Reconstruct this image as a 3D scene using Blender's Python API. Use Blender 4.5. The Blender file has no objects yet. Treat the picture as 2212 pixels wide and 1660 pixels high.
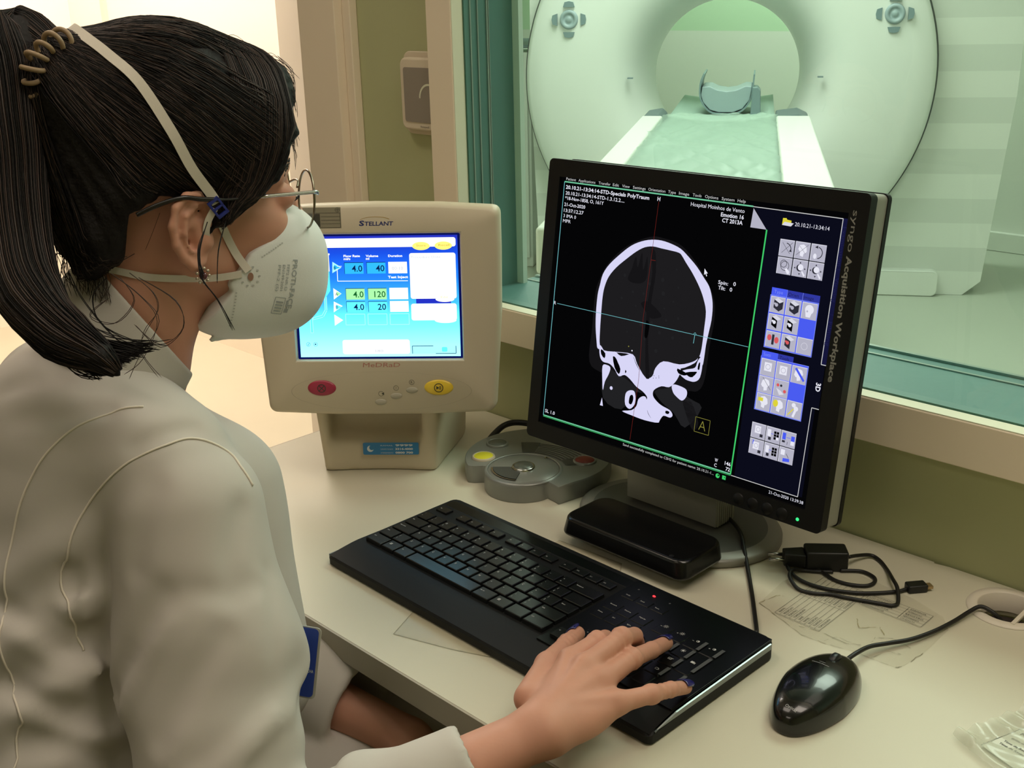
import bpy, bmesh, math, random
import numpy as np
from mathutils import Vector, Matrix
PI = math.pi
random.seed(7)
S = bpy.context.scene
COL = S.collection
# ------------------------------------------------------------------ camera
cam = bpy.data.cameras.new('camera'); camo = bpy.data.objects.new('camera', cam); COL.objects.link(camo)
_r = (0.7121, 0.7018, -0.0223); _u = (-0.2181, 0.2512, 0.9430); _f = (-0.6674, 0.6666, -0.3319)
_f = Vector(_f).normalized(); _r = Vector(_r); _r = (_r-_f*_r.dot(_f)).normalized(); _u = _r.cross(_f)
camo.matrix_world = Matrix(((_r.x, _u.x, -_f.x, 0.0), (_r.y, _u.y, -_f.y, 0.0), (_r.z, _u.z, -_f.z, 1.362), (0, 0, 0, 1)))
cam.lens = 36.0*2400/2212; cam.sensor_width = 36; cam.clip_start = 0.02
S.camera = camo
# ------------------------------------------------------------------ world, lights, exposure
S.view_settings.view_transform = 'Standard'; S.view_settings.look = 'None'
S.view_settings.gamma = 1.0; S.view_settings.use_curve_mapping = False
S.view_settings.exposure = 0.0
W = bpy.data.worlds.new('World'); S.world = W; W.use_nodes = True
W.node_tree.nodes['Background'].inputs[0].default_value = (1.0, 0.94, 0.86, 1); W.node_tree.nodes['Background'].inputs[1].default_value = 0.04
def area(name, loc, rot, size, energy, color):
    l = bpy.data.lights.new(name, 'AREA'); l.shape = 'RECTANGLE'; l.size, l.size_y = size; l.energy = energy; l.color = color
    o = bpy.data.objects.new(name, l); o.location = loc; o.rotation_euler = rot; COL.objects.link(o); return o
# scanner room: ceiling panels; corridor: bright ceiling panel; control room: dim warm ceiling panel over the desk, plus two added fill lamps
area('scanner_ceiling_panel_light', (-2.6, 3.5, 2.66), (0, 0, 0), (1.2, 1.2), 26, (1.0, 0.98, 0.95))
area('scanner_ceiling_panel_light', (-0.6, 2.6, 2.66), (0, 0, 0), (1.2, 1.2), 26, (1.0, 0.98, 0.95))
area('scanner_ceiling_panel_light', (-3.6, 5.3, 2.66), (0, 0, 0), (1.2, .6), 30, (1.0, 0.98, 0.95))
area('corridor_ceiling_panel_light', (-3.5, 1.75, 2.56), (0, 0, 0), (2.2, 0.7), 46, (1.0, 0.92, 0.82))
area('control_ceiling_and_fill_light', (0.15, 0.72, 2.56), (0, 0, 0), (1.1, 0.5), 7.0, (1.0, 0.88, 0.76))
area('control_ceiling_and_fill_light', (-0.2, -1.5, 2.56), (0, 0, 0), (1.1, 0.5), 2.0, (1.0, 0.88, 0.76))  # unseen fill lamp, added to lift the jamb and the near side of the coat
area('control_ceiling_and_fill_light', (-1.25, 0.25, 2.56), (0, 0, 0), (1.1, 0.5), 2.3, (1.0, 0.88, 0.76))  # unseen lamp added over the person to brighten the front wall and jamb
# ------------------------------------------------------------------ helpers
def lin(c):
    if isinstance(c, str): c = [int(c[i:i+2], 16)/255 for i in (0, 2, 4)]
    return tuple((x/12.92 if x <= .04045 else ((x+.055)/1.055)**2.4) for x in c)
MATS = {}
def mat(name, color='808080', rough=.5, metal=0., spec=.5, emit=None, es=1., bump=None, var=None, coat=0., trans=0., sss=0., alpha=1., sheen=0.):
    """bump=(scale, strength, distance); var=(scale, amount) gentle mottling of the colour"""
    m = bpy.data.materials.new(name); m.use_nodes = True; nt = m.node_tree; b = nt.nodes['Principled BSDF']
    c = lin(color)+(1,)
    b.inputs['Base Color'].default_value = c; b.inputs['Roughness'].default_value = rough; b.inputs['Metallic'].default_value = metal
    b.inputs['Specular IOR Level'].default_value = spec; b.inputs['Coat Weight'].default_value = coat
    b.inputs['Transmission Weight'].default_value = trans; b.inputs['Alpha'].default_value = alpha
    b.inputs['Sheen Weight'].default_value = sheen
    if sss: b.inputs['Subsurface Weight'].default_value = sss; b.inputs['Subsurface Radius'].default_value = (.012, .005, .003); b.inputs['Subsurface Scale'].default_value = 1.0
    if emit is not None: b.inputs['Emission Color'].default_value = lin(emit)+(1,); b.inputs['Emission Strength'].default_value = es
    tc = None
    if bump or var: tc = nt.nodes.new('ShaderNodeTexCoord')
    if bump:
        n = nt.nodes.new('ShaderNodeTexNoise'); n.inputs['Scale'].default_value = bump[0]; n.inputs['Detail'].default_value = 4
        nt.links.new(tc.outputs['Object'], n.inputs['Vector'])
        bp = nt.nodes.new('ShaderNodeBump'); bp.inputs['Strength'].default_value = bump[1]; bp.inputs['Distance'].default_value = bump[2]
        nt.links.new(n.outputs['Fac'], bp.inputs['Height']); nt.links.new(bp.outputs[0], b.inputs['Normal'])
    if var:
        n = nt.nodes.new('ShaderNodeTexNoise'); n.inputs['Scale'].default_value = var[0]; n.inputs['Detail'].default_value = 3
        nt.links.new(tc.outputs['Object'], n.inputs['Vector'])
        mx = nt.nodes.new('ShaderNodeMix'); mx.data_type = 'RGBA'
        mx.inputs[6].default_value = tuple(x*(1-var[1]) for x in c[:3])+(1,); mx.inputs[7].default_value = tuple(min(1, x*(1+var[1])) for x in c[:3])+(1,)
        nt.links.new(n.outputs['Fac'], mx.inputs[0]); nt.links.new(mx.outputs[2], b.inputs['Base Color'])
    MATS[name] = m; return m
def emi(name, color, s=1.):
    m = bpy.data.materials.new(name); m.use_nodes = True; nt = m.node_tree; nt.nodes.clear()
    e = nt.nodes.new('ShaderNodeEmission'); e.inputs[0].default_value = lin(color)+(1,); e.inputs[1].default_value = s
    o = nt.nodes.new('ShaderNodeOutputMaterial'); nt.links.new(e.outputs[0], o.inputs[0]); MATS[name] = m; return m
def M(k): return MATS[k] if isinstance(k, str) else k
def tag(o, label=None, cat=None, group=None, kind=None):
    if label: o['label'] = label
    if cat: o['category'] = cat
    if group: o['group'] = group
    if kind: o['kind'] = kind
    return o
def empty(name, loc, label, cat, group=None, rot=(0, 0, 0)):
    o = bpy.data.objects.new(name, None); o.empty_display_size = .05; o.location = loc; o.rotation_euler = rot; COL.objects.link(o)
    return tag(o, label, cat, group)
FONTCACHE = {}
def text_geo(s, bold=0.0, res=2):
    key = (s, bold, res)
    if key in FONTCACHE: return FONTCACHE[key]
    c = bpy.data.curves.new('t', 'FONT'); c.body = s; c.size = 1.0; c.resolution_u = res; c.offset = bold; c.fill_mode = 'FRONT'
    o = bpy.data.objects.new('t', c); COL.objects.link(o)
    dg = bpy.context.evaluated_depsgraph_get(); me = bpy.data.meshes.new_from_object(o.evaluated_get(dg))
    v = [tuple(x.co[:2]) for x in me.vertices]; f = [tuple(p.vertices) for p in me.polygons]
    bpy.data.objects.remove(o); bpy.data.curves.remove(c); bpy.data.meshes.remove(me)
    FONTCACHE[key] = (v, f); return v, f
class MB:
    def __init__(s): s.v = []; s.f = []; s.m = []; s.sm = []
    def add(s, vs, fs, mi=0, smooth=False, T=None):
        b = len(s.v)
        if T is not None: vs = [tuple(T @ Vector(v)) for v in vs]
        s.v += [tuple(v) for v in vs]; s.f += [tuple(b+i for i in f) for f in fs]; s.m += [mi]*len(fs); s.sm += [smooth]*len(fs)
    def box(s, lo, hi, mi=0, T=None):
        x0, y0, z0 = lo; x1, y1, z1 = hi
        s.add([(x0, y0, z0), (x1, y0, z0), (x1, y1, z0), (x0, y1, z0), (x0, y0, z1), (x1, y0, z1), (x1, y1, z1), (x0, y1, z1)],
              [(0, 3, 2, 1), (4, 5, 6, 7), (0, 1, 5, 4), (1, 2, 6, 5), (2, 3, 7, 6), (3, 0, 4, 7)], mi, False, T)
    def prism(s, pts, z0, z1, mi=0, T=None, smooth=False, top=None):
        """outline pts (x, y), counter-clockwise, extruded z0..z1; top = scaled/moved outline for the z1 side"""
        n = len(pts); tp = top or pts
        s.add([(x, y, z0) for x, y in pts]+[(x, y, z1) for x, y in tp], [tuple(reversed(range(n))), tuple(range(n, 2*n))]+[(i, (i+1) % n, n+(i+1) % n, n+i) for i in range(n)], mi, smooth, T)
    def poly(s, pts, z=0., mi=0, T=None):
        """flat polygon, may be concave"""
        from mathutils.geometry import tessellate_polygon
        p = [Vector((x, y, z)) for x, y in pts]; t = tessellate_polygon([p]); out = []
        for a, b, c in t:
            n = (p[b]-p[a]).cross(p[c]-p[a]); out.append((a, b, c) if n.z > 0 else (a, c, b))
        s.add([tuple(q) for q in p], out, mi, False, T)
    def rect(s, x0, y0, x1, y1, z=0., mi=0, T=None): s.poly([(x0, y0), (x1, y0), (x1, y1), (x0, y1)], z, mi, T)
    def line(s, pts, w, z=0., mi=0, T=None):
        for a, b in zip(pts, pts[1:]):
            a = Vector(a); b = Vector(b); d = (b-a)
            if d.length < 1e-9: continue
            d.normalize(); n = Vector((-d.y, d.x))*w/2; s.poly([tuple(a-n), tuple(b-n), tuple(b+n), tuple(a+n)], z, mi, T)
    def disc(s, c, r, z=0., mi=0, T=None, ry=None, n=32): s.poly([(c[0]+r*math.cos(2*PI*i/n), c[1]+(ry or r)*math.sin(2*PI*i/n)) for i in range(n)], z, mi, T)
    def ring(s, c, r0, r1, z=0., mi=0, T=None, a0=0, a1=2*PI, n=32):
        v = []; f = []
        for i in range(n+1):
            a = a0+(a1-a0)*i/n
            v += [(c[0]+r0*math.cos(a), c[1]+r0*math.sin(a), z), (c[0]+r1*math.cos(a), c[1]+r1*math.sin(a), z)]
        for i in range(n): f.append((2*i, 2*i+1, 2*i+3, 2*i+2))
        s.add(v, f, mi, False, T)
    def text(s, t, x, y, h, z=0., mi=0, T=None, w=None, align='l', bold=0.0, rot=0., shear=0.):
        """h: capital height; w: fit the total width"""
        v, f = text_geo(t, bold)
        if not v: return
        k = h/.70; xs = [p[0] for p in v]; x0, x1 = min(xs), max(xs)
        kx = (w/(x1-x0)) if w else k
        off = {'l': x0, 'c': (x0+x1)/2, 'r': x1}[align]; c, si = math.cos(rot), math.sin(rot)
        out = []
        for p in v:
            a, b = (p[0]-off)*kx+shear*p[1]*k, p[1]*k; out.append((x+c*a-si*b, y+si*a+c*b, z))
        s.add(out, f, mi, False, T)
    def lathe(s, prof, n=48, mi=0, T=None, smooth=True, a0=0, a1=2*PI, axis='z'):
        closed = abs(a1-a0-2*PI) < 1e-6; k = n if closed else n+1; v = []; f = []
        for r, z in prof:
            for i in range(k):
                a = a0+(a1-a0)*i/n; v.append((r*math.cos(a), r*math.sin(a), z))
        for j in range(len(prof)-1):
            for i in range(n):
                i2 = (i+1) % k; f.append((j*k+i, j*k+i2, (j+1)*k+i2, (j+1)*k+i))
        s.add(v, f, mi, smooth, T)
    def tube(s, pts, r, n=10, mi=0, T=None, cap=True, smooth=True):
        P = [Vector(p) for p in pts]; rs = r if isinstance(r, (list, tuple)) else [r]*len(P)
        v = []; f = []; up = None
        for i, p in enumerate(P):
            t = (P[min(i+1, len(P)-1)]-P[max(i-1, 0)]).normalized()
            if up is None: up = Vector((0, 0, 1)) if abs(t.z) < .9 else Vector((1, 0, 0))
            a = t.cross(up); a = a.normalized() if a.length > 1e-6 else Vector((1, 0, 0)); up = a.cross(t).normalized()
            for k in range(n):
                an = 2*PI*k/n; v.append(tuple(p+(a*math.cos(an)+up*math.sin(an))*rs[i]))
        for i in range(len(P)-1):
            for k in range(n): f.append((i*n+k, i*n+(k+1) % n, (i+1)*n+(k+1) % n, (i+1)*n+k))
        if cap: f.append(tuple(range(n))[::-1]); f.append(tuple((len(P)-1)*n+k for k in range(n)))
        s.add(v, f, mi, smooth, T)
    def grid(s, fn, nu, nv, mi=0, T=None, smooth=True):
        v = [fn(i/nu, j/nv) for j in range(nv+1) for i in range(nu+1)]
        f = [(j*(nu+1)+i, j*(nu+1)+i+1, (j+1)*(nu+1)+i+1, (j+1)*(nu+1)+i) for j in range(nv) for i in range(nu)]
        s.add(v, f, mi, smooth, T)
    def build(s, name, mats, parent=None, loc=(0, 0, 0), rot=(0, 0, 0), bevel=0, seg=3, solid=0, sub=0, kind=None, ang=35, fixn=True):
        me = bpy.data.meshes.new(name); me.from_pydata(s.v, [], s.f)
        for m in (mats if isinstance(mats, (list, tuple)) else [mats]): me.materials.append(M(m))
        me.polygons.foreach_set('material_index', s.m)
        me.polygons.foreach_set('use_smooth', [True]*len(s.f) if bevel else s.sm)
        me.update()
        o = bpy.data.objects.new(name, me); COL.objects.link(o); o.location = loc; o.rotation_euler = rot
        if parent: o.parent = parent
        if sub: d = o.modifiers.new('s', 'SUBSURF'); d.levels = d.render_levels = sub
        if solid: d = o.modifiers.new('t', 'SOLIDIFY'); d.thickness = solid; d.offset = 0
        if bevel:
            d = o.modifiers.new('b', 'BEVEL'); d.width = bevel; d.segments = seg; d.limit_method = 'ANGLE'; d.angle_limit = math.radians(ang); d.harden_normals = True
        if kind: o['kind'] = kind
        return o
def bez(pts, n=8):
    """Catmull-Rom through pts"""
    P = [Vector(p) for p in pts]; out = []
    for i in range(len(P)-1):
        a = P[max(i-1, 0)]; b = P[i]; c = P[i+1]; d = P[min(i+2, len(P)-1)]
        for k in range(n):
            t = k/n; out.append(.5*((2*b)+(c-a)*t+(2*a-5*b+4*c-d)*t*t+(-a+3*b-3*c+d)*t**3))
    out.append(P[-1]); return out
def rrect(x0, y0, x1, y1, r, n=6):
    o = []
    for cx, cy, a in ((x1-r, y0+r, -PI/2), (x1-r, y1-r, 0), (x0+r, y1-r, PI/2), (x0+r, y0+r, PI)):
        for i in range(n+1): t = a+PI/2*i/n; o.append((cx+r*math.cos(t), cy+r*math.sin(t)))
    return o
def frameT(origin, xa, ya):
    x = Vector(xa).normalized(); y = Vector(ya).normalized(); z = x.cross(y)
    return Matrix(((x.x, y.x, z.x, origin[0]), (x.y, y.y, z.y, origin[1]), (x.z, y.z, z.z, origin[2]), (0, 0, 0, 1)))
# ------------------------------------------------------------------ organic shapes: distance fields meshed with surface nets
def V3(*a): return np.array(a, dtype=float)
def smin(a, b, k):
    h = np.clip(.5+.5*(b-a)/k, 0, 1); return b*(1-h)+a*h-k*h*(1-h)
def smax(a, b, k): return -smin(-a, -b, k)
def rotm(rx=0, ry=0, rz=0):
    return np.array((Matrix.Rotation(math.radians(rz), 3, 'Z') @ Matrix.Rotation(math.radians(ry), 3, 'Y') @ Matrix.Rotation(math.radians(rx), 3, 'X')))
def ell(P, c, r, R=None):
    q = P-np.array(c)
    if R is not None: q = q @ R          # R columns = local axes
    r = np.array(r); k0 = np.sqrt(((q/r)**2).sum(-1)); k1 = np.sqrt(((q/(r*r))**2).sum(-1))+1e-9
    return k0*(k0-1)/k1
def cap(P, a, b, ra, rb):
    a = np.array(a, float); b = np.array(b, float); d = b-a; t = np.clip(((P-a) @ d)/(d @ d), 0, 1)
    return np.sqrt(((P-a-t[:, None]*d)**2).sum(-1))-(ra+(rb-ra)*t)
def ecap(P, a, b, ra, rb, side):
    """tapered limb of elliptical section; ra, rb = (half width along side, half thickness)"""
    a = np.array(a, float); b = np.array(b, float); d = b-a; L = np.sqrt(d @ d); d = d/L
    s = np.array(side, float); s = s-(s @ d)*d; s /= np.sqrt(s @ s); n = np.cross(d, s)
    q = P-a; t = q @ d; tt = np.clip(t/L, 0, 1); rs = ra[0]+(rb[0]-ra[0])*tt; rn = ra[1]+(rb[1]-ra[1])*tt
    x = q @ s; y = q @ n; z = t-tt*L; m = np.minimum(rs, rn)
    k0 = np.sqrt((x/rs)**2+(y/rn)**2+(z/m)**2); k1 = np.sqrt((x/rs**2)**2+(y/rn**2)**2+(z/m**2)**2)+1e-9
    return k0*(k0-1)/k1
def chain(P, pts, rad, k=.01, side=None):
    f = None
    for i in range(len(pts)-1):
        g = cap(P, pts[i], pts[i+1], rad[i], rad[i+1]) if side is None else ecap(P, pts[i], pts[i+1], rad[i], rad[i+1], side)
        f = g if f is None else smin(f, g, k)
    return f
def rbox(P, c, h, r, R=None):
    q = P-np.array(c)
    if R is not None: q = q @ R
    q = np.abs(q)-(np.array(h)-r); return np.sqrt((np.maximum(q, 0)**2).sum(-1))+np.minimum(q.max(-1), 0)-r
def surface(fn, lo, hi, h):
    """vertices and quads of fn = 0 in the box lo..hi at step h; the fine grid is filled only near the surface"""
    lo = np.array(lo, float); hi = np.array(hi, float); B = 4; n = (np.ceil((hi-lo)/(h*B)).astype(int))*B
    ax = [lo[i]+h*np.arange(n[i]+1) for i in range(3)]
    cx = [a[:-1].reshape(-1, B).mean(1)+h/2 for a in ax]; nc = [len(c) for c in cx]
    Pc = np.stack(np.meshgrid(*cx, indexing='ij'), -1).reshape(-1, 3); Fc = fn(Pc).reshape(nc)
    F = np.full(n+1, 1.0); near = np.abs(Fc) < h*B*1.6
    big = np.where(Fc < 0, -1., 1.).repeat(B, 0).repeat(B, 1).repeat(B, 2); F[:-1, :-1, :-1] = big
    F[-1], F[:, -1], F[:, :, -1] = 1, 1, 1
    bi = np.argwhere(near); o = np.stack(np.meshgrid(*[np.arange(B+1)]*3, indexing='ij'), -1).reshape(-1, 3)
    mask = np.zeros(n+1, bool)
    for s in range(0, len(bi), 20000):
        ids = (bi[s:s+20000, None]*B+o[None]).reshape(-1, 3); mask[ids[:, 0], ids[:, 1], ids[:, 2]] = True
    ids = np.argwhere(mask); out = np.empty(len(ids))
    for s in range(0, len(ids), 400000): out[s:s+400000] = fn(lo+h*ids[s:s+400000])
    F[mask] = out
    ins = F < 0; c = np.zeros([k for k in n], np.int8)
    for dx in (0, 1):
        for dy in (0, 1):
            for dz in (0, 1): c += ins[dx:n[0]+dx, dy:n[1]+dy, dz:n[2]+dz]
    act = np.argwhere((c > 0) & (c < 8)); idx = np.full([k for k in n], -1, np.int64); idx[act[:, 0], act[:, 1], act[:, 2]] = np.arange(len(act))
    acc = np.zeros((len(act), 3)); cnt = np.zeros(len(act)); cor = [(x, y, z) for x in (0, 1) for y in (0, 1) for z in (0, 1)]
    fv = {k: F[act[:, 0]+k[0], act[:, 1]+k[1], act[:, 2]+k[2]] for k in cor}
    for a in cor:
        for d in range(3):
            if a[d]: continue
            b = list(a); b[d] = 1; b = tuple(b); fa, fb = fv[a], fv[b]; x = (fa < 0) != (fb < 0)
            t = np.where(x, fa/np.where(x, fa-fb, 1), 0); p = np.array(a)[None]+np.zeros((len(act), 3)); p[:, d] = t
            acc += p*x[:, None]; cnt += x
    V = lo+h*(act+acc/cnt[:, None]); quads = []
    for d in range(3):
        e, g = [k for k in range(3) if k != d]; sl0 = [slice(None)]*3; sl1 = [slice(None)]*3; sl0[d] = slice(0, -1); sl1[d] = slice(1, None)
        A = ins[tuple(sl0)]; Bm = ins[tuple(sl1)]; w = np.argwhere(A != Bm); w = w[(w[:, e] > 0) & (w[:, g] > 0) & (w[:, e] < n[e]) & (w[:, g] < n[g])]
        q = []
        for de, dg_ in ((-1, -1), (0, -1), (0, 0), (-1, 0)):
            t = w.copy(); t[:, e] += de; t[:, g] += dg_; q.append(idx[t[:, 0], t[:, 1], t[:, 2]])
        q = np.stack(q, 1); flip = A[w[:, 0], w[:, 1], w[:, 2]]
        if d == 1: flip = ~flip
        q[~flip] = q[~flip][:, ::-1]; quads.append(q)
    Q = np.concatenate(quads); Q = Q[(Q >= 0).all(1)]
    return V, Q
def relax(V, Q, it=2, lam=.5):
    for _ in range(it):
        acc = np.zeros_like(V); c = np.zeros(len(V))
        for a, b in ((0, 1), (1, 2), (2, 3), (3, 0)):
            np.add.at(acc, Q[:, a], V[Q[:, b]]); np.add.at(acc, Q[:, b], V[Q[:, a]]); np.add.at(c, Q[:, a], 1); np.add.at(c, Q[:, b], 1)
        V = V+lam*(acc/c[:, None]-V)
    return V
def sdf_mesh(name, fn, lo, hi, h, mats, parent=None, T=None, smooth=2, paint=None, kind=None, join=None):
    """T: 4x4 placing the field's frame; paint(V) -> material index per vertex; join: extra (V, Q) lists"""
    V, Q = surface(fn, lo, hi, h); V = relax(V, Q, smooth)
    return npmesh(name, V, Q, mats, parent, T, paint, kind)
def npmesh(name, V, Q, mats, parent=None, T=None, paint=None, kind=None):
    if T is not None: T = np.array(T); V2 = V @ T[:3, :3].T+T[:3, 3]
    else: V2 = V
    me = bpy.data.meshes.new(name); k = Q.shape[1]
    me.vertices.add(len(V)); me.vertices.foreach_set('co', V2.astype(np.float32).ravel())
    me.loops.add(Q.size); me.loops.foreach_set('vertex_index', Q.ravel().astype(np.int32)); me.polygons.add(len(Q))
    me.polygons.foreach_set('loop_start', np.arange(0, Q.size, k, dtype=np.int32)); me.polygons.foreach_set('loop_total', np.full(len(Q), k, np.int32))
    for m in (mats if isinstance(mats, (list, tuple)) else [mats]): me.materials.append(M(m))
    if paint is not None: me.polygons.foreach_set('material_index', paint(V[Q].mean(1)).astype(np.int32))
    me.polygons.foreach_set('use_smooth', [True]*len(Q)); me.update(calc_edges=True); me.validate()
    o = bpy.data.objects.new(name, me); COL.objects.link(o)
    if parent: o.parent = parent
    if kind: o['kind'] = kind
    return o
# ================================================================== materials of the place
mat('olive_paint', 'B4B78C', .7, bump=(60, .15, .002), var=(1.2, .05))
mat('cream_trim', 'EADBC4', .5, var=(2, .04))
mat('pale_trim', 'DCDCC4', .45)
mat('corridor_paint', 'F4EADC', .7)
mat('ceiling_white', 'E8E4DA', .8)
mat('floor_vinyl', 'C9C2AE', .35, var=(3, .05))
mat('dark_floor', '6E6456', .5, var=(4, .1))
mat('scanner_floor', 'B9BFB0', .35, var=(2, .04))
mat('scanner_wall', 'E2E6DC', .6)
mat('scanner_green', 'C6E2C2', .6)
mat('teal_lining', '58807E', .45, bump=(40, .2, .002), var=(8, .12))
mat('alu', 'A8B0AE', .3, metal=.9)
m = bpy.data.materials.new('leaded_glass'); m.use_nodes = True; nt = m.node_tree; nt.nodes.clear()
tr = nt.nodes.new('ShaderNodeBsdfTransparent'); tr.inputs[0].default_value = (.865, .97, .90, 1)
gl = nt.nodes.new('ShaderNodeBsdfGlossy'); gl.inputs['Roughness'].default_value = .02
fr = nt.nodes.new('ShaderNodeFresnel'); fr.inputs[0].default_value = 1.5
mx = nt.nodes.new('ShaderNodeMixShader'); ou = nt.nodes.new('ShaderNodeOutputMaterial')
ge = nt.nodes.new('ShaderNodeNewGeometry'); sb = nt.nodes.new('ShaderNodeMath'); sb.operation = 'SUBTRACT'; sb.inputs[0].default_value = 1; ml = nt.nodes.new('ShaderNodeMath'); ml.operation = 'MULTIPLY'
nt.links.new(ge.outputs['Backfacing'], sb.inputs[1]); nt.links.new(fr.outputs[0], ml.inputs[0]); nt.links.new(sb.outputs[0], ml.inputs[1])
nt.links.new(ml.outputs[0], mx.inputs[0]); nt.links.new(tr.outputs[0], mx.inputs[1]); nt.links.new(gl.outputs[0], mx.inputs[2]); nt.links.new(mx.outputs[0], ou.inputs[0]); MATS['leaded_glass'] = m
emi('lamp_warm', 'FFF0DC', 3); emi('lamp_white', 'FFFDF5', 4)
def st(name, mb, mats, parent=None, **k): return mb.build(name, mats, parent, kind='structure', **k)
YW = 1.115
# ---- wall with the observation window and the doorway (hole made of pieces)
b = MB()
GX0, GX1, GZ0, GZ1 = -1.19, 1.10, .933, 2.05      # window opening
def wallbox(x0, x1, z0, z1, y1=1.205): b.box((x0, YW, z0), (x1, y1, z1))
wallbox(-1.48, -1.36, 0, 2.6, 1.25); wallbox(-1.36, GX0, 0, 2.6); wallbox(GX0, GX1, 0, GZ0); wallbox(GX0, GX1, GZ1, 2.6); wallbox(GX1, 1.5, 0, 2.6)
wallbox(-3.6, -1.48, 2.35, 2.6, 1.25)
st('wall_front', b, 'olive_paint')
b = MB(); b.box((-3.7, -2.5, 0), (-3.6, 1.115, 2.6)); b.box((-5.0, 1.115, 0), (-3.6, 1.25, 2.6)); st('wall_left', b, 'corridor_paint')
b = MB(); b.box((1.5, -2.5, 0), (1.6, 1.25, 2.6)); st('wall_right', b, 'olive_paint')
b = MB(); b.box((-3.7, -2.6, 0), (1.6, -2.5, 2.6)); st('wall_back', b, 'olive_paint')
b = MB(); b.box((-3.7, -2.6, -.05), (1.6, 1.25, 0)); st('floor', b, 'dark_floor')
b = MB(); b.box((-3.7, -2.6, 2.6), (1.6, 1.25, 2.66)); st('ceiling', b, 'ceiling_white')
# ---- corridor behind the doorway
b = MB(); b.box((-5.1, 1.25, -.05), (-2.50, 2.36, 0)); b.box((-2.5, 1.25, -.05), (-1.45, 1.60, 0)); st('floor', b, 'floor_vinyl')
b = MB(); b.box((-5.1, 2.3, 0), (-2.52, 2.36, 2.6)); st('wall_far', b, 'corridor_paint'); b = MB(); b.box((-4.672, 2.285, 0), (-4.640, 2.3, 2.6)); st('trim_4', b, 'cream_trim')
b = MB(); b.box((-5.1, 1.25, 0), (-5.0, 2.4, 2.6)); st('wall_end', b, 'corridor_paint')
b = MB()
b.add([(-2.52, 2.3, 0), (-2.52, 1.70, 0), (-1.46, 1.25, 0), (-1.40, 1.25, 0), (-2.46, 1.74, 0), (-2.46, 2.46, 0), (-2.52, 2.3, 2.6), (-2.52, 1.70, 2.6), (-1.46, 1.25, 2.6), (-1.40, 1.25, 2.6), (-2.46, 1.74, 2.6), (-2.46, 2.46, 2.6)],
      [(0, 1, 7, 6), (1, 2, 8, 7), (2, 3, 9, 8), (3, 4, 10, 9), (4, 5, 11, 10)])
st('wall_side', b, 'corridor_paint')
b = MB(); b.box((-5.1, 1.25, 2.6), (-2.50, 2.36, 2.66)); b.box((-2.5, 1.25, 2.6), (-1.40, 1.72, 2.66)); st('ceiling', b, 'ceiling_white')
# ---- door casing
b = MB(); b.box((-1.549, 1.085, 0), (-1.4535, 1.25, 2.35)); b.box((-1.4535, 1.100, 0), (-1.434, 1.115, 2.35)); st('trim_1', b, 'cream_trim', bevel=.002)
# ---- window casing, lining, panes
CX = -1.241
b = MB()
b.box((CX, 1.085, .882), (GX0, 1.115, GZ1+.05)); b.box((GX0, 1.085, .882), (GX1, 1.115, GZ0)); b.box((GX0, 1.085, GZ1), (GX1, 1.115, GZ1+.05)); b.box((GX1, 1.085, .882), (GX1+.05, 1.115, GZ1+.05))
st('trim_2', b, 'cream_trim', bevel=.0015)
b = MB()   # pale inner bead of the casing
b.box((GX0, 1.0865, GZ0), (GX0+.0015, 1.106, GZ1)); b.box((GX0, 1.0865, GZ0), (GX1, 1.106, GZ0+.0015))
st('trim_3', b, 'pale_trim')
w1 = empty('window_1', (0, 0, 0), None, None); w1['kind'] = 'structure'
b = MB()   # deep teal lining between the two panes, with aluminium lines
b.box((GX0-.002, 1.1085, GZ0), (GX0+.003, 1.203, GZ1)); b.box((GX0, 1.1085, GZ0-.002), (GX1, 1.25, GZ0+.003)); b.box((GX0, 1.1085, GZ1-.003), (GX1, 1.25, GZ1)); b.box((GX1-.003, 1.1085, GZ0), (GX1, 1.25, GZ1))
for y, w in ((1.118, .0022), (1.132, .0022), (1.150, .003), (1.154, .0014)):
    b.box((GX0+.003, y, GZ0), (GX0+.0045, y+w, GZ1), 1)
b.box((GX0, 1.222, GZ0+.003), (GX1, 1.226, GZ0+.0045), 1); b.box((GX0, 1.246, GZ0), (GX1, 1.252, GZ0+.006), 1)
st('window_lining', b, ['teal_lining', 'alu'], w1)
b = MB(); b.box((GX0+.001, 1.1070, GZ0), (GX1, 1.1082, GZ1)); st('window_pane', b, 'leaded_glass', w1)
mat('frame_grey', 'D0DCD4', .4); b = MB(); b.box((GX0-.06, 1.203, GZ0-.05), (GX0+.016, 1.212, GZ1+.05)); b.box((GX0, 1.252, GZ0-.05), (GX1, 1.27, GZ0-.002)); st('window_frame', b, 'frame_grey', w1)
# ---- thermostat-like wall plate beside the casing
mat('plate_plastic', 'D9CBB4', .4); mat('plate_dark', '8D8378', .25, coat=.4)
t = empty('wall_panel', (-1.262, 1.115, 1.225), 'cream rounded wall panel with grey display, half hidden behind the window casing', 'wall panel')
T = frameT((0, 0, 0), (1, 0, 0), (0, 0, 1))
b = MB(); b.prism(rrect(-.062, -.060, .062, .060, .014), 0, .006, 0, T); b.build('backplate', 'plate_plastic', t, bevel=.002)
b = MB(); b.prism(rrect(-.055, -.052, .055, .052, .012), .006, .020, 0, T); b.build('cover', 'plate_plastic', t, bevel=.004)
b = MB(); b.prism(rrect(-.045, -.040, .045, .038, .004), .0195, .0212, 0, T); b.ring((.010, -.005), .018, .021, .0216, 1, T, PI*.45, PI*1.0); b.text('Honeywell', -.012, -.0475, .0032, .0206, 2, T)
mat('plate_ink', '4A4038', .5); b.build('display', ['plate_dark', 'pale_trim', 'plate_ink'], t)
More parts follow.
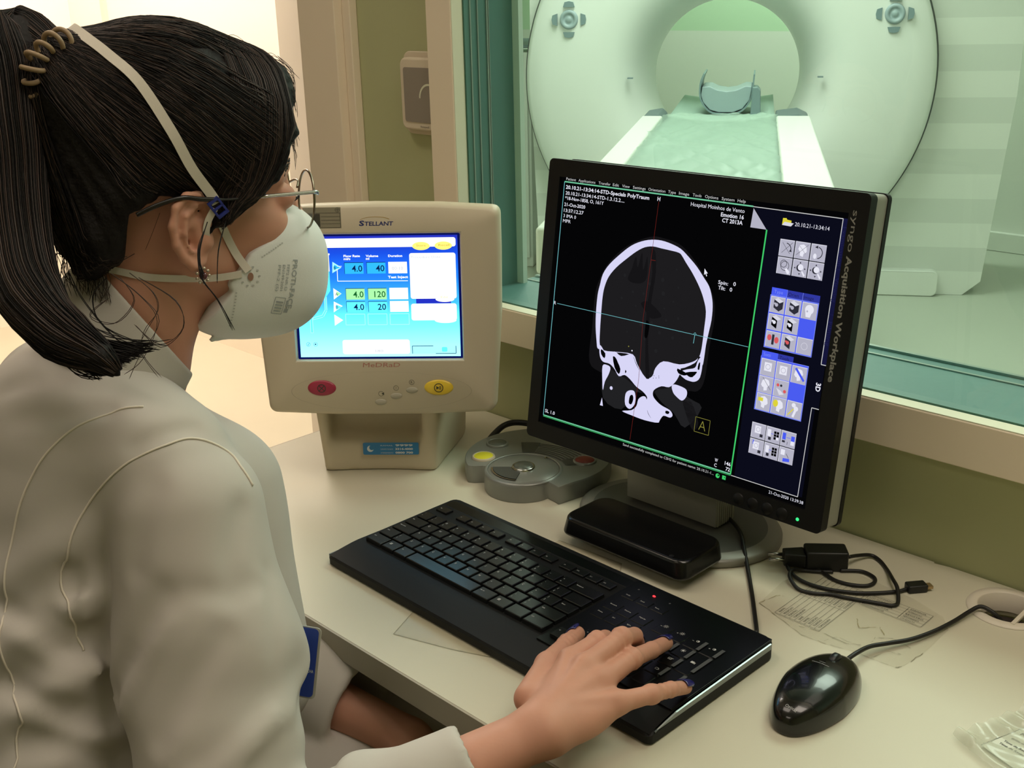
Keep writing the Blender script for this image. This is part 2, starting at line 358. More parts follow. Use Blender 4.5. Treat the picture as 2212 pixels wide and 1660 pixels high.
# ================================================================== scanner room
b = MB(); b.box((-7.4, 1.25, -.05), (2.3, 6.2, -.0)); o = st('floor', b, 'scanner_floor'); o.location.z = -.001
b = MB(); b.box((-7.4, 6.0, 0), (2.3, 6.1, 1.115)); st('wall_scanner_lower', b, 'scanner_wall')
b = MB(); b.box((-7.4, 6.0, 1.115), (2.3, 6.1, 2.7)); st('wall_scanner_upper', b, 'scanner_green')
b = MB(); b.box((-7.4, 1.25, 0), (-7.3, 6.1, 2.7)); st('wall_scanner_left', b, 'scanner_green')
b = MB(); b.box((2.2, 1.25, 0), (2.3, 6.1, 2.7)); st('wall_scanner_right', b, 'scanner_wall')
b = MB(); b.box((-7.4, 1.25, 2.7), (2.3, 6.1, 2.76)); st('ceiling', b, 'ceiling_white')
b = MB(); b.box((-7.3, 2.361, 0), (-2.455, 2.46, 2.7)); st('wall_scanner_near', b, 'scanner_wall')
b = MB(); b.box((-2.6, 5.965, 0), (2.2, 6.0, .10)); st('baseboard_far', b, 'scanner_wall', bevel=.004)
# gantry
mat('gantry_white', 'E9ECE6', .35, coat=.2); mat('gantry_gap', '59605C', .6); mat('pad_grey', '9FB0B4', .4); mat('pad_dark', '7E9296', .4)
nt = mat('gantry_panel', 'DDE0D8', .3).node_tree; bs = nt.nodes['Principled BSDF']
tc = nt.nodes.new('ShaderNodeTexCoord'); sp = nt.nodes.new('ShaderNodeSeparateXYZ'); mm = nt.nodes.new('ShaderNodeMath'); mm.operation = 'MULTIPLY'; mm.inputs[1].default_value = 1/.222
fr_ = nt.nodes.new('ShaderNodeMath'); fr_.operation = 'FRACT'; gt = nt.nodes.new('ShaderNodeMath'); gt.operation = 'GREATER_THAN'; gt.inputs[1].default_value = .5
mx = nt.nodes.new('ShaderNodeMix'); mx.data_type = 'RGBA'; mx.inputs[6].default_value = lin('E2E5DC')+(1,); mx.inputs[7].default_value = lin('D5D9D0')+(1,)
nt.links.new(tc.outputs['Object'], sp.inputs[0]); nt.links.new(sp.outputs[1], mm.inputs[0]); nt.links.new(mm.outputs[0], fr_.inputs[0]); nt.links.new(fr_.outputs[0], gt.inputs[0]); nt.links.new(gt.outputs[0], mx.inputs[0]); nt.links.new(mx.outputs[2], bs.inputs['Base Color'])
ga = math.radians(32.5); G = (math.cos(ga), math.sin(ga), 0)
ct = empty('scanner_gantry', (-2.98, 4.384, 0), 'large white ring-shaped scanner gantry behind the window', 'medical scanner')
# gantry local frame: x along the face, y up, z towards the viewer (child meshes carry this frame in their rotation)
def gb(mb, name, mats, parent=ct, **k):
    o = mb.build(name, mats, parent, **k); o.rotation_euler = (PI/2, 0, ga); return o
b = MB()
body = [(-.86, 0), (1.187, 0), (1.25, .9), (1.25, 1.6), (1.05, 1.95), (-.70, 1.95), (-.895, 1.6), (-.895, .9)]
# front and back walls of the body, each with a round hole, joined by the outline and the tunnel
N = 96; zc = .98
def ringpts(r): return [(r*math.cos(2*PI*i/N), zc+r*math.sin(2*PI*i/N)) for i in range(N)]
def outl():
    out = []
    for i in range(N):
        a = 2*PI*i/N; d = (math.cos(a), math.sin(a)); best = 9
        for j in range(len(body)):
            p = body[j]; q = body[(j+1) % len(body)]; ex, ey = q[0]-p[0], q[1]-p[1]; den = d[0]*ey-d[1]*ex
            if abs(den) < 1e-9: continue
            t = ((p[0])*ey-(p[1]-zc)*ex)/den; u = ((p[0])*d[1]-(p[1]-zc)*d[0])/den
            if t > 0 and -1e-6 <= u <= 1+1e-6: best = min(best, t)
        out.append((best*d[0], zc+best*d[1]))
    return out
O_ = outl(); R1 = ringpts(.86); R2 = ringpts(.45)
vs = [(x, y, 0) for x, y in O_]+[(x, y, 0) for x, y in R1]+[(x, y, -.7) for x, y in O_]+[(x, y, -.7) for x, y in R2]
fs = []
for i in range(N):
    j = (i+1) % N; fs += [(i, j, N+j, N+i), (2*N+i, 3*N+i, 3*N+j, 2*N+j), (i, 2*N+i, 2*N+j, j)]
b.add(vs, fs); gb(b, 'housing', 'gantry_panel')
b = MB(); T = Matrix.Translation((0, zc, 0))
b.lathe([(.88, -.05), (.9, 0), (.9, .07), (.893, .10), (.875, .117), (.8, .135), (.7, .148), (.6, .150), (.53, .142), (.47, .12), (.42, .075), (.385, .01), (.36, -.07), (.345, -.16), (.338, -.25), (.338, -.32), (.36, -.45), (.45, -.70)], 128, 0, T)
gb(b, 'front_cover', 'gantry_white')
b = MB(); b.lathe([(.893, .02), (.912, .02), (.912, .03), (.893, .03)], 128, 0, T); gb(b, 'cover_gap', 'gantry_gap')
for sx in (-1, 1):
    b = MB(); c = (-.688 if sx < 0 else .700, 1.245); z = .15
    b.lathe([(0, z+.004), (.012, z+.004), (.014, z+.001), (.024, z+.001), (.026, z+.006), (.040, z+.006), (.043, z-.012)], 32, 0, Matrix.Translation((c[0], c[1], 0)))
    for k in range(4):
        a = k*PI/2; Tk = Matrix.Translation((c[0], c[1], 0)) @ Matrix.Rotation(a, 4, 'Z')
        b.prism([(.053, -.026), (.074, -.019), (.078, 0), (.074, .019), (.053, .026)], z-.012, z+.004, 1, Tk)
    gb(b, 'control_pad', ['pad_grey', 'pad_dark'])
for s_ in (-1, 1):
    b = MB(); b.box((s_*.415-.012, .985, .10), (s_*.415+.012, .991, .122)); gb(b, 'laser_slot', 'pad_dark')
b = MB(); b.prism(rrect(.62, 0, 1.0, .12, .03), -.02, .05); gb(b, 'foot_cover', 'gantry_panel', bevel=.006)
# patient table (own thing)
tb = empty('patient_table', (-2.98, 4.384, 0), 'long white patient table running into the gantry under a crumpled clear cover', 'scanner table')
mat('table_white', 'DFE3DC', .4); mat('table_mat', '9FB8AC', .6); mat('grip_dark', '5F6E70', .6, bump=(400, .3, .001))
def tbb(mb, name, mats, **k): return gb(mb, name, mats, parent=tb, **k)
# local x offset: g = x-0.96 ; z = m
b = MB(); b.box((-.26, .62, .9), (.33, .80, 3.0)); b.box((-.2, 0, 1.3), (.27, .62, 2.6)); tbb(b, 'base', 'table_white', bevel=.02)
for x0, x1 in ((-.285, -.205), (.225, .35)):
    b = MB(); b.box((x0, .80, .86), (x1, .90, 3.05)); tbb(b, 'side_rail', 'table_white', bevel=.008)
    b = MB(); b.prism([(x0, .80), (x1, .80), (x1, .885), ((x0+x1)/2+.02, .905), (x0, .895)], .60, .86); tbb(b, 'end_grip', 'grip_dark', bevel=.008)
b = MB()
def cr(u, v): x = -.205+.43*u; return (x, .872-.02*math.sin(PI*u)-.016*max(0, min(1, (.75-(-.45+3.4*v))/.3)), -.45+3.4*v)
b.grid(cr, 16, 4); tbb(b, 'cradle', 'table_mat', solid=.02)
# clear crumpled cover: own thing
mat('clear_film', 'B9CFC2', .32, spec=.35, alpha=.40)
b = MB()
rn = np.random.RandomState(3); ph = rn.rand(12, 3)*6
def film(u, v):
    x = -.225+.49*u; z = .60+2.2*v; h = .893-.012*max(0, .1-v)/.1
    for k in range(12): h += .0020*math.sin((3+k*1.7)*x*6+ph[k, 0])*math.sin((2+k*2.1)*z*2+ph[k, 1])/(1+.12*k)*1.3
    if u > .93: h -= .04*(u-.93)/.07
    return (x+.004*math.sin(9*z+2*u), h, z)
b.grid(film, 50, 110)
fo = gb(b, 'table_cover', 'clear_film', parent=None); fo.location = ct.location
tag(fo, 'crumpled clear plastic sheet spread over the scanner table', 'plastic sheet')
hr = empty('head_holder', (-2.98, 4.384, 0), 'grey U-shaped head holder standing at the scanner end of the table', 'head holder')
b = MB(); pts = [(-.108+.01, 1.02), (-.112, .98), (-.113, .93), (-.10, .895), (-.07, .862), (-.03, .852), (.03, .852), (.07, .868), (.10, .91), (.107, .95), (.112, 1.015)]
P_ = [(p.x, p.y) for p in bez([(x+.022, y, 0) for x, y in pts], 5)]
for i in range(len(P_)-1):
    (x0, y0), (x1, y1) = P_[i], P_[i+1]; d = Vector((x1-x0, y1-y0)).normalized()*.0035; n = (-d.y, d.x)
    b.prism([(x0-n[0], y0-n[1]), (x1-n[0], y1-n[1]), (x1+n[0], y1+n[1]), (x0+n[0], y0+n[1])][::1], .05, .33)
gb(b, 'shell', 'pad_dark', parent=hr)
b = MB(); q = [(-.083, .965), (-.088, .93), (-.078, .90), (-.048, .868), (-.008, .857), (.05, .857), (.09, .872), (.12, .91), (.125, .945), (.127, .965), (.10, .967), (.06, .95), (.02, .945), (-.02, .952), (-.05, .966)]
b.prism(q, .08, .32); gb(b, 'cushion', 'pad_grey', parent=hr, bevel=.004)
b = MB(); b.prism([(.122, .80), (.17, .80), (.163, .95), (.15, .965), (.13, .965)], .24, .36); gb(b, 'side_arm', 'pad_dark', parent=hr, bevel=.004)
# cabinet with a folded cloth, left of the gantry
cb = empty('white_cabinet', (-4.15, 4.25, 0), 'tall white cabinet at the left of the scanner gantry', 'cabinet', rot=(0, 0, ga))
b = MB(); b.box((-.28, -.2, 0), (.10, .2, 1.085)); b.build('carcass', 'gantry_white', cb, bevel=.006)
b = MB(); b.box((-.26, -.215, .05), (.085, -.2, 1.05)); b.build('door', 'gantry_white', cb, bevel=.004)
b = MB()
def cl(u, v): return (-.26+.36*u, -.19+.34*v, .012+.02*(1-abs(2*u-1))+.02*math.sin(7*u+3*v)*.6+.018)
b.grid(cl, 20, 14)
def cl2(u, v): return (-.22+.30*u, -.17+.3*v, .06+.012*math.sin(6*u-4*v)-.03*abs(u-.4))
b.grid(cl2, 20, 14)
o = b.build('folded_cloth', 'pad_dark', None, loc=(-4.15, 4.25, 1.075), rot=(0, 0, ga), solid=.012); tag(o, 'grey folded cloth lying on the tall white cabinet', 'cloth')
# ================================================================== corridor shelf seen past the door casing
mat('shelf_metal', 'D8CDBC', .4); mat('box_orange', 'C97A50', .6); mat('bag_white', 'E9E6DE', .5); mat('roll_grey', '9A9086', .6); mat('tray_dark', '4C4640', .5); mat('card_yellow', 'F0CE86', .6)
sh = empty('corridor_shelf', (-2.62, 2.15, 0), 'open shelf rack in the bright corridor beyond the door casing', 'shelf')
b = MB()
for sx in (-.28, .06):
    for sy in (-.14, .12): b.box((sx, sy, 0), (sx+.02, sy+.02, 1.6))
b.build('upright', 'shelf_metal', sh)
for z in (.62, .745, .93, 1.02, 1.18):
    b = MB(); b.box((-.28, -.14, z-.012), (.08, .14, z)); b.build('shelf_board', 'shelf_metal', sh)
def item(name, lo, hi, m_, label, cat, bv=.01):
    b = MB(); b.box(lo, hi); o = b.build(name, m_, None, loc=(-2.62, 2.15, 0), bevel=bv); return tag(o, label, cat)
item('storage_box', (-.275, -.13, 1.181), (-.02, .10, 1.27), 'box_orange', 'orange box on the top shelf of the corridor rack', 'box')
item('plastic_bag', (-.27, -.13, .746), (-.02, .08, .83), 'bag_white', 'white wrapped bag on the lower shelf of the corridor rack', 'bag', .03)
item('storage_tray', (-.27, -.13, .931), (-.02, .08, .975), 'tray_dark', 'dark tray on the middle shelf of the corridor rack', 'tray', .006)
item('folder_stack', (-.27, -.12, .621), (-.04, .10, .69), 'card_yellow', 'pale yellow cards on the lowest visible shelf of the corridor rack', 'folders', .004)
b = MB(); b.lathe([(0, -.13), (.04, -.13), (.04, .06), (0, .06)], 24, 0, Matrix.Translation((-.22, 0, 1.061)) @ Matrix.Rotation(-PI/2, 4, 'X'))
b.ring((0, 0), .012, .02, .131, 1, Matrix.Translation((-.22, 0, 1.061)) @ Matrix.Rotation(PI/2, 4, 'X'))
o = b.build('paper_roll', ['roll_grey', 'tray_dark'], None, loc=(-2.62, 2.15, 0)); tag(o, 'grey roll lying on the upper shelf of the corridor rack', 'roll')
# ================================================================== lamps in the ceilings and two added fill panels
def lampf(x, y, z, sx, sy, m_, label):
    t = empty('ceiling_and_fill_light', (x, y, z), label, 'ceiling light')
    b = MB(); b.box((-sx/2-.03, -sy/2-.03, -.01), (sx/2+.03, -sy/2, 0)); b.box((-sx/2-.03, sy/2, -.01), (sx/2+.03, sy/2+.03, 0)); b.box((-sx/2-.03, -sy/2, -.01), (-sx/2, sy/2, 0)); b.box((sx/2, -sy/2, -.01), (sx/2+.03, sy/2, 0)); b.build('frame', 'pale_trim', t)
    b = MB(); b.box((-sx/2, -sy/2, -.004), (sx/2, sy/2, 0)); b.build('diffuser', m_, t)
lampf(-2.6, 3.5, 2.7, 1.2, 1.2, 'lamp_white', 'white ceiling panel light above the scanner'); lampf(-.6, 2.6, 2.7, 1.2, 1.2, 'lamp_white', 'white ceiling panel light near the window of the scanner room')
lampf(-3.6, 5.3, 2.7, 1.2, .6, 'lamp_white', 'white ceiling panel light behind the gantry'); lampf(-3.5, 1.75, 2.6, 2.2, .7, 'lamp_warm', 'bright warm ceiling light in the corridor')
lampf(.15, .72, 2.6, 1.1, .5, 'lamp_warm', 'warm ceiling light above the desk in the control room'); lampf(-1.25, .25, 2.6, 1.1, .5, 'lamp_warm', 'added warm fill panel above the seated person'); lampf(-.2, -1.5, 2.6, 1.1, .5, 'lamp_warm', 'added warm fill panel at the back of the control room')  # panels over the person and at the back house the added fill lamps
# ================================================================== desk and what lies on it
mat('desk_laminate', 'D0CBB5', .42, spec=.45, bump=(900, .12, .0004)); mat('desk_edge', 'A89F8C', .45)
DZ = .75
d = empty('desk', (-.9, .84, 0), 'cream laminate desk running along the wall under the observation window', 'desk')
# desktop with a round cable hole at (-.352, 1.068)
hx, hy, hr = -.350, 1.0675, .0265
def pierced(x0, y0, x1, y1, cx, cy, r, z0, z1, n=64):
    b = MB(); out = []; inn = []
    for i in range(n):
        a = 2*PI*i/n; dx, dy = math.cos(a), math.sin(a); t = min([((x1 if dx > 0 else x0)-cx)/dx if abs(dx) > 1e-9 else 1e9, ((y1 if dy > 0 else y0)-cy)/dy if abs(dy) > 1e-9 else 1e9])
        out.append((cx+dx*t, cy+dy*t)); inn.append((cx+dx*r, cy+dy*r))
    v = [(x, y, z1) for x, y in out]+[(x, y, z1) for x, y in inn]+[(x, y, z0) for x, y in out]+[(x, y, z0) for x, y in inn]; f = []
    for i in range(n):
        j = (i+1) % n; f += [(i, j, n+j, n+i), (2*n+i, 3*n+i, 3*n+j, 2*n+j), (i, 2*n+i, 2*n+j, j), (n+i, n+j, 3*n+j, 3*n+i)]
    b.add(v, f); return b
b = pierced(-.45, .98, -.25, 1.112, hx, hy, .036, DZ-.028, DZ)
b.box((-1.300, .5665, DZ-.028), (-.45, 1.112, DZ)); b.box((-.25, .5665, DZ-.028), (1.40, 1.112, DZ)); b.box((-.45, .5665, DZ-.028), (-.25, .98, DZ))
b.build('desktop', 'desk_laminate', d, loc=(.9, -.84, 0))
b = MB(); b.box((-1.300, .564, DZ-.028), (1.40, .5665, DZ-.0003)); b.box((-1.3025, .564, DZ-.028), (-1.300, 1.112, DZ-.0003)); b.build('edge_band', 'desk_edge', d, loc=(.9, -.84, 0))
for x in (-1.27, 1.36):
    b = MB(); b.box((x, .62, 0), (x+.022, 1.10, DZ-.028)); b.build('side_panel', 'desk_laminate', d, loc=(.9, -.84, 0))
# cable grommet
mat('grommet_white', 'DCD3C2', .4); mat('hole_dark', '2A211A', .8)
t = empty('cable_grommet', (hx, hy, DZ), 'round white cable grommet set in the desk by the wall', 'cable grommet')
b = MB(); b.lathe([(.0300, -.020), (.0300, .0015), (.0315, .0025), (.0405, .0022), (.0415, .0003)], 48); b.build('ring', 'grommet_white', t)
b = MB(); b.box((.0135, -.031, .0005), (.0175, .026, .0030)); b.build('strap', 'grommet_white', t)
b = MB(); b.lathe([(0, -.0265), (.0305, -.0265)], 24); b.build('opening', 'hole_dark', t)
b = MB(); b.lathe([(.0, .013), (.010, .012), (.013, .004), (.013, 0), (.0, 0)], 24); o = b.build('round_cap', 'grommet_white', None, loc=(-.328, 1.093, DZ+.0022)); tag(o, 'small round white cap standing on the rim of the cable grommet', 'cap')
# ---- printed table labels under a clear film
mat('film_clear', 'CFCBB4', .15, spec=.5, alpha=.22); mat('film_edge', '8C866C', .5); mat('ink', '3A3A36', .6); mat('ink_soft', '6A675A', .6); mat('stain', '9A8F68', .7)
T = Matrix.Translation((0, 0, DZ))
fm = empty('taped_label_sheet', (-.46, .95, DZ), 'worn printed tables under clear film stuck on the desk beneath the charger', 'label sheet')
L0 = (.46, -.95, -DZ)
b = MB(); P = [(-.545, .905), (-.515, .893), (-.4811, .8802), (-.4551, .8818), (-.4291, .8876), (-.3852, .8899), (-.381, .8985), (-.377, .94), (-.3775, .9865), (-.392, 1.006), (-.43, 1.02), (-.50, 1.03), (-.54, 1.02), (-.551, .96)]
b.poly(P, .0007, 0, T); b.build('film', 'film_clear', fm, loc=L0)
b = MB(); rn = random.Random(4)
def crackle(pts, w, z, mi):
    q = []
    for a, c in zip(pts, pts[1:]):
        for k in range(6): t = k/6; q.append((a[0]+(c[0]-a[0])*t+rn.uniform(-.0007, .0007), a[1]+(c[1]-a[1])*t+rn.uniform(-.0007, .0007)))
    q.append(pts[-1])
    for a, c in zip(q, q[1:]):
        if rn.random() < .82: b.line([a, c], w*rn.uniform(.5, 1.4), z, mi, T)
crackle([(-.545, .905), (-.515, .893), (-.4811, .8802), (-.4551, .8818), (-.4291, .8876), (-.3852, .8899), (-.3811, .897), (-.3775, .93)], .0006, .0009, 0)
crackle([(-.4291, .8876), (-.42, .905), (-.425, .925), (-.41, .935), (-.39, .93)], .0005, .0009, 0)
crackle([(-.50, .888), (-.47, .898), (-.44, .896), (-.425, .905)], .0005, .0009, 0)
crackle([(-.46, .882), (-.452, .90), (-.435, .90)], .0004, .0009, 0); crackle([(-.41, .8885), (-.405, .91), (-.39, .915)], .0004, .0009, 0)
crackle([(-.545, .905), (-.54, .93), (-.53, .935)], .0007, .0009, 1); crackle([(-.455, .945), (-.445, .93), (-.43, .945), (-.42, .935)], .0006, .0009, 1)
b.build('crease', ['film_edge', 'stain'], fm, loc=L0)
def table_label(x0, y0, x1, y1, vert, rows, nm):
    b = MB(); w = .00035
    b.line([(x0, y0), (x1, y0), (x1, y1), (x0, y1), (x0, y0)], w, .0012, 0, T)
    if vert:   # rows run along y
        n = rows
        for i in range(1, n): x = x0+(x1-x0)*i/n; b.line([(x, y0), (x, y1)], w*.8, .0012, 0, T)
        b.line([(x0, y0+(y1-y0)*.5), (x1, y0+(y1-y0)*.5)], w, .0012, 0, T)
        wl = ['RAMAL', 'SALA DE EXAME', 'RECEPCAO', 'ENFERMAGEM', 'PLANTAO', 'BLOCO', 'TOMOGRAFIA', 'COORDENACAO', 'SAME', 'LAUDOS']
        for i in range(n):
            for h_ in (0, 1):
                x = x0+(x1-x0)*(i+.72)/n; y = y0+(y1-y0)*(.04+.5*h_); b.text(wl[(i*2+h_) % len(wl)], x, y, (x1-x0)/n*.42, .0012, 0, T, rot=PI/2)
    else:
        n = rows
        for i in range(1, n): y = y0+(y1-y0)*i/n; b.line([(x0, y), (x1, y)], w*.8, .0012, 0, T)
        b.line([(x0+(x1-x0)*.62, y0), (x0+(x1-x0)*.62, y1)], w, .0012, 0, T)
        wl = ['RESSONANCIA', 'MEDICOS', 'EMERGENCIA', 'UTI ADULTO', 'HEMODINAMICA', 'REGISTRO', 'INTERNACAO', 'FARMACIA']
        for i in range(n):
            y = y0+(y1-y0)*(i+.25)/n; b.text(wl[i % 8], x0+.002, y, (y1-y0)/n*.45, .0012, 0, T, w=(x1-x0)*(.36+.03*(i % 3))); b.text(wl[(i+3) % 8], x0+(x1-x0)*.66, y, (y1-y0)/n*.45, .0012, 0, T, w=(x1-x0)*(.22+.03*(i % 3)))
    b.build(nm, 'ink', fm, loc=L0)
b = MB(); b.rect(-.5228, .898, -.471, .9985, .0003, 0, T); b.rect(-.4676, .9724, -.3996, 1.0006, .0003, 0, T)
mat('label_paper', 'D2CDB8', .6); b.build('label_paper', 'label_paper', fm, loc=L0)
table_label(-.5226, .8985, -.4711, .998, True, 9, 'printed_table'); table_label(-.4674, .9726, -.3998, 1.0004, False, 5, 'printed_table')
# ---- clear plastic sleeve under the keyboard
mat('sleeve_clear', 'D6CDB0', .2, spec=.5, alpha=.45)
b = MB(); Ps = [(-.7836, .6041), (-.8071, .6586), (-.80, .80), (-.797, .868), (-.706, .8738), (-.6956, .8587), (-.645, .80), (-.6423, .6668), (-.6734, .645), (-.72, .625)]
b.poly(Ps, .0004, 0, T); 
for i in (0, 1, 7, 8, 9, 3, 4): b.line([Ps[i], Ps[(i+1) % len(Ps)]], .0006, .0007, 1, T)
o = b.build('plastic_sleeve', ['sleeve_clear', 'film_edge']); tag(o, 'flat clear plastic sleeve lying under the black keyboard', 'plastic sleeve')
# ---- plastic bag with a printed card, lower right
mat('bag_clear', 'D8DDC8', .12, spec=.7, alpha=.38); mat('card_white', 'D9DCCB', .6)
t = empty('plastic_card_sleeve', (-.25, .83, DZ), 'crumpled clear sleeve with a printed white card at the right end of the desk', 'card sleeve')
L0 = (.25, -.83, -DZ)
ex = Vector((.0170, .0473, 0)).normalized(); ey = Vector((-.0473, .0170, 0)).normalized(); T2 = frameT((-.2785, .8292, DZ), ex, ey)
b = MB(); b.rect(0, -.10, .115, 0, .0022, 0, T2); b.line([(0, 0), (.115, 0)], .0005, .0024, 1, T2)
for s_, x, y, h, bo in (('PCR', .0385, -.0115, .0046, .03), ('(para atendimento de', .0195, -.0138, .0032, .0), ('Time de Resposta Rapida', .0105, -.0155, .0032, .0), ('Time de Resposta Clinica', .005, -.0185, .0032, .0)):
    pass
rt = -math.radians(103.5)
for s_, x, y, h, bo in (('PCR - 5555', .0400, -.0050, .0036, .03), ('(para atendimento)', .0292, -.0055, .0026, .01), ('Time de Resposta Rapida', .0205, -.0048, .0026, .01), ('Time de Resposta', .0148, -.0050, .0026, .01)):
    b.text(s_, x, y, h, .0025, 1, T2, rot=rt+math.radians(25), bold=bo, shear=.15)
b.build('printed_card', ['card_white', 'ink'], t, loc=L0)
b = MB()
def bag(u, v):
    x = -.012+.13*u; y = .020-.135*v; z = .0035+.0016*math.sin(17*u+5*v)*math.sin(11*v)+.0012*math.sin(31*u-14*v)
    if v < .15: z += .002*math.sin(40*u)+.001
    if u < .09: z += .0045*math.sin(PI*u/.09)*(.6+.4*math.sin(9*v)); x -= .004*math.sin(6*v)
    return (x, y, z)
b.grid(bag, 60, 50, 0, T2); b.build('clear_bag', 'bag_clear', t, loc=L0)
# ---- black box on the monitor foot
mat('black_gloss', '0D0D0E', .22, spec=.5); mat('black_satin', '121314', .42)
t = empty('black_box', (-.703, .903, .764), 'flat glossy black box lying on the front of the monitor foot', 'box')
b = MB(); b.prism(rrect(-.091, -.041, .091, .041, .016), 0, .022, 0, top=rrect(-.088, -.037, .088, .040, .018)); b.build('casing', 'black_gloss', t, rot=(0, 0, math.radians(-.5)), bevel=.004, seg=4)
b = MB(); b.lathe([(0, .0227), (.003, .0224)], 12, 0, Matrix.Translation((.067, -.031, 0))); b.build('sensor', 'black_satin', t)
# ---- cables and charger
mat('cable_black', '141210', .5)
def cable(name, pts, r, label, cat='cable', m_='cable_black', parent=None, n=8):
    b = MB(); b.tube(bez(pts, n), r, 10); o = b.build(name, m_, parent)
    return tag(o, label, cat) if parent is None else o
cable('keyboard_cable', [(-.70, 1.07, .7535), (-.69, 1.040, .7535), (-.6668, 1.0235, .7665), (-.645, 1.010, .7665), (-.6282, .9949, .7665), (-.6080, .972, .7605), (-.5919, .954, .7535), (-.555, .9064, .7535), (-.5327, .8765, .7540), (-.513, .8494, .7560), (-.509, .842, .7580)], .0024, 'thin black cable running from behind the monitor foot to the keyboard')
cable('controller_cable', [(-1.069, 1.014, .7550), (-1.074, 1.035, .762), (-1.0755, 1.058, .768), (-1.068, 1.078, .768), (-1.045, 1.092, .765), (-.99, 1.098, .762), (-.9, 1.102, .757), (-.84, 1.100, .7545)], .0045, 'thick black cable curving behind the grey hand controller')
ch = empty('phone_charger', (-.535, 1.020, DZ), 'small black wall plug charger lying on the desk right of the monitor foot', 'charger', rot=(0, 0, math.radians(40)))
b = MB(); b.prism(rrect(-.0225, -.0125, .0235, .0125, .003), 0, .0235); b.build('body', 'black_satin', ch, bevel=.002)
b = MB(); b.prism([(-.046, -.008), (-.0225, -.0115), (-.0225, .0115), (-.046, .008)], .004, .019); b.build('plug_head', 'black_satin', ch, bevel=.0015)
mat('steel', 'B8B8B4', .25, metal=1.)
for s_ in (-1, 1):
    b = MB(); b.tube([(-.045, s_*.0065, .0115), (-.062, s_*.0065, .0115)], .0021, 12); b.build('pin', 'steel', ch)
uc = empty('usb_cable', (-.5, 1.0, DZ), 'loosely looped black charging cable on the desk beside the plug', 'cable')
pts = [(-.516, 1.038, .762), (-.5140, 1.0545, .758), (-.507, 1.072, .754), (-.4956, 1.0708, .7525), (-.4797, 1.0572, .7525), (-.4615, 1.0333, .7575), (-.4484, 1.0180, .7575), (-.4378, .9995, .7525), (-.4387, .9897, .7525), (-.4496, .9847, .7525), (-.482, .9717, .7525), (-.4975, .9668, .7525), (-.5123, .9567, .7525), (-.529, .9543, .7525), (-.5459, .9653, .7560), (-.5510, .9797, .7565), (-.5449, .9933, .7525), (-.533, 1.001, .7525), (-.520, 1.012, .7525)]
b = MB(); b.tube(bez(pts, 8), .0021, 10)
b.tube(bez([(-.5155, 1.020, .7525), (-.4979, 1.0338, .7525), (-.4826, 1.0318, .7525), (-.4759, 1.0224, .7525), (-.4779, 1.0096, .7525), (-.4906, 1.0002, .7525), (-.5085, .9971, .7525), (-.5286, 1.0036, .7525), (-.548, 1.006, .7525), (-.566, 1.000, .7560), (-.5640, .9880, .7565), (-.5472, .9753, .7535), (-.5258, .9703, .7530), (-.5015, .9751, .7530), (-.477, .9881, .7530), (-.4601, 1.0052, .7525), (-.448, 1.0207, .7525), (-.4435, 1.030, .7530)], 8), .0021, 10)
b.build('cord', 'cable_black', uc, loc=(.5, -1.0, -DZ))
T = frameT((-.4435, 1.030, .7535), (.013, .0165, 0), (-.0165, .013, 0))
b = MB(); b.prism(rrect(0, -.0065, .0215, .0065, .002), -.003, .0055, 0, T); b.build('connector', 'black_satin', uc, loc=(.5, -1.0, -DZ), bevel=.0015)
b = MB(); b.box((.0215, -.0042, -.0005), (.0280, .0042, .0025), 0, T); mat('gold_steel', 'B9A079', .35, metal=.8); b.build('metal_tip', 'gold_steel', uc, loc=(.5, -1.0, -DZ))
# ---- mouse
ms = empty('computer_mouse', (-.4135, .7915, DZ), 'glossy black wired mouse on the desk right of the keyboard', 'mouse', rot=(0, 0, math.radians(3)))
mat('mouse_black', '090A0B', .22, spec=.45, coat=.4); mat('mouse_side', '4A4B4C', .35); mat('ink_white', 'B8B8B8', .5)
def mouse(P):
    x, y, z = P[:, 0], P[:, 1], P[:, 2]
    w = .0315-.0045*np.clip(-(y+.005)/.05, 0, 1)
    top = .0345-.09*np.clip(y-.0-.008, 0, 1)**1.35*6.5*.62-.10*np.clip(-y-.012, 0, 1)**1.2*3.0
    f = ell(np.stack([x/w*.034, y, z], 1), (0, -.001, .004), (.034, .0625, .035))
    g = ((np.abs(x/(w+.001))**2.5+np.abs(y/.063)**2.5)**(1/2.5))*.034
    f = smax(ell(np.stack([x/w*.034*.93, y*.94, z], 1), (0, -.001, .004), (.034, .0625, .032)), (g-.034)*.9, .006); f = smax(f, -(z), .002); f = smax(f, (z-top)*.9, .010)
    return f
o = sdf_mesh('shell', mouse, (-.045, -.072, -.006), (.045, .072, .05), .0011, ['mouse_black', 'mouse_side'], ms, smooth=3)
b = MB(); b.tube([(0, .052, .012), (0, .064, .010)], [.0045, .003], 12); b.build('cable_boot', 'black_satin', ms)
b = MB(); b.lathe([(.0, -.0035), (.009, -.0035), (.0105, -.002), (.0105, .002), (.009, .0035), (0, .0035)], 24, 0, Matrix.Translation((.0, .034, .0225)) @ Matrix.Rotation(PI/2, 4, 'Y')); b.build('scroll_wheel', 'black_satin', ms)
cable('mouse_cable', [(-.4190, .857, .760), (-.4165, .8707, .762), (-.4150, .8948, .7585), (-.4060, .9151, .7565), (-.3943, .9385, .7550), (-.3844, .9688, .7545), (-.3780, 1.0007, .7545), (-.3738, 1.0248, .7560), (-.3688, 1.0382, .7580), (-.3595, 1.0400, .7570), (-.3490, 1.0420, .7500), (-.3420, 1.0480, .7350)], .0022, 'black mouse cable running to the cable grommet')
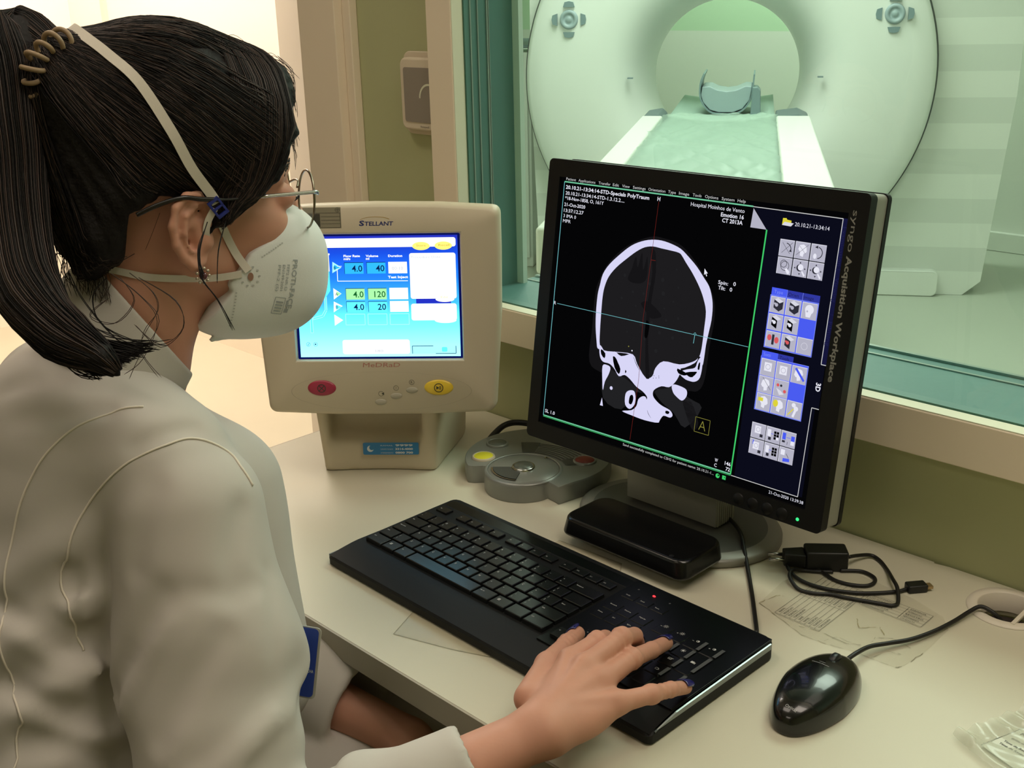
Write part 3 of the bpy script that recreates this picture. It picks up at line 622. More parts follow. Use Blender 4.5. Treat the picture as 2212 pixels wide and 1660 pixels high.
def mouse_top(x, y):
    z = .06; 
    for _ in range(50): z -= max(-.002, min(.004, float(mouse(np.array([[x, y, z]]))[0])))*.8
    return z+.0003
def mouse_text(s, x, y, h, w, rot):
    q = MB(); q.text(s, x, y, h, 0, 0, None, w=w, rot=rot, align='c'); b = MB(); b.add([(v[0], v[1], mouse_top(v[0], v[1])) for v in q.v], q.f); b.build('lettering', 'ink_white', ms)
mouse_text('Optical', .002, -.053, .0026, .0105, math.radians(-3)); mouse_text('Optical Mouse', -.004, .013, .0014, .017, math.radians(-3)); mouse_text('wheel', -.004, .0165, .0011, .006, math.radians(-3))
# ================================================================== scanner workstation monitor
mat('bezel_black', '0C0C0D', .45, spec=.3); mat('bezel_inner', '0B0B0C', .3); mat('silver_plastic', '9B9A90', .38, metal=.25); mat('foot_grey', '6C6B66', .4, metal=.2); mat('foot_rim', '8E8B82', .4, metal=.2)
mat('logo_grey', '8E8E87', .4)
for n, c, s in (('px_black', '050506', 1), ('px_navy', '0B0C1A', 1), ('px_navy2', '15163A', 1), ('px_white', 'E6E6F2', 1), ('px_text', 'C8C8C8', 1), ('px_green', '3FCB6A', 1), ('px_green2', '6FC49A', 1), ('px_cyan', '6FB9C0', 1), ('px_bone', 'D8D6F6', 1),
                ('px_brain', '1D1C1E', 1), ('px_brain2', '151416', 1), ('px_tissue', '212123', 1), ('px_red', '6B1F1A', 1), ('px_icon', 'B4B3C4', 1), ('px_icon_hi', 'D8D8E4', 1), ('px_icon_dk', '2E2E38', 1), ('px_blue', '4A5CF0', 1), ('px_blue2', '7C8CF4', 1), ('px_tab', '3038A0', 1), ('px_yellow', 'DCD23C', 1), ('px_rose', 'D85A5E', 1), ('px_olive', '8C8A3C', 1), ('px_vent', '0B0B0C', 1), ('px_dimtext', '1E1F4C', 1)):
    emi(n, c, s)
tl = .145; MS = .001
mo = empty('workstation_monitor', (-.727, 1.0, DZ), 'large black tilted monitor showing a head scan, grey side bands, on an oval grey foot', 'monitor')
MO = Vector((-.7065, .965, 1.004)); ML = (.727, -1.0, -DZ)
TM = frameT(MO, (1, 0, 0), (0, math.sin(tl), math.cos(tl))) @ Matrix.Scale(MS, 4)       # millimetres in the screen plane, z out of the screen
b = MB()
o_ = rrect(-207, -172.5, 208, 172.5, 6); 
def frame_piece(z0, z1, x0, y0, x1, y1):    # bezel ring: outer rounded, inner rectangular
    n = len(o_); inn = []
    for x, y in o_:
        inn.append((min(max(x, x0), x1), min(max(y, y0), y1)))
    v = [(x, y, z1) for x, y in o_]+[(x, y, z1) for x, y in inn]+[(x, y, z0) for x, y in o_]+[(x, y, z0) for x, y in inn]; f = []
    for i in range(n):
        j = (i+1) % n; f += [(i, j, n+j, n+i), (2*n+i, 3*n+i, 3*n+j, 2*n+j), (i, 2*n+i, 2*n+j, j)]
        if (Vector(inn[i])-Vector(inn[j])).length > 1e-6: f.append((n+i, n+j, 3*n+j, 3*n+i))
    b.add(v, [tuple(reversed(q)) for q in f], 0, False, TM)
frame_piece(-9, 4, -189, -151.5, 187, 152)
b.build('bezel', 'bezel_black', mo, loc=ML)
b = MB(); b.prism(rrect(-206, -171.5, 207, 171.5, 6), -32, -9, 0, TM); b.build('side_band', 'silver_plastic', mo, loc=ML)
b = MB(); b.prism(rrect(-207, -172.5, 208, 172.5, 6), -39, -32, 0, TM); b.prism(rrect(-150, -110, 150, 110, 20), -64, -39, 0, TM, top=None); b.build('back_shell', 'bezel_black', mo, loc=ML)
b = MB(); b.text('syngo', 0, 0, 6.0, 4.15, 0, TM @ Matrix.Translation((196.0, 155, 0)) @ Matrix.Rotation(-PI/2, 4, 'Z') @ Matrix.Translation((0, -4.5, 0)), w=40, bold=0.0)
b.text('Acquisition Workplace', 0, 0, 6.0, 4.15, 0, TM @ Matrix.Translation((196.0, 155, 0)) @ Matrix.Rotation(-PI/2, 4, 'Z') @ Matrix.Translation((44, -4.5, 0)), w=126, bold=.028)
b.build('lettering', 'logo_grey', mo, loc=ML)
for i, x in enumerate((108.7, 126.5, 144.1, 162.4)):
    b = MB(); b.lathe([(0, 5.2), (6.0, 5.0), (6.8, 4.0), (6.8, 3.5)], 24, 0, TM @ Matrix.Translation((x, -163.7, 0))); b.build('button', 'bezel_black', mo, loc=ML)
emi('led_green', '30E070', 2.0); b = MB(); b.lathe([(0, 4.8), (1.6, 4.6), (1.9, 3.9)], 16, 0, TM @ Matrix.Translation((180.6, -164, 0))); b.build('power_light', 'led_green', mo, loc=ML)
# --- display contents (flat graphics of the screen itself)
PX = ['px_black', 'px_navy', 'px_navy2', 'px_white', 'px_text', 'px_green', 'px_green2', 'px_cyan', 'px_bone', 'px_brain', 'px_brain2', 'px_tissue', 'px_red', 'px_icon', 'px_icon_hi', 'px_icon_dk', 'px_blue', 'px_blue2', 'px_tab', 'px_yellow', 'px_rose', 'px_olive', 'px_dimtext']
I = {n[3:]: i for i, n in enumerate(PX)}
b = MB(); R_ = lambda x0, y0, x1, y1, z, c: b.rect(x0, y0, x1, y1, z, I[c], TM)
LN = lambda p, w, z, c: b.line(p, w, z, I[c], TM); PG = lambda p, z, c: b.poly(p, z, I[c], TM)
TX = lambda t, x, y, h, c='white', z=.6, **k: b.text(t, x, y, h, z, I[c], TM, **k)
R_(-189, -151.5, 187, 152, 0, 'black')
R_(97.5, -141, 180, 124, .15, 'navy'); PG([(80, 145), (180, 145), (180, 124), (98, 124)], .15, 'navy')
R_(180, 0, 186.5, 146, .15, 'navy2'); R_(176.5, -46, 184, 0, .15, 'navy')
LN([(-183.7, 146.6), (78.2, 146.2)], 1.5, .3, 'green2'); LN([(-183.9, 146.6), (-184.6, -142)], .9, .3, 'cyan'); LN([(-184.6, -142), (92.6, -140.6)], 1.5, .3, 'green2'); LN([(-184.6, -143.6), (92.6, -142.2)], .5, .3, 'green'); LN([(92.6, -141), (97.5, 124.5)], 1.7, .3, 'green')
LN([(78.2, 146), (180.2, 145.6), (179.6, -.2), (185, -.2)], .8, .3, 'text'); LN([(184.4, -45.9), (176.3, -45.9), (175.2, -141.8), (93.4, -141.8)], .8, .3, 'text')
PG([(78.9, 144.5), (77.8, 124.6), (97.2, 124.6)], .35, 'icon')
for t, x, w in (('Patient', -181.4, 15.5), ('Applications', -162.1, 26), ('Transfer', -131.2, 18), ('Edit', -109.8, 9), ('View', -96.1, 11), ('Settings', -80.5, 18), ('Orientation', -58.6, 23.5), ('Type', -31.3, 10.5), ('Image', -16.6, 13.5), ('Tools', 1.6, 11.5), ('Options', 17.6, 17), ('System', 38.9, 16), ('Help', 58.7, 10)):
    TX(t, x, 148.6, 3.2, 'text', w=w)
for t, x, y, h, w, bo in (('20.10.21-13:34:14-STD-Specials PolyTraum', -180.8, 138.6, 4.2, 124.8, .02), ('20.10.21-13:34:14-STD-1.3.12.2....', -180.5, 131.8, 4.0, 90, .01), ('*18-Nov-1858, O, 161Y', -180.5, 125.8, 4.0, 60, .01), ('21-Oct-2020', -180.9, 118.3, 4.0, 33, .01), ('13:37:12.27', -180.7, 111.3, 4.0, 31, .01), ('3 IMA 0', -180.7, 104.8, 4.0, 20, 0), ('MPR', -180.8, 98.8, 4.0, 12.4, 0), ('H', -44.6, 138.9, 4.4, 3.8, .02), ('R', -183.2, -1.2, 4.0, 3.2, .01), ('SL 1.0', -182.1, -137.6, 4.2, 16.3, .01),
                       ('Spin:', 47.3, 60.6, 4.0, 12.6, .01), ('Tilt:', 48.1, 54.8, 4.0, 9, .01), ('0', 66.2, 61.4, 4.2, 3.2, .01), ('0', 62.6, 54.9, 4.2, 3.2, .01), ('W', 71.0, -132.0, 3.8, 4, .01), ('C', 71.0, -137.8, 3.8, 3.4, .01)):
    TX(t, x, y, h, 'white', w=w, bold=bo)
TX('146', 91.5, -132.2, 4.0, 'white', align='r', bold=.02); TX('72', 91.5, -138.2, 4.0, 'white', align='r', bold=.02)
TX('Hospital Moinhos de Vento', 68.8, 138.2, 4.2, 'white', align='r', w=68.2, bold=0); TX('Emotion 16', 68.8, 131.6, 4.2, 'white', align='r', w=28.5, bold=.02); TX('CT 2013A', 68.2, 125.8, 4.2, 'white', align='r', w=25.5, bold=.02)
TX('Send successfully completed to CSH2 for patient name: 20.10.21-1...', -56.1, -147.6, 3.0, 'text', w=128)
TX('21-Oct-2020 13:39:38', 141.8, -147.8, 3.4, 'white', w=41, z=1.0); TX('20.10.21-13:34:14', 129, 132.2, 4.0, 'white', w=38.5)
b.disc((77, -147), 2.6, .5, I['green'], TM, n=20); R_(83, -149, 87.5, -144.6, .5, 'green'); R_(85.5, -147, 86.6, -146, .6, 'black'); b.disc((78, -146.2), 1.0, .6, I['black'], TM, n=12)
# skull and brain slice
skO = [(-111.0, -34.1), (-114.5, -18), (-116.3, -0.8), (-116.5, 21.1), (-114.5, 33.4), (-111.6, 46.7), (-103.1, 59.7), (-87.6, 74.5), (-74.3, 85.0), (-60.7, 91.6), (-47.0, 95.3), (-33.1, 96.2), (-19.0, 94.3), (-6.0, 90.6), (5.0, 83.8), (17.4, 74.7), (28.9, 63.6), (36.5, 55.7), (41.3, 45.6), (43.9, 35.1), (44.5, 20.5), (42.8, 5.4), (41.4, -7.8), (41.1, -21.0), (40.3, -30.5), (37.5, -24), (34, -22), (30, -30), (10, -41), (-12, -40), (-24, -58), (-36, -62), (-50, -47), (-58, -39), (-82, -41), (-94.7, -44.6), (-103, -42), (-105, -42), (-109, -41)]
def sm(p, n=4, closed=True):
    k = len(p); out = []
    for i in range(k):
        a, b_, c, d_ = [Vector(p[(i+j) % k]) for j in (-1, 0, 1, 2)]
        for q in range(n): t = q/n; out.append(tuple(.5*((2*b_)+(c-a)*t+(2*a-5*b_+4*c-d_)*t*t+(-a+3*b_-3*c+d_)*t**3)))
    return out
PG(sm([(-119, -60), (-120, -20), (-120.5, 20), (-116, 40), (-104, 62), (-80, 84), (-50, 98), (-30, 99), (-5, 94), (20, 75), (42, 48), (48, 25), (46, -10), (45, -45), (38, -60), (20, -64), (-40, -80), (-95, -70)]), .20, 'brain2')
PG(sm(skO, 3), .30, 'bone')
skI = [(-105.5, -37.1), (-107.5, -21.3), (-108.5, 2.6), (-108.7, 20.4), (-107.2, 32.6), (-102.5, 45.1), (-92.8, 57.3), (-79.5, 69.0), (-66.3, 79.4), (-55.2, 85.7), (-43.7, 88.2), (-31.9, 87.6), (-20.3, 87.1), (-7.7, 86.1), (-2.7, 82.7), (2.6, 77.1), (13.0, 66.7), (23.7, 53.7), (30.9, 42.0), (36.2, 28.2), (36.6, 9.8), (36.6, -5.1), (36.0, -16.4), (33.7, -23.4), (26.7, -29.6), (10, -36), (-12, -37), (-22, -47), (-25, -57), (-34, -61), (-48, -48), (-56, -38), (-80, -40), (-98, -42)]
PG(sm(skI, 3), .36, 'brain')
PG(sm([(-46, 82), (-41, 60), (-43, 20), (-40, -20), (-34, -60), (-29, -60), (-36, -20), (-38, 20), (-36, 60), (-40, 83)]), .40, 'brain2')
PG(sm([(-70, 60), (-66, 74), (-62, 62), (-58, 80), (-54, 60), (-50, 76), (-48, 52), (-58, 44), (-74, 46)]), .38, 'brain2')
PG(sm([(-52, 22), (-44, 26), (-33, 22), (-22, 14), (-26, 10), (-36, 8), (-44, 14)]), .42, 'brain2'); PG(sm([(-42, 4), (-37, 0), (-38, -14), (-42, -14)]), .42, 'black')
b.disc((-57.5, -34), .9, .45, I['white'], TM, n=10); b.disc((-63, -30), .8, .45, I['olive'], TM, n=8)
PG(sm([(-105.9, -38), (-102.9, -38), (-94.7, -44.6), (-82.6, -40.1), (-72.1, -43.4), (-57.9, -38.1), (-53.7, -42.2), (-49.1, -49.1), (-40.7, -57.2), (-32.3, -61.9), (-24.9, -57.7), (-20.5, -46.9), (-14.4, -39.2), (-0.7, -37.5), (9.9, -38.5), (12.7, -42.7), (10.4, -50.9), (6.4, -57.9), (-0.4, -64.5), (-10.8, -65.7), (-20.5, -72.4), (-20.8, -79.4), (-14.1, -84.7), (-6.5, -87.8), (4.3, -90.1), (8.8, -94.9), (5.5, -98.6), (-3.4, -98.5), (-7.7, -104.9), (-9.6, -108.3), (-18.3, -106.5), (-25.2, -100.2), (-30.2, -89.5), (-28.7, -83.2), (-35.5, -77.8), (-45.7, -74.2), (-56.0, -67.5), (-64.4, -64.3), (-72.7, -67.6), (-79.9, -60.7), (-88.2, -56.0), (-98.5, -55.5), (-103.9, -49.6)], 3), .50, 'bone')
for P_, c in (([(-96.3, -62.2), (-80, -64), (-69.1, -66.4), (-48.2, -73.8), (-32.2, -84.0), (-44.3, -80), (-63.9, -105.6), (-93.0, -98.2)], 'tissue'), ([(-19.2, -73.1), (-2, -66), (4.5, -58.0), (26.9, -70.2), (45.9, -77.2), (27.2, -104.9), (10.0, -92), (-7.9, -84)], 'tissue'), ([(20, -75), (30, -72), (44, -95), (38, -105), (28, -92)], 'brain2')): PG(sm(P_, 3), .46, c)
PG(sm([(-62.4, -107.3), (-49.3, -103.1), (-42.7, -96.5), (-40.9, -88.0), (-35.2, -83.1), (-30.3, -83.6), (-27.6, -90.9), (-26.6, -98.6), (-20.9, -105.1), (-10.1, -108.4), (-28.7, -110.1), (-48.5, -109.0)], 3), .52, 'bone')
PG(sm([(-59.1, -98.4), (-60.2, -86.5), (-55.9, -81.1), (-48.7, -79.8), (-45.5, -85.1), (-45.4, -95.1), (-51.9, -102.3)], 3), .52, 'bone'); PG(sm([(-54.0, -95.2), (-53.4, -87.0), (-49.7, -85.1), (-48.1, -89.7), (-50.2, -96.3)], 3), .56, 'black')
PG(sm([(-98.3, -60.6), (-91.7, -58.2), (-86.3, -60.4), (-87.8, -68.5), (-92.4, -78.6), (-94.1, -89.3), (-96.3, -78.5)], 3), .52, 'bone'); PG([(-96.4, -108.3), (-91.7, -108.2), (-94.3, -98.5)], .52, 'bone')
PG(sm([(3.2, -62.1), (8.2, -59.5), (21.0, -61.0), (24.6, -65.0), (23.6, -71.0), (18.5, -75.6), (10.0, -72.2), (5.5, -68.4)], 3), .52, 'bone')
PG(sm([(10.8, -45.0), (20.3, -39.5), (30.9, -35.3), (33.2, -27.9), (36.9, -22.4), (40.1, -29.3), (38.9, -44.6), (33.1, -50.6), (25.3, -51.4), (18.3, -50.1)], 3), .52, 'bone')
b.disc((-82, -84), 2.2, .52, I['bone'], TM, n=12)
for P_ in ([(-102.9, -41.2), (-96.0, -44.9), (-96.5, -51.1), (-102.1, -47.2)], [(-84.3, -46.5), (-80, -47), (-76.0, -51.8), (-71.3, -58.8), (-73.0, -65.2), (-80.2, -58.7)], [(19.6, -43.1), (31.5, -39.6), (34.3, -39.9), (29.1, -46.4), (23.5, -46.5)], [(8, -41), (22, -44), (18, -47), (10, -46)], [(-1, -92), (4, -92), (3, -95), (-1, -95)], [(-64, -58), (-62, -60), (-64, -62)], [(35, -30), (37, -28), (37, -36), (34.6, -36)]): PG(sm(P_, 2), .6, 'black')
for k in range(7): b.disc((-30+k*2.4+(k % 3), -55-(k*37 % 5)), .5, .6, I['tissue'], TM, n=6)
for k in range(26):
    a = k*2.4; r = 20+k*1.9; b.disc((-36+r*math.cos(a)*.85, 22+r*.8*math.sin(a)), 1.2+.4*(k % 4), .37+.001*(k % 5), I['tissue'], TM, n=8) if abs(r*math.cos(a)) < 58 and -30 < 22+r*.8*math.sin(a) < 70 else None
LN([(-178, .6), (94, .8)], .55, .7, 'cyan'); LN([(25.8, 1), (25.2, -9)], .7, .7, 'cyan'); LN([(23.8, 1), (25.8, 3.2), (27.8, 1)], .5, .7, 'cyan')
LN([(-42.4, 138), (-46.5, 4), (-43.4, -64), (-46.6, -138)], .5, .68, 'red'); LN([(-44, 73), (-38, 73)], .6, .7, 'red')
PG([(28.1, 74.2), (28.4, 67.2), (30.0, 68.8), (31.4, 66.0), (32.4, 66.6), (31.0, 69.2), (33.0, 69.4)], .75, 'white')
LN([(39.8, -88.9), (59, -88.9), (59, -105.6), (39.8, -105.6), (39.8, -88.9)], .5, .6, 'olive'); LN([(45.5, -102.3), (49.6, -92), (53.6, -102.3)], .8, .6, 'olive'); LN([(47, -98.6), (52.2, -98.6)], .8, .6, 'olive')
PG([(114.4, 131.8), (114.6, 138.6), (118.5, 138.9), (119.8, 137.4), (124.6, 137), (124.6, 131.6)], .5, 'yellow'); PG([(114.4, 131.6), (117, 135), (127.6, 134.6), (124.8, 131.2)], .55, 'icon_hi')
# icon buttons
def icon(x0, y0, x1, y1, k, z=.5):
    R_(x0, y0, x1, y1, z, 'icon_hi'); R_(x0+.7, y0+.1, x1-.1, y1-.7, z+.03, 'icon'); cx, cy = (x0+x1)/2, (y0+y1)/2; w = (x1-x0)/16; q = z+.08
    H = [(cx-4.4*w, cy+1*w), (cx-3*w, cy+5*w), (cx+1*w, cy+6*w), (cx+4*w, cy+4*w), (cx+5*w, cy-.5*w), (cx+3.4*w, cy-2.4*w), (cx+2*w, cy-2.6*w), (cx+1.4*w, cy-6*w), (cx-2*w, cy-5*w), (cx-2*w, cy-2*w)]
    if k == 'head': PG(H, q, 'white'); LN([(cx-6*w, cy-5*w), (cx+6*w, cy+6*w)], .3, q+.05, 'icon_dk'); LN([(cx-3*w, cy+4*w), (cx+4*w, cy-3*w)], .25, q+.05, 'icon_dk')
    elif k == 'headp': PG([(2*cx-a, c) for a, c in H][::-1], q, 'white'); LN([(cx+6*w, cy-4*w), (cx-4*w, cy+7*w)], .35, q+.05, 'icon_dk')
    elif k == 'headb': PG([(2*cx-a, c) for a, c in H][::-1], q, 'white'); LN([(cx+6*w, cy-5*w), (cx-4*w, cy+6*w)], 2.4, q+.05, 'blue')
    elif k == 'heady': PG(H, q, 'white'); R_(cx-6*w, cy+.5*w, cx-.5*w, cy+4*w, q+.05, 'yellow')
    elif k == 'heado': PG(H, q, 'white'); b.disc((cx-3.5*w, cy+2*w), 2.8*w, q+.05, I['yellow'], TM, ry=3.6*w, n=16)
    elif k == 'cross': LN([(cx-5*w, cy-5*w), (cx+6*w, cy+6*w)], .35, q, 'icon_dk'); LN([(cx-5*w, cy+5*w), (cx+4*w, cy-5*w)], .35, q, 'icon_dk'); b.ring((cx-1*w, cy-1*w), 5.4*w, 6.2*w, q, I['icon_dk'], TM, -.1, 1.5, 14); PG([(cx+3*w, cy-3*w), (cx+6*w, cy-3*w), (cx+4.6*w, cy)], q, 'icon_dk')
    elif k == 'rot': b.ring((cx-1*w, cy), 5*w, 5.8*w, q, I['icon_dk'], TM, -1.4, 1.4, 16); b.disc((cx-3*w, cy-3.5*w), 1.8*w, q, I['white'], TM, ry=2.6*w, n=12); PG([(cx-1*w, cy+7*w), (cx-4*w, cy+5*w), (cx-.6*w, cy+4*w)], q, 'icon_dk')
    elif k == 'orbit': b.ring((cx-1*w, cy+2*w), 3.2*w, 3.7*w, q, I['icon_dk'], TM); b.ring((cx+.6*w, cy), 4.2*w, 4.7*w, q, I['icon_dk'], TM); PG([(cx+1*w, cy-3*w), (cx+3*w, cy-2*w), (cx+6.5*w, cy-5*w), (cx+6*w, cy-7.4*w), (cx+4*w, cy-7.4*w)], q+.04, 'white')
    elif k == 'move': b.disc((cx-.4*w, cy+.4*w), 3.4*w, q, I['icon_dk'], TM, n=16); b.disc((cx+.8*w, cy+1*w), 3*w, q+.03, I['white'], TM, n=16); [PG([(cx+6.5*w*math.cos(a), cy+6.5*w*math.sin(a)), (cx+4.8*w*math.cos(a)-1*w*math.sin(a), cy+4.8*w*math.sin(a)+1*w*math.cos(a)), (cx+4.8*w*math.cos(a)+1*w*math.sin(a), cy+4.8*w*math.sin(a)-1*w*math.cos(a))], q, 'icon_dk') for a in (0, PI/2, PI, 1.5*PI)]; PG([(cx+2*w, cy-3*w), (cx+3*w, cy-2*w), (cx+6.5*w, cy-6*w), (cx+5*w, cy-7.4*w)], q+.04, 'white')
    elif k in ('cube', 'cubew', 'cuber'): PG([(cx-4*w, cy-3*w), (cx+2*w, cy-6*w), (cx+2*w, cy+2*w), (cx-4*w, cy+5*w)], q, 'icon_dk' if k != 'cubew' else 'black'); PG([(cx-4*w, cy+5*w), (cx+2*w, cy+2*w), (cx+6*w, cy+4*w), (cx, cy+7*w)], q, 'icon_hi'); PG([(cx+2*w, cy-6*w), (cx+6*w, cy-3*w), (cx+6*w, cy+4*w), (cx+2*w, cy+2*w)], q, 'icon_dk' if k == 'cube' else 'icon'); b.disc((cx-1*w, cy), 1.8*w, q+.05, I['icon' if k == 'cube' else ('white' if k == 'cubew' else 'rose')], TM, n=12); b.disc((cx-2.8*w, cy+1*w), 1.1*w, q+.05, I['white' if k == 'cubew' else ('icon' if k == 'cube' else 'rose')], TM, n=10)
    elif k == 'skull': b.disc((cx, cy+1.4*w), 4.6*w, q, I['white'], TM, n=18); PG([(cx-3*w, cy-6*w), (cx+1.5*w, cy-6*w), (cx+3*w, cy-1*w), (cx-4*w, cy-1*w)], q, 'white'); b.disc((cx-2*w, cy-.5*w), 1*w, q+.05, I['icon'], TM, n=8)
    elif k == 'lungs': b.disc((cx-4*w, cy+1.5*w), 2.4*w, q, I['rose'], TM, ry=3*w, n=14); b.disc((cx+4*w, cy), 2.4*w, q, I['rose'], TM, ry=3.2*w, n=14); R_(cx-1.2*w, cy-5*w, cx+1.4*w, cy+5*w, q, 'icon_dk')
    elif k == 'scatter': b.disc((cx-3.6*w, cy+3*w), 1.6*w, q, I['rose'], TM, n=10); b.disc((cx, cy+3*w), 1.3*w, q, I['icon_dk'], TM, n=8); b.disc((cx+4.4*w, cy-2*w), 1.7*w, q, I['rose'], TM, n=10); PG([(cx-5*w, cy), (cx, cy-2*w), (cx+4*w, cy-5*w), (cx-1*w, cy-6.5*w)], q, 'icon_hi')
    elif k == 'pic': R_(cx-4*w, cy-3.4*w, cx+4*w, cy+5*w, q, 'white'); b.ring((cx, cy+.8*w), 2.2*w, 2.7*w, q+.05, I['icon'], TM)
    elif k == 'joint': b.disc((cx-.8*w, cy+4.6*w), 2.2*w, q, I['white'], TM, n=14); b.disc((cx+2*w, cy+1.5*w), 2.4*w, q, I['white'], TM, n=14); LN([(cx+2*w, cy+1*w), (cx-.5*w, cy-7*w)], 2.4*w, q, 'white'); LN([(cx-6*w, cy-6*w), (cx-.5*w, cy+1*w)], 1*w, q+.05, 'yellow')
    elif k in ('save', 'grid', 'grid2', 'q', 'net', 'send'):
        if k in ('save', 'q'): R_(cx-4*w, cy-2.4*w, cx+2.6*w, cy+5*w, q, 'white'); b.ring((cx-.4*w, cy+1.4*w), 1.8*w, 2.3*w, q+.05, I['icon'], TM); R_(cx+2*w, cy-5.6*w, cx+5.4*w, cy-2.6*w, q+.06, 'icon_dk')
        if k == 'q': b.text('?', cx-5*w, cy+2.4*w, 4*w, q+.07, I['blue'], TM, bold=.03)
        if k in ('grid', 'grid2'):
            R_(cx-6.4*w, cy-2*w, cx-2.6*w, cy+5*w, q, 'white'); R_(cx-5*w, cy-5.6*w, cx-2*w, cy-2.6*w, q+.06, 'icon_dk'); LN([(cx-2.4*w, cy+1*w), (cx+.2*w, cy+1*w)], .5, q, 'blue')
            for i in (0, 1):
                for j in (0, 1, 2): R_(cx+(.8+2.9*i)*w, cy+(-4+2.9*j)*w, cx+(3.3+2.9*i)*w, cy+(-1.5+2.9*j)*w, q, 'white' if (i == 1 and j == 0 and k == 'grid') else 'black')
        if k == 'net': R_(cx-6.4*w, cy-1*w, cx-2.8*w, cy+5.6*w, q, 'blue'); R_(cx+3*w, cy-1*w, cx+6.8*w, cy+4*w, q, 'blue'); R_(cx+3*w, cy-5*w, cx+6.8*w, cy-1*w, q, 'white'); LN([(cx-2*w, cy+1.5*w), (cx+2.4*w, cy+1.5*w)], .5, q, 'blue'); R_(cx-6.4*w, cy-4*w, cx-3.2*w, cy-2*w, q, 'icon_dk'); b.text('1', cx-.8*w, cy-5.6*w, 3*w, q, I['icon_dk'], TM)
        if k == 'send': R_(cx-6*w, cy, cx-1.6*w, cy+5.4*w, q, 'white'); LN([(cx, cy+2*w), (cx+3*w, cy-2*w)], .5, q, 'icon_dk'); PG([(cx-3*w, cy-3*w), (cx+4*w, cy-2.4*w), (cx+4.4*w, cy-5.4*w), (cx-3*w, cy-6.6*w)], q, 'blue')
    elif k == 'off': b.ring((cx, cy), 3*w, 3.4*w, q, I['icon_hi'], TM)
for r_, row in enumerate((('cross', 'head', 'rot'), ('orbit', 'move', 'move'))):
    for c_, k in enumerate(row): icon(115+17.8*c_, 100.6-18*r_, 132+17.8*c_-.6+.3, 117.7-18*r_, k)
R_(112, 4.5, 167.8, 60, .3, 'blue2'); R_(112.6, 5.1, 167.2, 59.4, .33, 'blue'); R_(112.8, 60, 131, 67.6, .3, 'blue'); R_(131, 60, 149, 67.4, .3, 'tab'); R_(149, 60, 168, 67.4, .3, 'tab'); LN([(131, 60), (131, 67.4)], .4, .35, 'blue2'); LN([(149, 60), (149, 67.4)], .4, .35, 'blue2')
TX('Type', 116, 62, 3.6, 'blue2'); TX('Orien', 132.5, 61.8, 3.6, 'dimtext'); TX('Image', 150, 61.8, 3.6, 'dimtext')
for r_, row in enumerate((('cube', 'cube', 'skull'), ('cubew', 'cubew', None), ('lungs', 'cuber', 'off'))):
    for c_, k in enumerate(row):
        if k: icon(113.2+18.3*c_, 42-18.1*r_, 130.3+18.3*c_, 58.8-18.1*r_, k)
R_(110.6, -63, 166.6, -4.8, .3, 'blue2'); R_(111.2, -62.4, 166, -5.4, .33, 'blue'); R_(111.2, -6, 130.4, .9, .36, 'blue'); R_(130.4, -5, 148.4, .9, .3, 'tab'); TX('Setti', 113.6, -4.4, 3.4, 'blue2'); TX('Tools', 132.6, -4.2, 3.4, 'dimtext')
for r_, row in enumerate((('pic', 'pic', 'headb'), ('headp', 'scatter', None), ('heady', 'heado', 'joint'))):
    for c_, k in enumerate(row):
        if k: icon(112+18.2*c_, -25-18.5*r_, 129.2+18.2*c_, -7-18.5*r_, k)
for r_, row in enumerate((('save', 'grid', 'net'), ('q', 'grid2', 'send'))):
    for c_, k in enumerate(row): icon(111+17.9*c_, -93.3-17.6*r_, 128.2+17.9*c_, -76.6-17.6*r_, k)
b.text('3D', 0, 0, 5.2, .6, I['white'], TM @ Matrix.Translation((177.6, -19.2, 0)) @ Matrix.Rotation(-PI/2, 4, 'Z'), bold=.03)
for t, y in (('Examination', 138), ('Viewing', 88), ('Filming', 44)): b.text(t, 0, 0, 4.4, .5, I['dimtext'], TM @ Matrix.Translation((181.0, y, 0)) @ Matrix.Rotation(-PI/2, 4, 'Z'), w=3.5*len(t))
LN([(180, 96), (186, 96)], .4, .4, 'dimtext'); LN([(180, 51), (186, 51)], .4, .4, 'dimtext')
b.build('display', PX, mo, loc=ML)
# --- stand
b = MB(); b.box((-.794, .992, .766), (-.662, 1.030, .905)); b.lathe([(0, .0), (.022, 0), (.024, .0015)], 24, 0, Matrix.Translation((-.722, .9915, .838)) @ Matrix.Rotation(PI/2, 4, 'X') @ Matrix.Scale(.55, 4, (0, 1, 0)))
for k in range(8): b.box((-.662, .9945+.0042*k, .766), (-.6608, .9965+.0042*k, .905))
b.build('neck', 'silver_plastic', mo, loc=ML)
b = MB(); T = Matrix.Translation((-.7215, 1.000, 0)) @ Matrix.Scale(.102/.131, 4, (0, 1, 0))
b.lathe([(0, .7500), (.128, .7500), (.131, .7515), (.131, .757), (.126, .760), (.113, .7615)], 96, 1, T); b.lathe([(.113, .7615), (.108, .7608), (0, .7635)], 96, 0, T); b.build('foot', ['foot_grey', 'foot_rim'], mo, loc=ML)
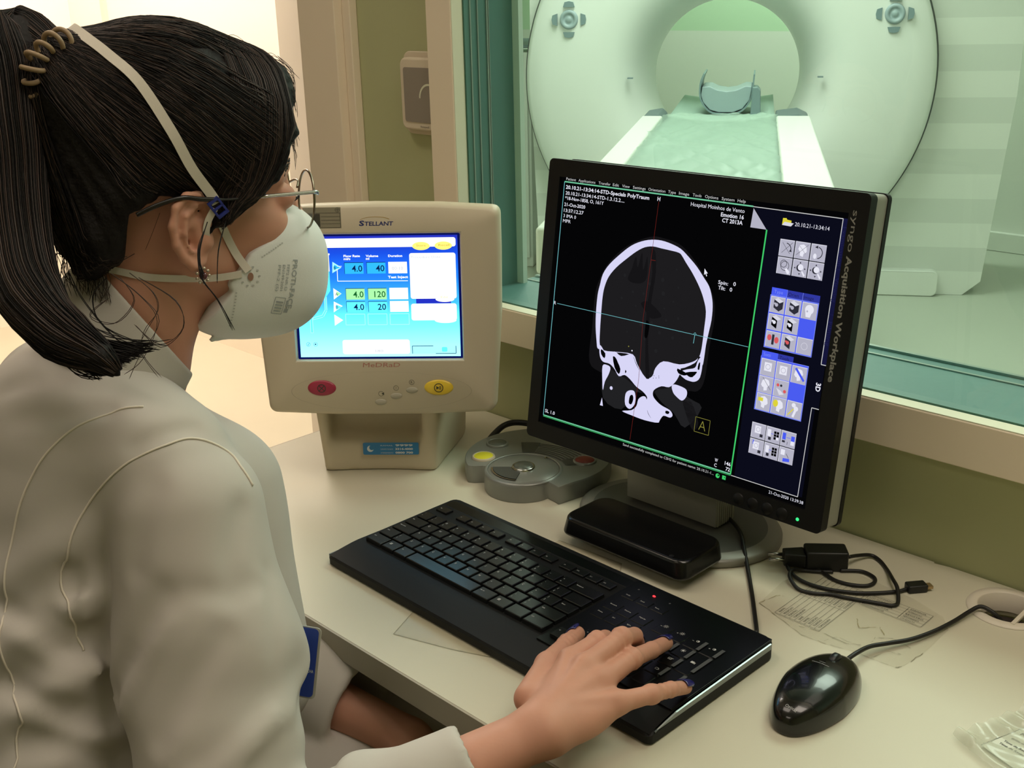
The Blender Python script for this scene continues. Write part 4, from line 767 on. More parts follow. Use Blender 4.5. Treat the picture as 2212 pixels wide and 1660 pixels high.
# ================================================================== contrast injector display
for n, c, s in (('sx_top', '2634C8', 1.0), ('sx_blue', '1F55E0', 1.2), ('sx_mid', '3FA8F0', 1.6), ('sx_white', 'FFFFFF', 1.25), ('sx_cyan', '2FB4EC', 1.2), ('sx_cyan2', '5ADCF8', 1.4), ('sx_green', '9FE89F', 1.3), ('sx_navy', '0E2A6A', .6), ('sx_dgreen', '1F7A3A', .7), ('sx_yellow', 'FFF07A', 1.2), ('sx_grey', 'B8C0C8', 1.2), ('sx_edge', '0F1A6A', .6), ('sx_pale', 'A8F0FF', 1.2), ('sx_gold', 'C8A040', 1.2)): emi(n, c, s)
m = bpy.data.materials.new('sx_gradient'); m.use_nodes = True; nt = m.node_tree; nt.nodes.clear(); tc = nt.nodes.new('ShaderNodeTexCoord'); sp = nt.nodes.new('ShaderNodeSeparateXYZ'); mr = nt.nodes.new('ShaderNodeMapRange'); cr_ = nt.nodes.new('ShaderNodeValToRGB'); e = nt.nodes.new('ShaderNodeEmission'); ou = nt.nodes.new('ShaderNodeOutputMaterial')
mr.inputs[1].default_value = .922; mr.inputs[2].default_value = 1.08
els = cr_.color_ramp.elements; els[0].position = 0; els[0].color = (.62, 1.9, 2.2, 1); els[1].position = 1; els[1].color = lin('2A2FC0')+(1,)
for p_, c_ in ((.25, (.25, 1.5, 2.1)), (.45, (.07, .62, 1.6)), (.65, (.02, .26, 1.25)), (.85, (.012, .09, .85))):
    x_ = els.new(p_); x_.color = c_+(1,)
nt.links.new(tc.outputs['Object'], sp.inputs[0]); nt.links.new(sp.outputs[2], mr.inputs[0]); nt.links.new(mr.outputs[0], cr_.inputs[0]); nt.links.new(cr_.outputs[0], e.inputs[0]); nt.links.new(e.outputs[0], ou.inputs[0]); MATS['sx_gradient'] = m
mat('beige_plastic', 'C9BDA4', .42, bump=(700, .1, .0003)); mat('stel_red', 'A02A44', .35); mat('stel_yellow', 'E8C63A', .35); mat('stel_blue', '24306E', .4); mat('medrad_red', 'B5766A', .4); mat('arc_gold', 'B89A5A', .4); mat('btn_line', '9C927E', .5)
sy = math.radians(42); sti = .1035
sm_ = empty('injector_display', (-1.12, .87, DZ), 'beige injector display with a bright blue touch screen, red and yellow oval buttons', 'monitor')
SL = (1.12, -.87, -DZ); SO = Vector((-1.0886, .849, 1.0008)); n_ = Vector((math.sin(sy), -math.cos(sy), 0)); up = Vector((0, 0, 1))*math.cos(sti)-n_*math.sin(sti)
TS = frameT(SO, (math.cos(sy), math.sin(sy), 0), up) @ Matrix.Scale(MS, 4)
# housing: slightly tapering rounded front with a bowed top and a recess for the screen
def outline(k=0.):
    P = [(-148+k, -150+k), (-60, -153.5+k), (60, -153.5+k), (147-k, -150+k), (156-k, -20), (157-k, 60), (156.5-k, 112-k), (80, 117-k), (0, 118.5-k), (-80, 117-k), (-156.5+k, 112-k), (-157+k, 60), (-156+k, -20)]
    out = []
    for i in range(len(P)):
        a, c, d_ = Vector(P[i-1]), Vector(P[i]), Vector(P[(i+1) % len(P)]); r = 11 if i in (0, 3, 6, 10) else 4
        p0 = c+(a-c).normalized()*r; p1 = c+(d_-c).normalized()*r
        for t in np.linspace(0, 1, 7): out.append(tuple(p0*(1-t)**2+c*2*t*(1-t)+p1*t*t))
    return out
b = MB(); O = outline(); n = len(O); W0, H0 = 108.5, 81.5
def inrect(k=0.): return [(min(max(x*.8, -W0-k), W0+k) if abs(y) < 1e9 else 0, min(max(y, -H0-k), H0+k)) for x, y in O]
inn = []
for x, y in O:   # project the outline onto the recess rectangle
    s_ = max(abs(x)/W0, abs(y)/H0); inn.append((x/s_, y/s_))
# make sure corners are hit
for cx_ in (-1, 1):
    for cy_ in (-1, 1):
        j = min(range(n), key=lambda i: (inn[i][0]-cx_*W0)**2+(inn[i][1]-cy_*H0)**2); inn[j] = (cx_*W0, cy_*H0)
O2 = outline(5.)
lv = [(O2, 3.0), (O, -2.0), (outline(-1.5), -22.0), (outline(4), -38.0)]
v = []; f = []
for pts, z in lv: v += [(x, y, z) for x, y in pts]
for L in range(3):
    for i in range(n): j = (i+1) % n; f.append((L*n+i, (L+1)*n+i, (L+1)*n+j, L*n+j))
k0 = len(v); v += [(x, y, 3.0) for x, y in inn]+[(x*.985, y*.985, -3.0) for x, y in inn]
for i in range(n): j = (i+1) % n; f += [(i, j, k0+j, k0+i), (k0+i, k0+j, k0+n+j, k0+n+i)]
f.append(tuple(3*n+i for i in range(n))[::-1])
b.add(v, f, 0, False, TS); hs = b.build('housing', 'beige_plastic', sm_, loc=SL, bevel=.0018, seg=3, ang=50)
b = MB(); b.prism(rrect(-120, -120, 120, 85, 30), -92, -38, 0, TS, top=rrect(-140, -140, 140, 105, 30)); b.build('rear_cover', 'beige_plastic', sm_, loc=SL, bevel=.004)
SXM = ['sx_gradient', 'sx_white', 'sx_cyan', 'sx_cyan2', 'sx_green', 'sx_navy', 'sx_dgreen', 'sx_yellow', 'sx_grey', 'sx_edge', 'sx_pale', 'sx_top', 'sx_gold']; J = {n_2[3:]: i for i, n_2 in enumerate(SXM)}
b = MB(); r_ = lambda x0, y0, x1, y1, z, c: b.rect(x0, y0, x1, y1, z-3, J[c], TS); RR = lambda x0, y0, x1, y1, q, z, c: b.poly(rrect(x0, y0, x1, y1, q), z-3, J[c], TS); t_ = lambda s, x, y, h, c, z=1.0, **k: b.text(s, x, y, h, z-3, J[c], TS, **k)
r_(-108, -81, 108, 81, -.1, 'edge'); r_(-103.5, -77.5, 104, 78, 0, 'gradient')
RR(-104, 63.5, 101.6, 75, 3, .3, 'white')
b.disc((57.8, 66.5), 12.5, -2.6, J['white'], TS, ry=7); b.disc((86, 66.8), 12.5, -2.6, J['white'], TS, ry=7); b.disc((57.8, 64.4), 11, -2.55, J['yellow'], TS, ry=5.2); b.disc((86, 64.6), 11, -2.55, J['yellow'], TS, ry=5.2)
t_('Store', 52, 64.0, 2.6, 'gold', w=12); t_('Recall', 80, 64.2, 2.6, 'gold', w=14)
RR(42.4, -2.6, 101, 55.6, 3, .3, 'white'); r_(49.1, -8.7, 93.6, -2.4, .25, 'top'); RR(42.4, -30.5, 100.6, -8.9, 3, .3, 'white'); b.disc((86, -3.4), 12, -2.65, J['white'], TS, ry=3.6); b.disc((86, -30.6), 14, -2.65, J['white'], TS, ry=3.6)
t_('Procedure Data', 44.6, 49.2, 3.0, 'grey', w=37); t_('Edit', 81, -1.8, 2.4, 'yellow', w=9)
t_('Flow Rate', -41, 51.6, 2.8, 'white', w=21, bold=.03); t_('ml/s', -41, 48.0, 2.8, 'white', w=8.6, bold=.03); t_('Volume', -12.7, 51.4, 2.8, 'white', w=16, bold=.03); t_('ml', -12.7, 48, 2.8, 'white', w=4.4, bold=.03); t_('Duration', 15.8, 51.2, 2.8, 'white', w=18, bold=.03); t_('Test Inject', 14.5, 24.2, 3.0, 'white', w=25.5, bold=.03)
def cell(x0, y0, x1, y1, c, txt, tcx): 
    r_(x0, y0, x1, y1, .3, 'navy' if c != 'white' else 'white'); r_(x0+.5, y0, x1, y1-.7, .35, c)
    if txt: t_(txt, x1-1.4, y0+3.0, 7.8, tcx, align='r', bold=.01)
for y0, y1, c, a_, v_, d_, tc_ in ((30.2, 44.8, 'cyan', '4.0', '40', '00:10', 'navy'), (-2.9, 11.8, 'green', '4.0', '120', '', 'dgreen'), (-19.2, -5.2, 'cyan2', '4.0', '20', '', 'navy')):
    cell(-40.8, y0, -16.4, y1, c, a_, tc_); cell(-12.4, y0, 11.8, y1, c, v_, tc_); cell(15.4, y0, 39.2, y1, 'white', '', tc_)
    if d_: t_(d_, 20, y0+4.5, 4.2, 'grey', w=14)
for x0, x1 in ((-42.4, -17.6), (-13.6, 10.8), (14.8, 39.2)): b.line([(x0, -21.6), (x1, -21.6), (x1, -35.6), (x0, -35.6), (x0, -21.6)], .8, -2.7, J['pale'], TS)
for P_, c, z in (([(-55.7, 45.8), (-56.5, 31.3), (-44.4, 38.4)], 'pale', .3), ([(-56.4, 12.1), (-56.4, -2.5), (-46.2, 4.9)], 'white', .3), ([(-56.7, -5.0), (-57.5, -19.1), (-45.5, -11)], 'white', .3), ([(-57.0, -21.8), (-57, -36.5), (-45.8, -29.3)], 'white', .3), ([(-52.5, 8), (-52.5, 1.5), (-46.6, 4.9)], 'green', .4), ([(-54, -9), (-54, -16), (-47, -12)], 'cyan2', .4), ([(-53.8, 42), (-54, 35.4), (-46, 38.6)], 'cyan', .4)): b.poly(P_[::-1] if (P_[1][0]-P_[0][0])*(P_[2][1]-P_[0][1])-(P_[1][1]-P_[0][1])*(P_[2][0]-P_[0][0]) < 0 else P_, z-3, J[c], TS)
for s_, y in (('B', 36.2), ('A', 2.6), ('B', -14)): t_(s_, -54.2, y, 3.8, 'navy')
b.line([(-44, 40), (-50.1, 40)], .6, -2.6, J['white'], TS); b.line([(-50.1, 38), (-50.2, 21), (39.6, 20.6)], .8, -2.7, J['white'], TS)
r_(-76, 33.6, -59.8, 56, .3, 'white'); r_(-77, 54.4, -58.8, 56.4, .32, 'white'); t_('B', -69, 40.5, 5, 'grey'); b.poly([(-74.5, 33.6), (-74.5, 8.8), (-68.5, 1), (-66, 1), (-60.2, 8.8), (-60.2, 33.6)], -2.7, J['cyan2'], TS); t_('135', -72.4, 28.8, 3.6, 'navy')
b.line([(-67.3, 1), (-67.3, -16), (-72, -24), (-84, -27), (-86.5, -27)], 3.4, -2.75, J['pale'], TS); b.line([(-67.3, 1), (-67.3, -16), (-72, -24), (-84, -27)], 1.6, -2.7, J['cyan2'], TS); b.line([(-87, 0), (-87, -46)], 4, -2.75, J['pale'], TS); b.line([(-87, 0), (-87, -45)], 2, -2.7, J['cyan2'], TS)
r_(-98, 33.6, -80, 56, .3, 'white'); b.poly([(-96.5, 33.6), (-96.5, 8.8), (-90, 1), (-88, 1), (-81.5, 8.8), (-81.5, 33.6)], -2.7, J['green'], TS)
RR(-48.3, -74, 38.8, -55.2, 3, .3, 'white'); t_('180', -5.8, -71.6, 3.6, 'grey', w=10); r_(41.5, -74, 98.5, -63.4, .28, 'pale')
b.line([(41.9, -74), (41.9, -63.8), (69, -63.8)], .8, -2.6, J['navy'], TS); b.line([(72, -73.8), (98.3, -73.8), (98.3, -64)], .8, -2.6, J['navy'], TS); RR(80, -71.5, 87, -65.5, 1.5, .4, 'cyan2')
for x in (-92.8, -83.4): b.ring((x, -60.6), 2.3, 2.7, -2.6, J['navy'], TS, n=20)
b.line([(-94, -60.8), (-93, -62), (-91.6, -59)], .5, -2.6, J['navy'], TS); r_(-84.4, -61.4, -82.6, -59.8, .5, 'navy')
b.build('display', SXM, sm_, loc=SL)
b = MB()
b.text('S', -18.4, 91.2, 6.2, 3.15, 0, TS, bold=.035, shear=.12, w=6.4); b.text('TELLANT', -11.6, 91.2, 5.0, 3.15, 0, TS, bold=.025, shear=.10, w=36); 
for i in range(14):
    t0, t1 = i/14, (i+1)/14; ar = lambda t: (2+19*math.cos(PI*(.95-.85*t)), 97.5+4.6*math.sin(PI*(.95-.85*t))); b.line([ar(t0), ar(t1)], .4+.5*t0, 3.15, 1, TS)
b.text('MeDRaD', -22.3, -90.0, 5.8, 3.15, 2, TS, w=48, shear=.12)
b.ring((0, -122), 117, 117.4, 3.08, 3, TS @ Matrix.Translation((0, -122, 0)) @ Matrix.Scale(.22, 4, (0, 1, 0)) @ Matrix.Translation((0, 122, 0)), n=90)
b.build('lettering', ['stel_blue', 'arc_gold', 'medrad_red', 'btn_line'], sm_, loc=SL)
mat('nameplate', '8D8670', .5); mat('nameplate_ink', '3C3A30', .5)
b = MB(); b.rect(-90, 88.5, -40.5, 114.6, 3.1, 0, TS); b.line([(-86, 107.6), (-41.6, 107.6), (-41.6, 89.5), (-86, 89.5)], .5, 3.2, 1, TS)
for y in (94.2, 98.6, 103): b.line([(-66, y), (-41.6, y)], .4, 3.2, 1, TS)
b.rect(-84, 90.4, -67, 106.8, 3.15, 1, TS); b.ring((-44.8, 111.3), 2.5, 2.9, 3.2, 1, TS, n=20); b.line([(-47.3, 111.3), (-42.3, 111.3)], .5, 3.2, 1, TS); b.line([(-44.8, 108.8), (-44.8, 113.8)], .5, 3.2, 1, TS)
b.build('name_label', ['nameplate', 'nameplate_ink'], sm_, loc=SL)
def ovalbtn(nm, x, y, rx, ry, m_, h=2.2):
    b = MB(); T = TS @ Matrix.Translation((x, y, 0)) @ Matrix.Scale(ry/rx, 4, (0, 1, 0)); b.lathe([(0, 3+h), (rx*.8, 3+h*.9), (rx*.97, 3+h*.4), (rx, 2.8)], 48, 0, T); 
    if nm == 'stop_button': b.ring((x, y), 4.6, 5.6, 3.3+h, 1, TS); b.line([(x-3.4, y-3.4), (x+3.4, y+3.4)], 1, 3.3+h, 1, TS); b.line([(x-3.4, y+3.4), (x+3.4, y-3.4)], 1, 3.3+h, 1, TS)
    if nm == 'start_button': b.ring((x, y), 5.0, 6.0, 3.3+h, 1, TS); b.poly([(x-3, y-2.4), (x+.8, y), (x-3, y+2.4)], 3.3+h, 1, TS); b.rect(x+.8, y-2.4, x+1.6, y+2.4, 3.3+h, 1, TS); b.rect(x+2.2, y-2.4, x+3.0, y+2.4, 3.3+h, 1, TS)
    b.build(nm, [m_, 'nameplate_ink'], sm_, loc=SL)
ovalbtn('stop_button', -77.2, -117.3, 18.6, 10.4, 'stel_red'); ovalbtn('start_button', 75.1, -117.4, 18.8, 10.3, 'stel_yellow')
mat('btn_grey', 'ABA592', .4)
for x, y in ((-.9, -136.4), (19.5, -128.4), (40.1, -120.8)): ovalbtn('key_button', x, y, 7.8, 4.1, 'btn_grey', 1.4)
b = MB()
for x, y, s_ in ((-.4, -125.4, ''), (19.5, -118.0, '?'), (40.1, -110.4, 'R')):
    b.ring((x, y), 2.9, 3.4, 3.1, 0, TS, n=20)
    if s_: b.text(s_, x, y-1.6, 3.2, 3.15, 0, TS, align='c')
    else: b.poly([(x+.6, y), (x+4, y+2), (x+4, y-2)], 3.15, 0, TS)
b.build('button_symbols', 'nameplate_ink', sm_, loc=SL)
# stand: field in local frame (x along the face, y back, z up), origin at base centre on the desk
Tst = Matrix.Translation((-1.12, .862, DZ)) @ Matrix.Rotation(sy, 4, 'Z')
def stand(P):
    x, y, z = P[:, 0], P[:, 1], P[:, 2]
    hw = .078+.35*np.clip(y-.0, 0, .12)*.62+.08*np.clip(z-.01, 0, .1); d1 = np.abs(x)-hw
    fr_ = -(y+.004-.035*(1-(x/.08)**2)*.25*0+.9*x*x*1.2); bk = y-.16+.3*z
    f = smax(smax(d1, fr_, .014), bk, .02); f = smax(f, z-(.098), .01); f = smax(f, -z, .002)
    sc = rbox(P, (-.004, -.012, .082), (.062, .050, .040), .012, rotm(26, 0, 0)); f = smax(f, -sc, .010)
    nk = rbox(P, (0, .085, .12), (.075, .045, .09), .02, rotm(-10, 0, 0)); return smin(f, nk, .015)
sdf_mesh('stand', stand, (-.14, -.04, -.006), (.14, .18, .21), .0026, 'beige_plastic', sm_, T=Matrix.Translation(SL) @ Tst, smooth=3)
mat('sticker_blue', '2C7CB4', .4); mat('sticker_white', 'D8DEE0', .5)
TK = Matrix.Translation(SL) @ Tst @ Matrix.Translation((.014, -.0088, .0330)) @ Matrix.Rotation(math.radians(84), 4, 'X')
b = MB(); b.poly(rrect(-.036, -.008, .040, .009, .002), .0, 0, TK)
b.disc((-.026, .0005), .0045, .0003, 1, TK, n=16); b.disc((-.024, .002), .0035, .0005, 0, TK, n=12)
for k in range(3): b.text(('RAMAL', 'SUPORTE TECNICO', 'ATENDIMENTO')[k], -.012, .0042-.0052*k, .0016, .0003, 1, TK, w=.017); b.text(('9999', '3314-4000', '0800 700')[k], .008, .0040-.0052*k, .0026, .0003, 1, TK, w=.024, bold=.04)
b.build('sticker', ['sticker_blue', 'sticker_white'], sm_)
# ================================================================== grey hand controller (round)
mat('puck_silver', '8A8C86', .38, metal=.35, bump=(1500, .08, .0002)); mat('puck_dark', '4C4E4B', .4, metal=.2); mat('chrome', 'C8C8C4', .18, metal=1.); mat('puck_yellow', 'E2DA2E', .4); mat('puck_red', '7C2A26', .4); mat('puck_pad', '62665F', .3, metal=.3)
pk = empty('hand_controller', (-.952, .997, DZ), 'round silver grey control unit with yellow and red buttons behind the keyboard', 'controller')
PL = (.952, -.997, -DZ); PC = (-.952, .997)
out = []
for i in range(120):
    a = 2*PI*i/120; x, y = PC[0]+.0985*math.cos(a), PC[1]+.0985*math.sin(a); out.append((x, y))
def puck_outline():
    P = []
    for a in np.linspace(-17, 242, 84):    # back arc, from lower right round to lower left
        t = math.radians(a); P.append((PC[0]+.0985*math.cos(t), PC[1]+.0985*math.sin(t)))
    P += [(-.990, .914), (-.983, .922)]
    for a in np.linspace(208, 348, 30): t = math.radians(a); P.append((-.934+.050*math.cos(t), .948+.050*math.sin(t)))
    P += [(-.8850, .9440), (-.8622, .9400)]
    return P
PO = puck_outline()
b = MB(); n = len(PO); cxy = Vector((-.94, .985))
def sc_(k): return [tuple(cxy+(Vector(p)-cxy)*k) for p in PO]
lv = [(.995, .7505), (1.0, .753), (1.0, .770), (.996, .7735), (.988, .7745)]; v = []; f = []
for k, z in lv: v += [(x, y, z) for x, y in sc_(k)]
for L in range(len(lv)-1):
    for i in range(n): j = (i+1) % n; f.append((L*n+i, L*n+j, (L+1)*n+j, (L+1)*n+i))
b.add(v, f, 0, True); b.poly(sc_(.988)[::1], .7745); b.build('body', 'puck_silver', pk, loc=PL)
T = Matrix.Translation((-.934, .9505, 0))
b = MB(); b.lathe([(.047, .7745), (.047, .7762), (.0495, .7768), (.0515, .7745)], 64, 0, T); b.lathe([(0, .7775), (.030, .7772), (.045, .7760), (.047, .7745)], 64, 0, T); b.build('dial', 'puck_silver', pk, loc=PL)
b = MB(); b.lathe([(0, .7812), (.0115, .7810), (.0125, .7800)], 40, 1, T); b.lathe([(.0125, .7800), (.0140, .7804), (.0152, .7795), (.0155, .7772)], 40, 0, T); b.build('centre_button', ['chrome', 'puck_pad'], pk, loc=PL)
b = MB(); 
for s_, z, r0, r1, mi in ((0, .7784, .017, .040, 0), (0, .7778, .0155, .0425, 1)):
    b.ring((0, 0), r0, r1, z, mi, T, math.radians(222), math.radians(300), 24)
b.build('thumb_pad', ['puck_dark', 'chrome'], pk, loc=PL)
for nm, x, y, m_ in (('yellow_button', -1.0022, .9437, 'puck_yellow'), ('grey_button', -1.0212, .9889, 'puck_pad'), ('red_button', -.8915, 1.0233, 'puck_red')):
    b = MB(); Tb = Matrix.Translation((x, y, 0)); b.lathe([(0, .7778), (.0118, .7774), (.0128, .7768)], 32, 0, Tb); b.lathe([(.0128, .7768), (.0136, .7776), (.0152, .7766), (.0158, .7740)], 32, 1, Tb); b.build(nm, [m_, 'puck_silver' if nm != 'yellow_button' else 'beige_plastic'], pk, loc=PL)
for k in range(7):
    b = MB(); b.ring((0, 0), .0555+.0052*k, .0575+.0052*k, .7752, 0, T, math.radians(72), math.radians(118), 20)
    b.ring((0, 0), .0575+.0052*k, .0592+.0052*k, .7750, 1, T, math.radians(72), math.radians(118), 20); b.build('speaker_slot', ['puck_dark', 'puck_silver'], pk, loc=PL)
for a0, a1 in ((119, 136), (54, 71)):
    b = MB(); b.ring((0, 0), .0560, .0915 if a0 > 100 else .075, .7752, 0, T, math.radians(a0), math.radians(a1), 10); b.build('pad', 'puck_dark', pk, loc=PL)
b = MB(); b.poly([(.0035, .046), (-.0035, .046), (0, .040)][::-1], .7772, 0, T); b.disc((0, .0445), .001, .7776, 1, T, n=10); b.build('pointer', ['chrome', 'puck_dark'], pk, loc=PL)
# ================================================================== keyboard: keys on a 19.05 mm grid (u to the right, v towards the user)
mat('kb_body', '0E0F0F', .55, spec=.3); mat('kb_gloss', '060707', .30, spec=.35); mat('key_black', '151616', .26, spec=.5); mat('kb_edge', '8C9494', .28, metal=.7); mat('legend', 'C4C4C2', .5); mat('key_mark', '4E5050', .4)
emi('led_red', 'FF2A30', 4.)
U = .01905; ya = math.radians(-1.266); KO = Vector((-.9307, .7990, 0))
kb = empty('keyboard', (-.72, .745, DZ), 'long black flat keyboard with white legends under the typing hand', 'keyboard')
TKB = Matrix.Translation((-(-.72), -.745, -DZ)) @ Matrix.Translation(KO) @ Matrix.Rotation(ya, 4, 'Z') @ Matrix.Scale(-1, 4, (0, 1, 0))
# in this frame: x = right, y = towards the user (mirrored), so faces are flipped by hand below
def KP(u, v, z): p = Vector((KO.x, KO.y, 0))+Matrix.Rotation(ya, 3, 'Z') @ Vector((u*U, -v*U, 0)); return (p.x+.72, p.y-.745, z-DZ)
def ktop(v): return .7700-.0070*max(0, min(1, (v-5.9)/2.0))**1.3-.0005*max(0, v)*.3
b = MB()
uL, uR, vB, vF = -.75, 23.70, -2.10, 7.95
NU, NV = 40, 40
rows = []
def edge(u, v):
    # rounded corners and slightly bowed front edge
    return u, v
pts = []
def rim():
    P = []
    r = .55
    for (cu, cv, a0) in ((uR-r, vB+r, -90), (uR-r*.6, vF-r*.6, 0), (uL+r*.6, vF-r*.6, 90), (uL+r, vB+r, 180)):
        rr = r if cv < 0 else r*.6
        for k in range(7): a = math.radians(a0+90*k/6); P.append((cu+rr*math.cos(a), cv+rr*math.sin(a)))
    return P
RP = rim()
# the left end flares outward at the front like the real one
RP = [(u+(-.30*max(0, (v-4)/4)**2 if u < 3 else 0), v) for u, v in RP]
n = len(RP); lv = [(0, .7515), (0, None)]; v = []; f = []
v += [KP(u, w, .7520) for u, w in RP]; v += [KP(u, w, ktop(w)-.0022) for u, w in RP]; v += [KP(u+(.10 if u < 3 else -.10), w+(.10 if w < 3 else -.10), ktop(w)) for u, w in RP]
for L in (0, 1):
    for i in range(n): j = (i+1) % n; f.append((L*n+j, L*n+i, (L+1)*n+i, (L+1)*n+j))
b.add([Vector(p) for p in v], [q[::-1] for q in f], 0, False)
b.add([KP(u, w, .7520) for u, w in RP], [tuple(range(n))], 0)
# top skin as strips so the wrist slope bends
vs = [vB+.10, 0, 2, 4, 5.9, 6.4, 6.9, 7.4, vF-.10]
def xl(w):
    r = .45; 
    base = uL+.10-.30*max(0, (w-4)/4)**2
    if w < vB+.10+r: t = (vB+.10+r-w)/r; base += r*(1-math.sqrt(max(0, 1-t*t)))
    return base
def xr(w):
    r = .45; base = uR-.10
    if w < vB+.10+r: t = (vB+.10+r-w)/r; base -= r*(1-math.sqrt(max(0, 1-t*t)))
    return base
vs = [vB+.10, vB+.2, vB+.35, vB+.55, 0, 2, 4, 5.85, 6.3, 6.7, 7.1, 7.5, vF-.10]
for a, c in zip(vs, vs[1:]):
    mi = 0
    b.add([KP(xl(a), a, ktop(a)), KP(xr(a), a, ktop(a)), KP(xr(c), c, ktop(c)), KP(xl(c), c, ktop(c))], [(0, 3, 2, 1)], mi, True)
b.build('body', 'kb_body', kb)
b = MB()
def slab(u0, v0, u1, v1, z0, z1, mb, mi=0, taper=0.): 
    P = [KP(u0, v0, z0), KP(u1, v0, z0), KP(u1, v1, z0), KP(u0, v1, z0)]; Q = [KP(u0+taper, v0+taper, z1), KP(u1-taper, v0+taper, z1), KP(u1-taper, v1-taper, z1), KP(u0+taper, v1-taper, z1)]
    mb.add(P+Q, [(0, 1, 2, 3), (4, 7, 6, 5), (0, 4, 5, 1), (1, 5, 6, 2), (2, 6, 7, 3), (3, 7, 4, 0)], mi)
slab(14.85, -1.95, 23.55, 6.2, .7685, .7704, b); slab(-.45, -1.7, 14.85, -.85, .769, .7702, b); b.build('gloss_panel', 'kb_gloss', kb, bevel=.0006)
b = MB()
for u0, u1, w0, w1, z0, z1 in ((uR-.02, uR+.05, -1.6, 7.6, .7635, None),):
    for i in range(12):
        a = w0+(w1-w0)*i/12; c = w0+(w1-w0)*(i+1)/12
        P = [KP(u0, a, z0), KP(u1, a, z0), KP(u1, c, z0), KP(u0, c, z0), KP(u0, a, ktop(a)-.0003), KP(u1, a, ktop(a)-.0008), KP(u1, c, ktop(c)-.0008), KP(u0, c, ktop(c)-.0003)]
        b.add(P, [(0, 1, 2, 3), (4, 7, 6, 5), (0, 4, 5, 1), (1, 5, 6, 2), (2, 6, 7, 3), (3, 7, 4, 0)])
b.build('side_trim', 'kb_edge', kb)
b = MB(); slab(-1.06, 7.15, -.98, 7.80, .7560, .7622, b); b.build('side_trim', 'kb_edge', kb)
def key(u, v, w, h, leg, z=.7742, lu=.16, lv=.20, hh=.0026, m_='key_black', kind_='key', lw=None):
    b = MB(); g = .055
    cu, cv = u+w/2, v+h/2; off = -.25
    u0, u1, v0, v1 = u+off+g, u+w+off-g, v+off+g, v+h+off-g
    b0 = .7690
    P = [KP(u0, v0, b0), KP(u1, v0, b0), KP(u1, v1, b0), KP(u0, v1, b0), KP(u0+.02, v0+.02, z-.0006), KP(u1-.02, v0+.02, z-.0006), KP(u1-.02, v1-.02, z-.0006), KP(u0+.02, v1-.02, z-.0006), KP(u0+.06, v0+.05, z), KP(u1-.06, v0+.05, z), KP(u1-.06, v1-.06, z), KP(u0+.06, v1-.06, z)]
    b.add(P, [(0, 4, 5, 1), (1, 5, 6, 2), (2, 6, 7, 3), (3, 7, 4, 0), (4, 8, 9, 5), (5, 9, 10, 6), (6, 10, 11, 7), (7, 11, 8, 4)], 0); b.add(P[8:], [(0, 3, 2, 1)], 0)
    for k, s in enumerate([leg] if isinstance(leg, str) else leg):
        if not s: continue
        p = KP(u0+lu, v0+lv+.13+(.30*k if not isinstance(leg, str) else 0), z+.00012)
        Tx = Matrix.Translation(p) @ Matrix.Rotation(ya, 4, 'Z'); h_ = hh if len(s) == 1 else hh*.62
        b.text(s, 0, -h_/2, h_, 0, 1, Tx, w=(lw or None) if len(s) > 1 else None, bold=.01)
    b.build(kind_, [m_, 'legend'], kb)
Zr = .7742
# function row (low, half height)
key(0, -.35, 1.1, .75, 'Esc', .7728)
for g0, names in ((1.9, ('F1', 'F2', 'F3', 'F4')), (6.35, ('F5', 'F6', 'F7', 'F8')), (10.8, ('F9', 'F10', 'F11', 'F12'))):
    for i, s in enumerate(names): key(g0+i*1.0, -.35, 1.0, .75, s, .7728)
for i, s in enumerate(('PrtScr', 'Scroll', 'Pause')): key(15.45+i, -.35, 1, .75, s, .7712, m_='kb_gloss')
# number row
for i, s in enumerate((("'", '"'), ('!', '1'), ('@', '2'), ('#', '3'), ('$', '4'), ('%', '5'), ('¨', '6'), ('&', '7'), ('*', '8'), ('(', '9'), (')', '0'), ('_', '-'), ('+', '='))): key(i, .95, 1, 1, s, Zr, hh=.0022)
key(13, .95, 2, 1, 'Backspace', Zr, lv=.2)
key(0, 1.95, 1.5, 1, ('Tab',), Zr)
for i, s in enumerate('QWERTYUIOP'): key(1.5+i, 1.95, 1, 1, s, Zr)
key(11.5, 1.95, 1, 1, ('`', "´"), Zr, hh=.0022); key(12.5, 1.95, 1, 1, ('{', '['), Zr, hh=.0022)
key(13.5, 1.95, 1.5, 1.0, '', Zr); key(13.75, 2.95, 1.25, 1, 'Enter', Zr)
key(0, 2.95, 1.75, 1, 'Caps Lock', Zr)
for i, s in enumerate('ASDFGHJKL'): key(1.75+i, 2.95, 1, 1, s, Zr)
key(10.75, 2.95, 1, 1, 'Ç', Zr); key(11.75, 2.95, 1, 1, ('^', '~'), Zr, hh=.0022); key(12.75, 2.95, 1, 1, ('}', ']'), Zr, hh=.0022)
key(0, 3.95, 1.25, 1, 'Shift', Zr); key(1.25, 3.95, 1, 1, ('|', '\\'), Zr, hh=.0022)
for i, s in enumerate('ZXCVBNM'): key(2.25+i, 3.95, 1, 1, s, Zr)
for i, s in enumerate((('<', ','), ('>', '.'), (':', ';'), ('?', '/'))): key(9.25+i, 3.95, 1, 1, s, Zr, hh=.0022)
key(13.25, 3.95, 1.75, 1, 'Shift', Zr)
key(0, 4.95, 1.5, 1, 'Ctrl', Zr); key(1.5, 4.95, 1.15, 1, '', Zr); key(2.65, 4.95, 1.15, 1, 'Alt', Zr); key(3.8, 4.95, 5.7, 1, '', Zr); key(9.5, 4.95, 1.35, 1, 'Alt Gr', Zr); key(10.85, 4.95, 1.25, 1, '', Zr); key(12.1, 4.95, 1.35, 1, '', Zr); key(13.45, 4.95, 1.55, 1, 'Ctrl', Zr)
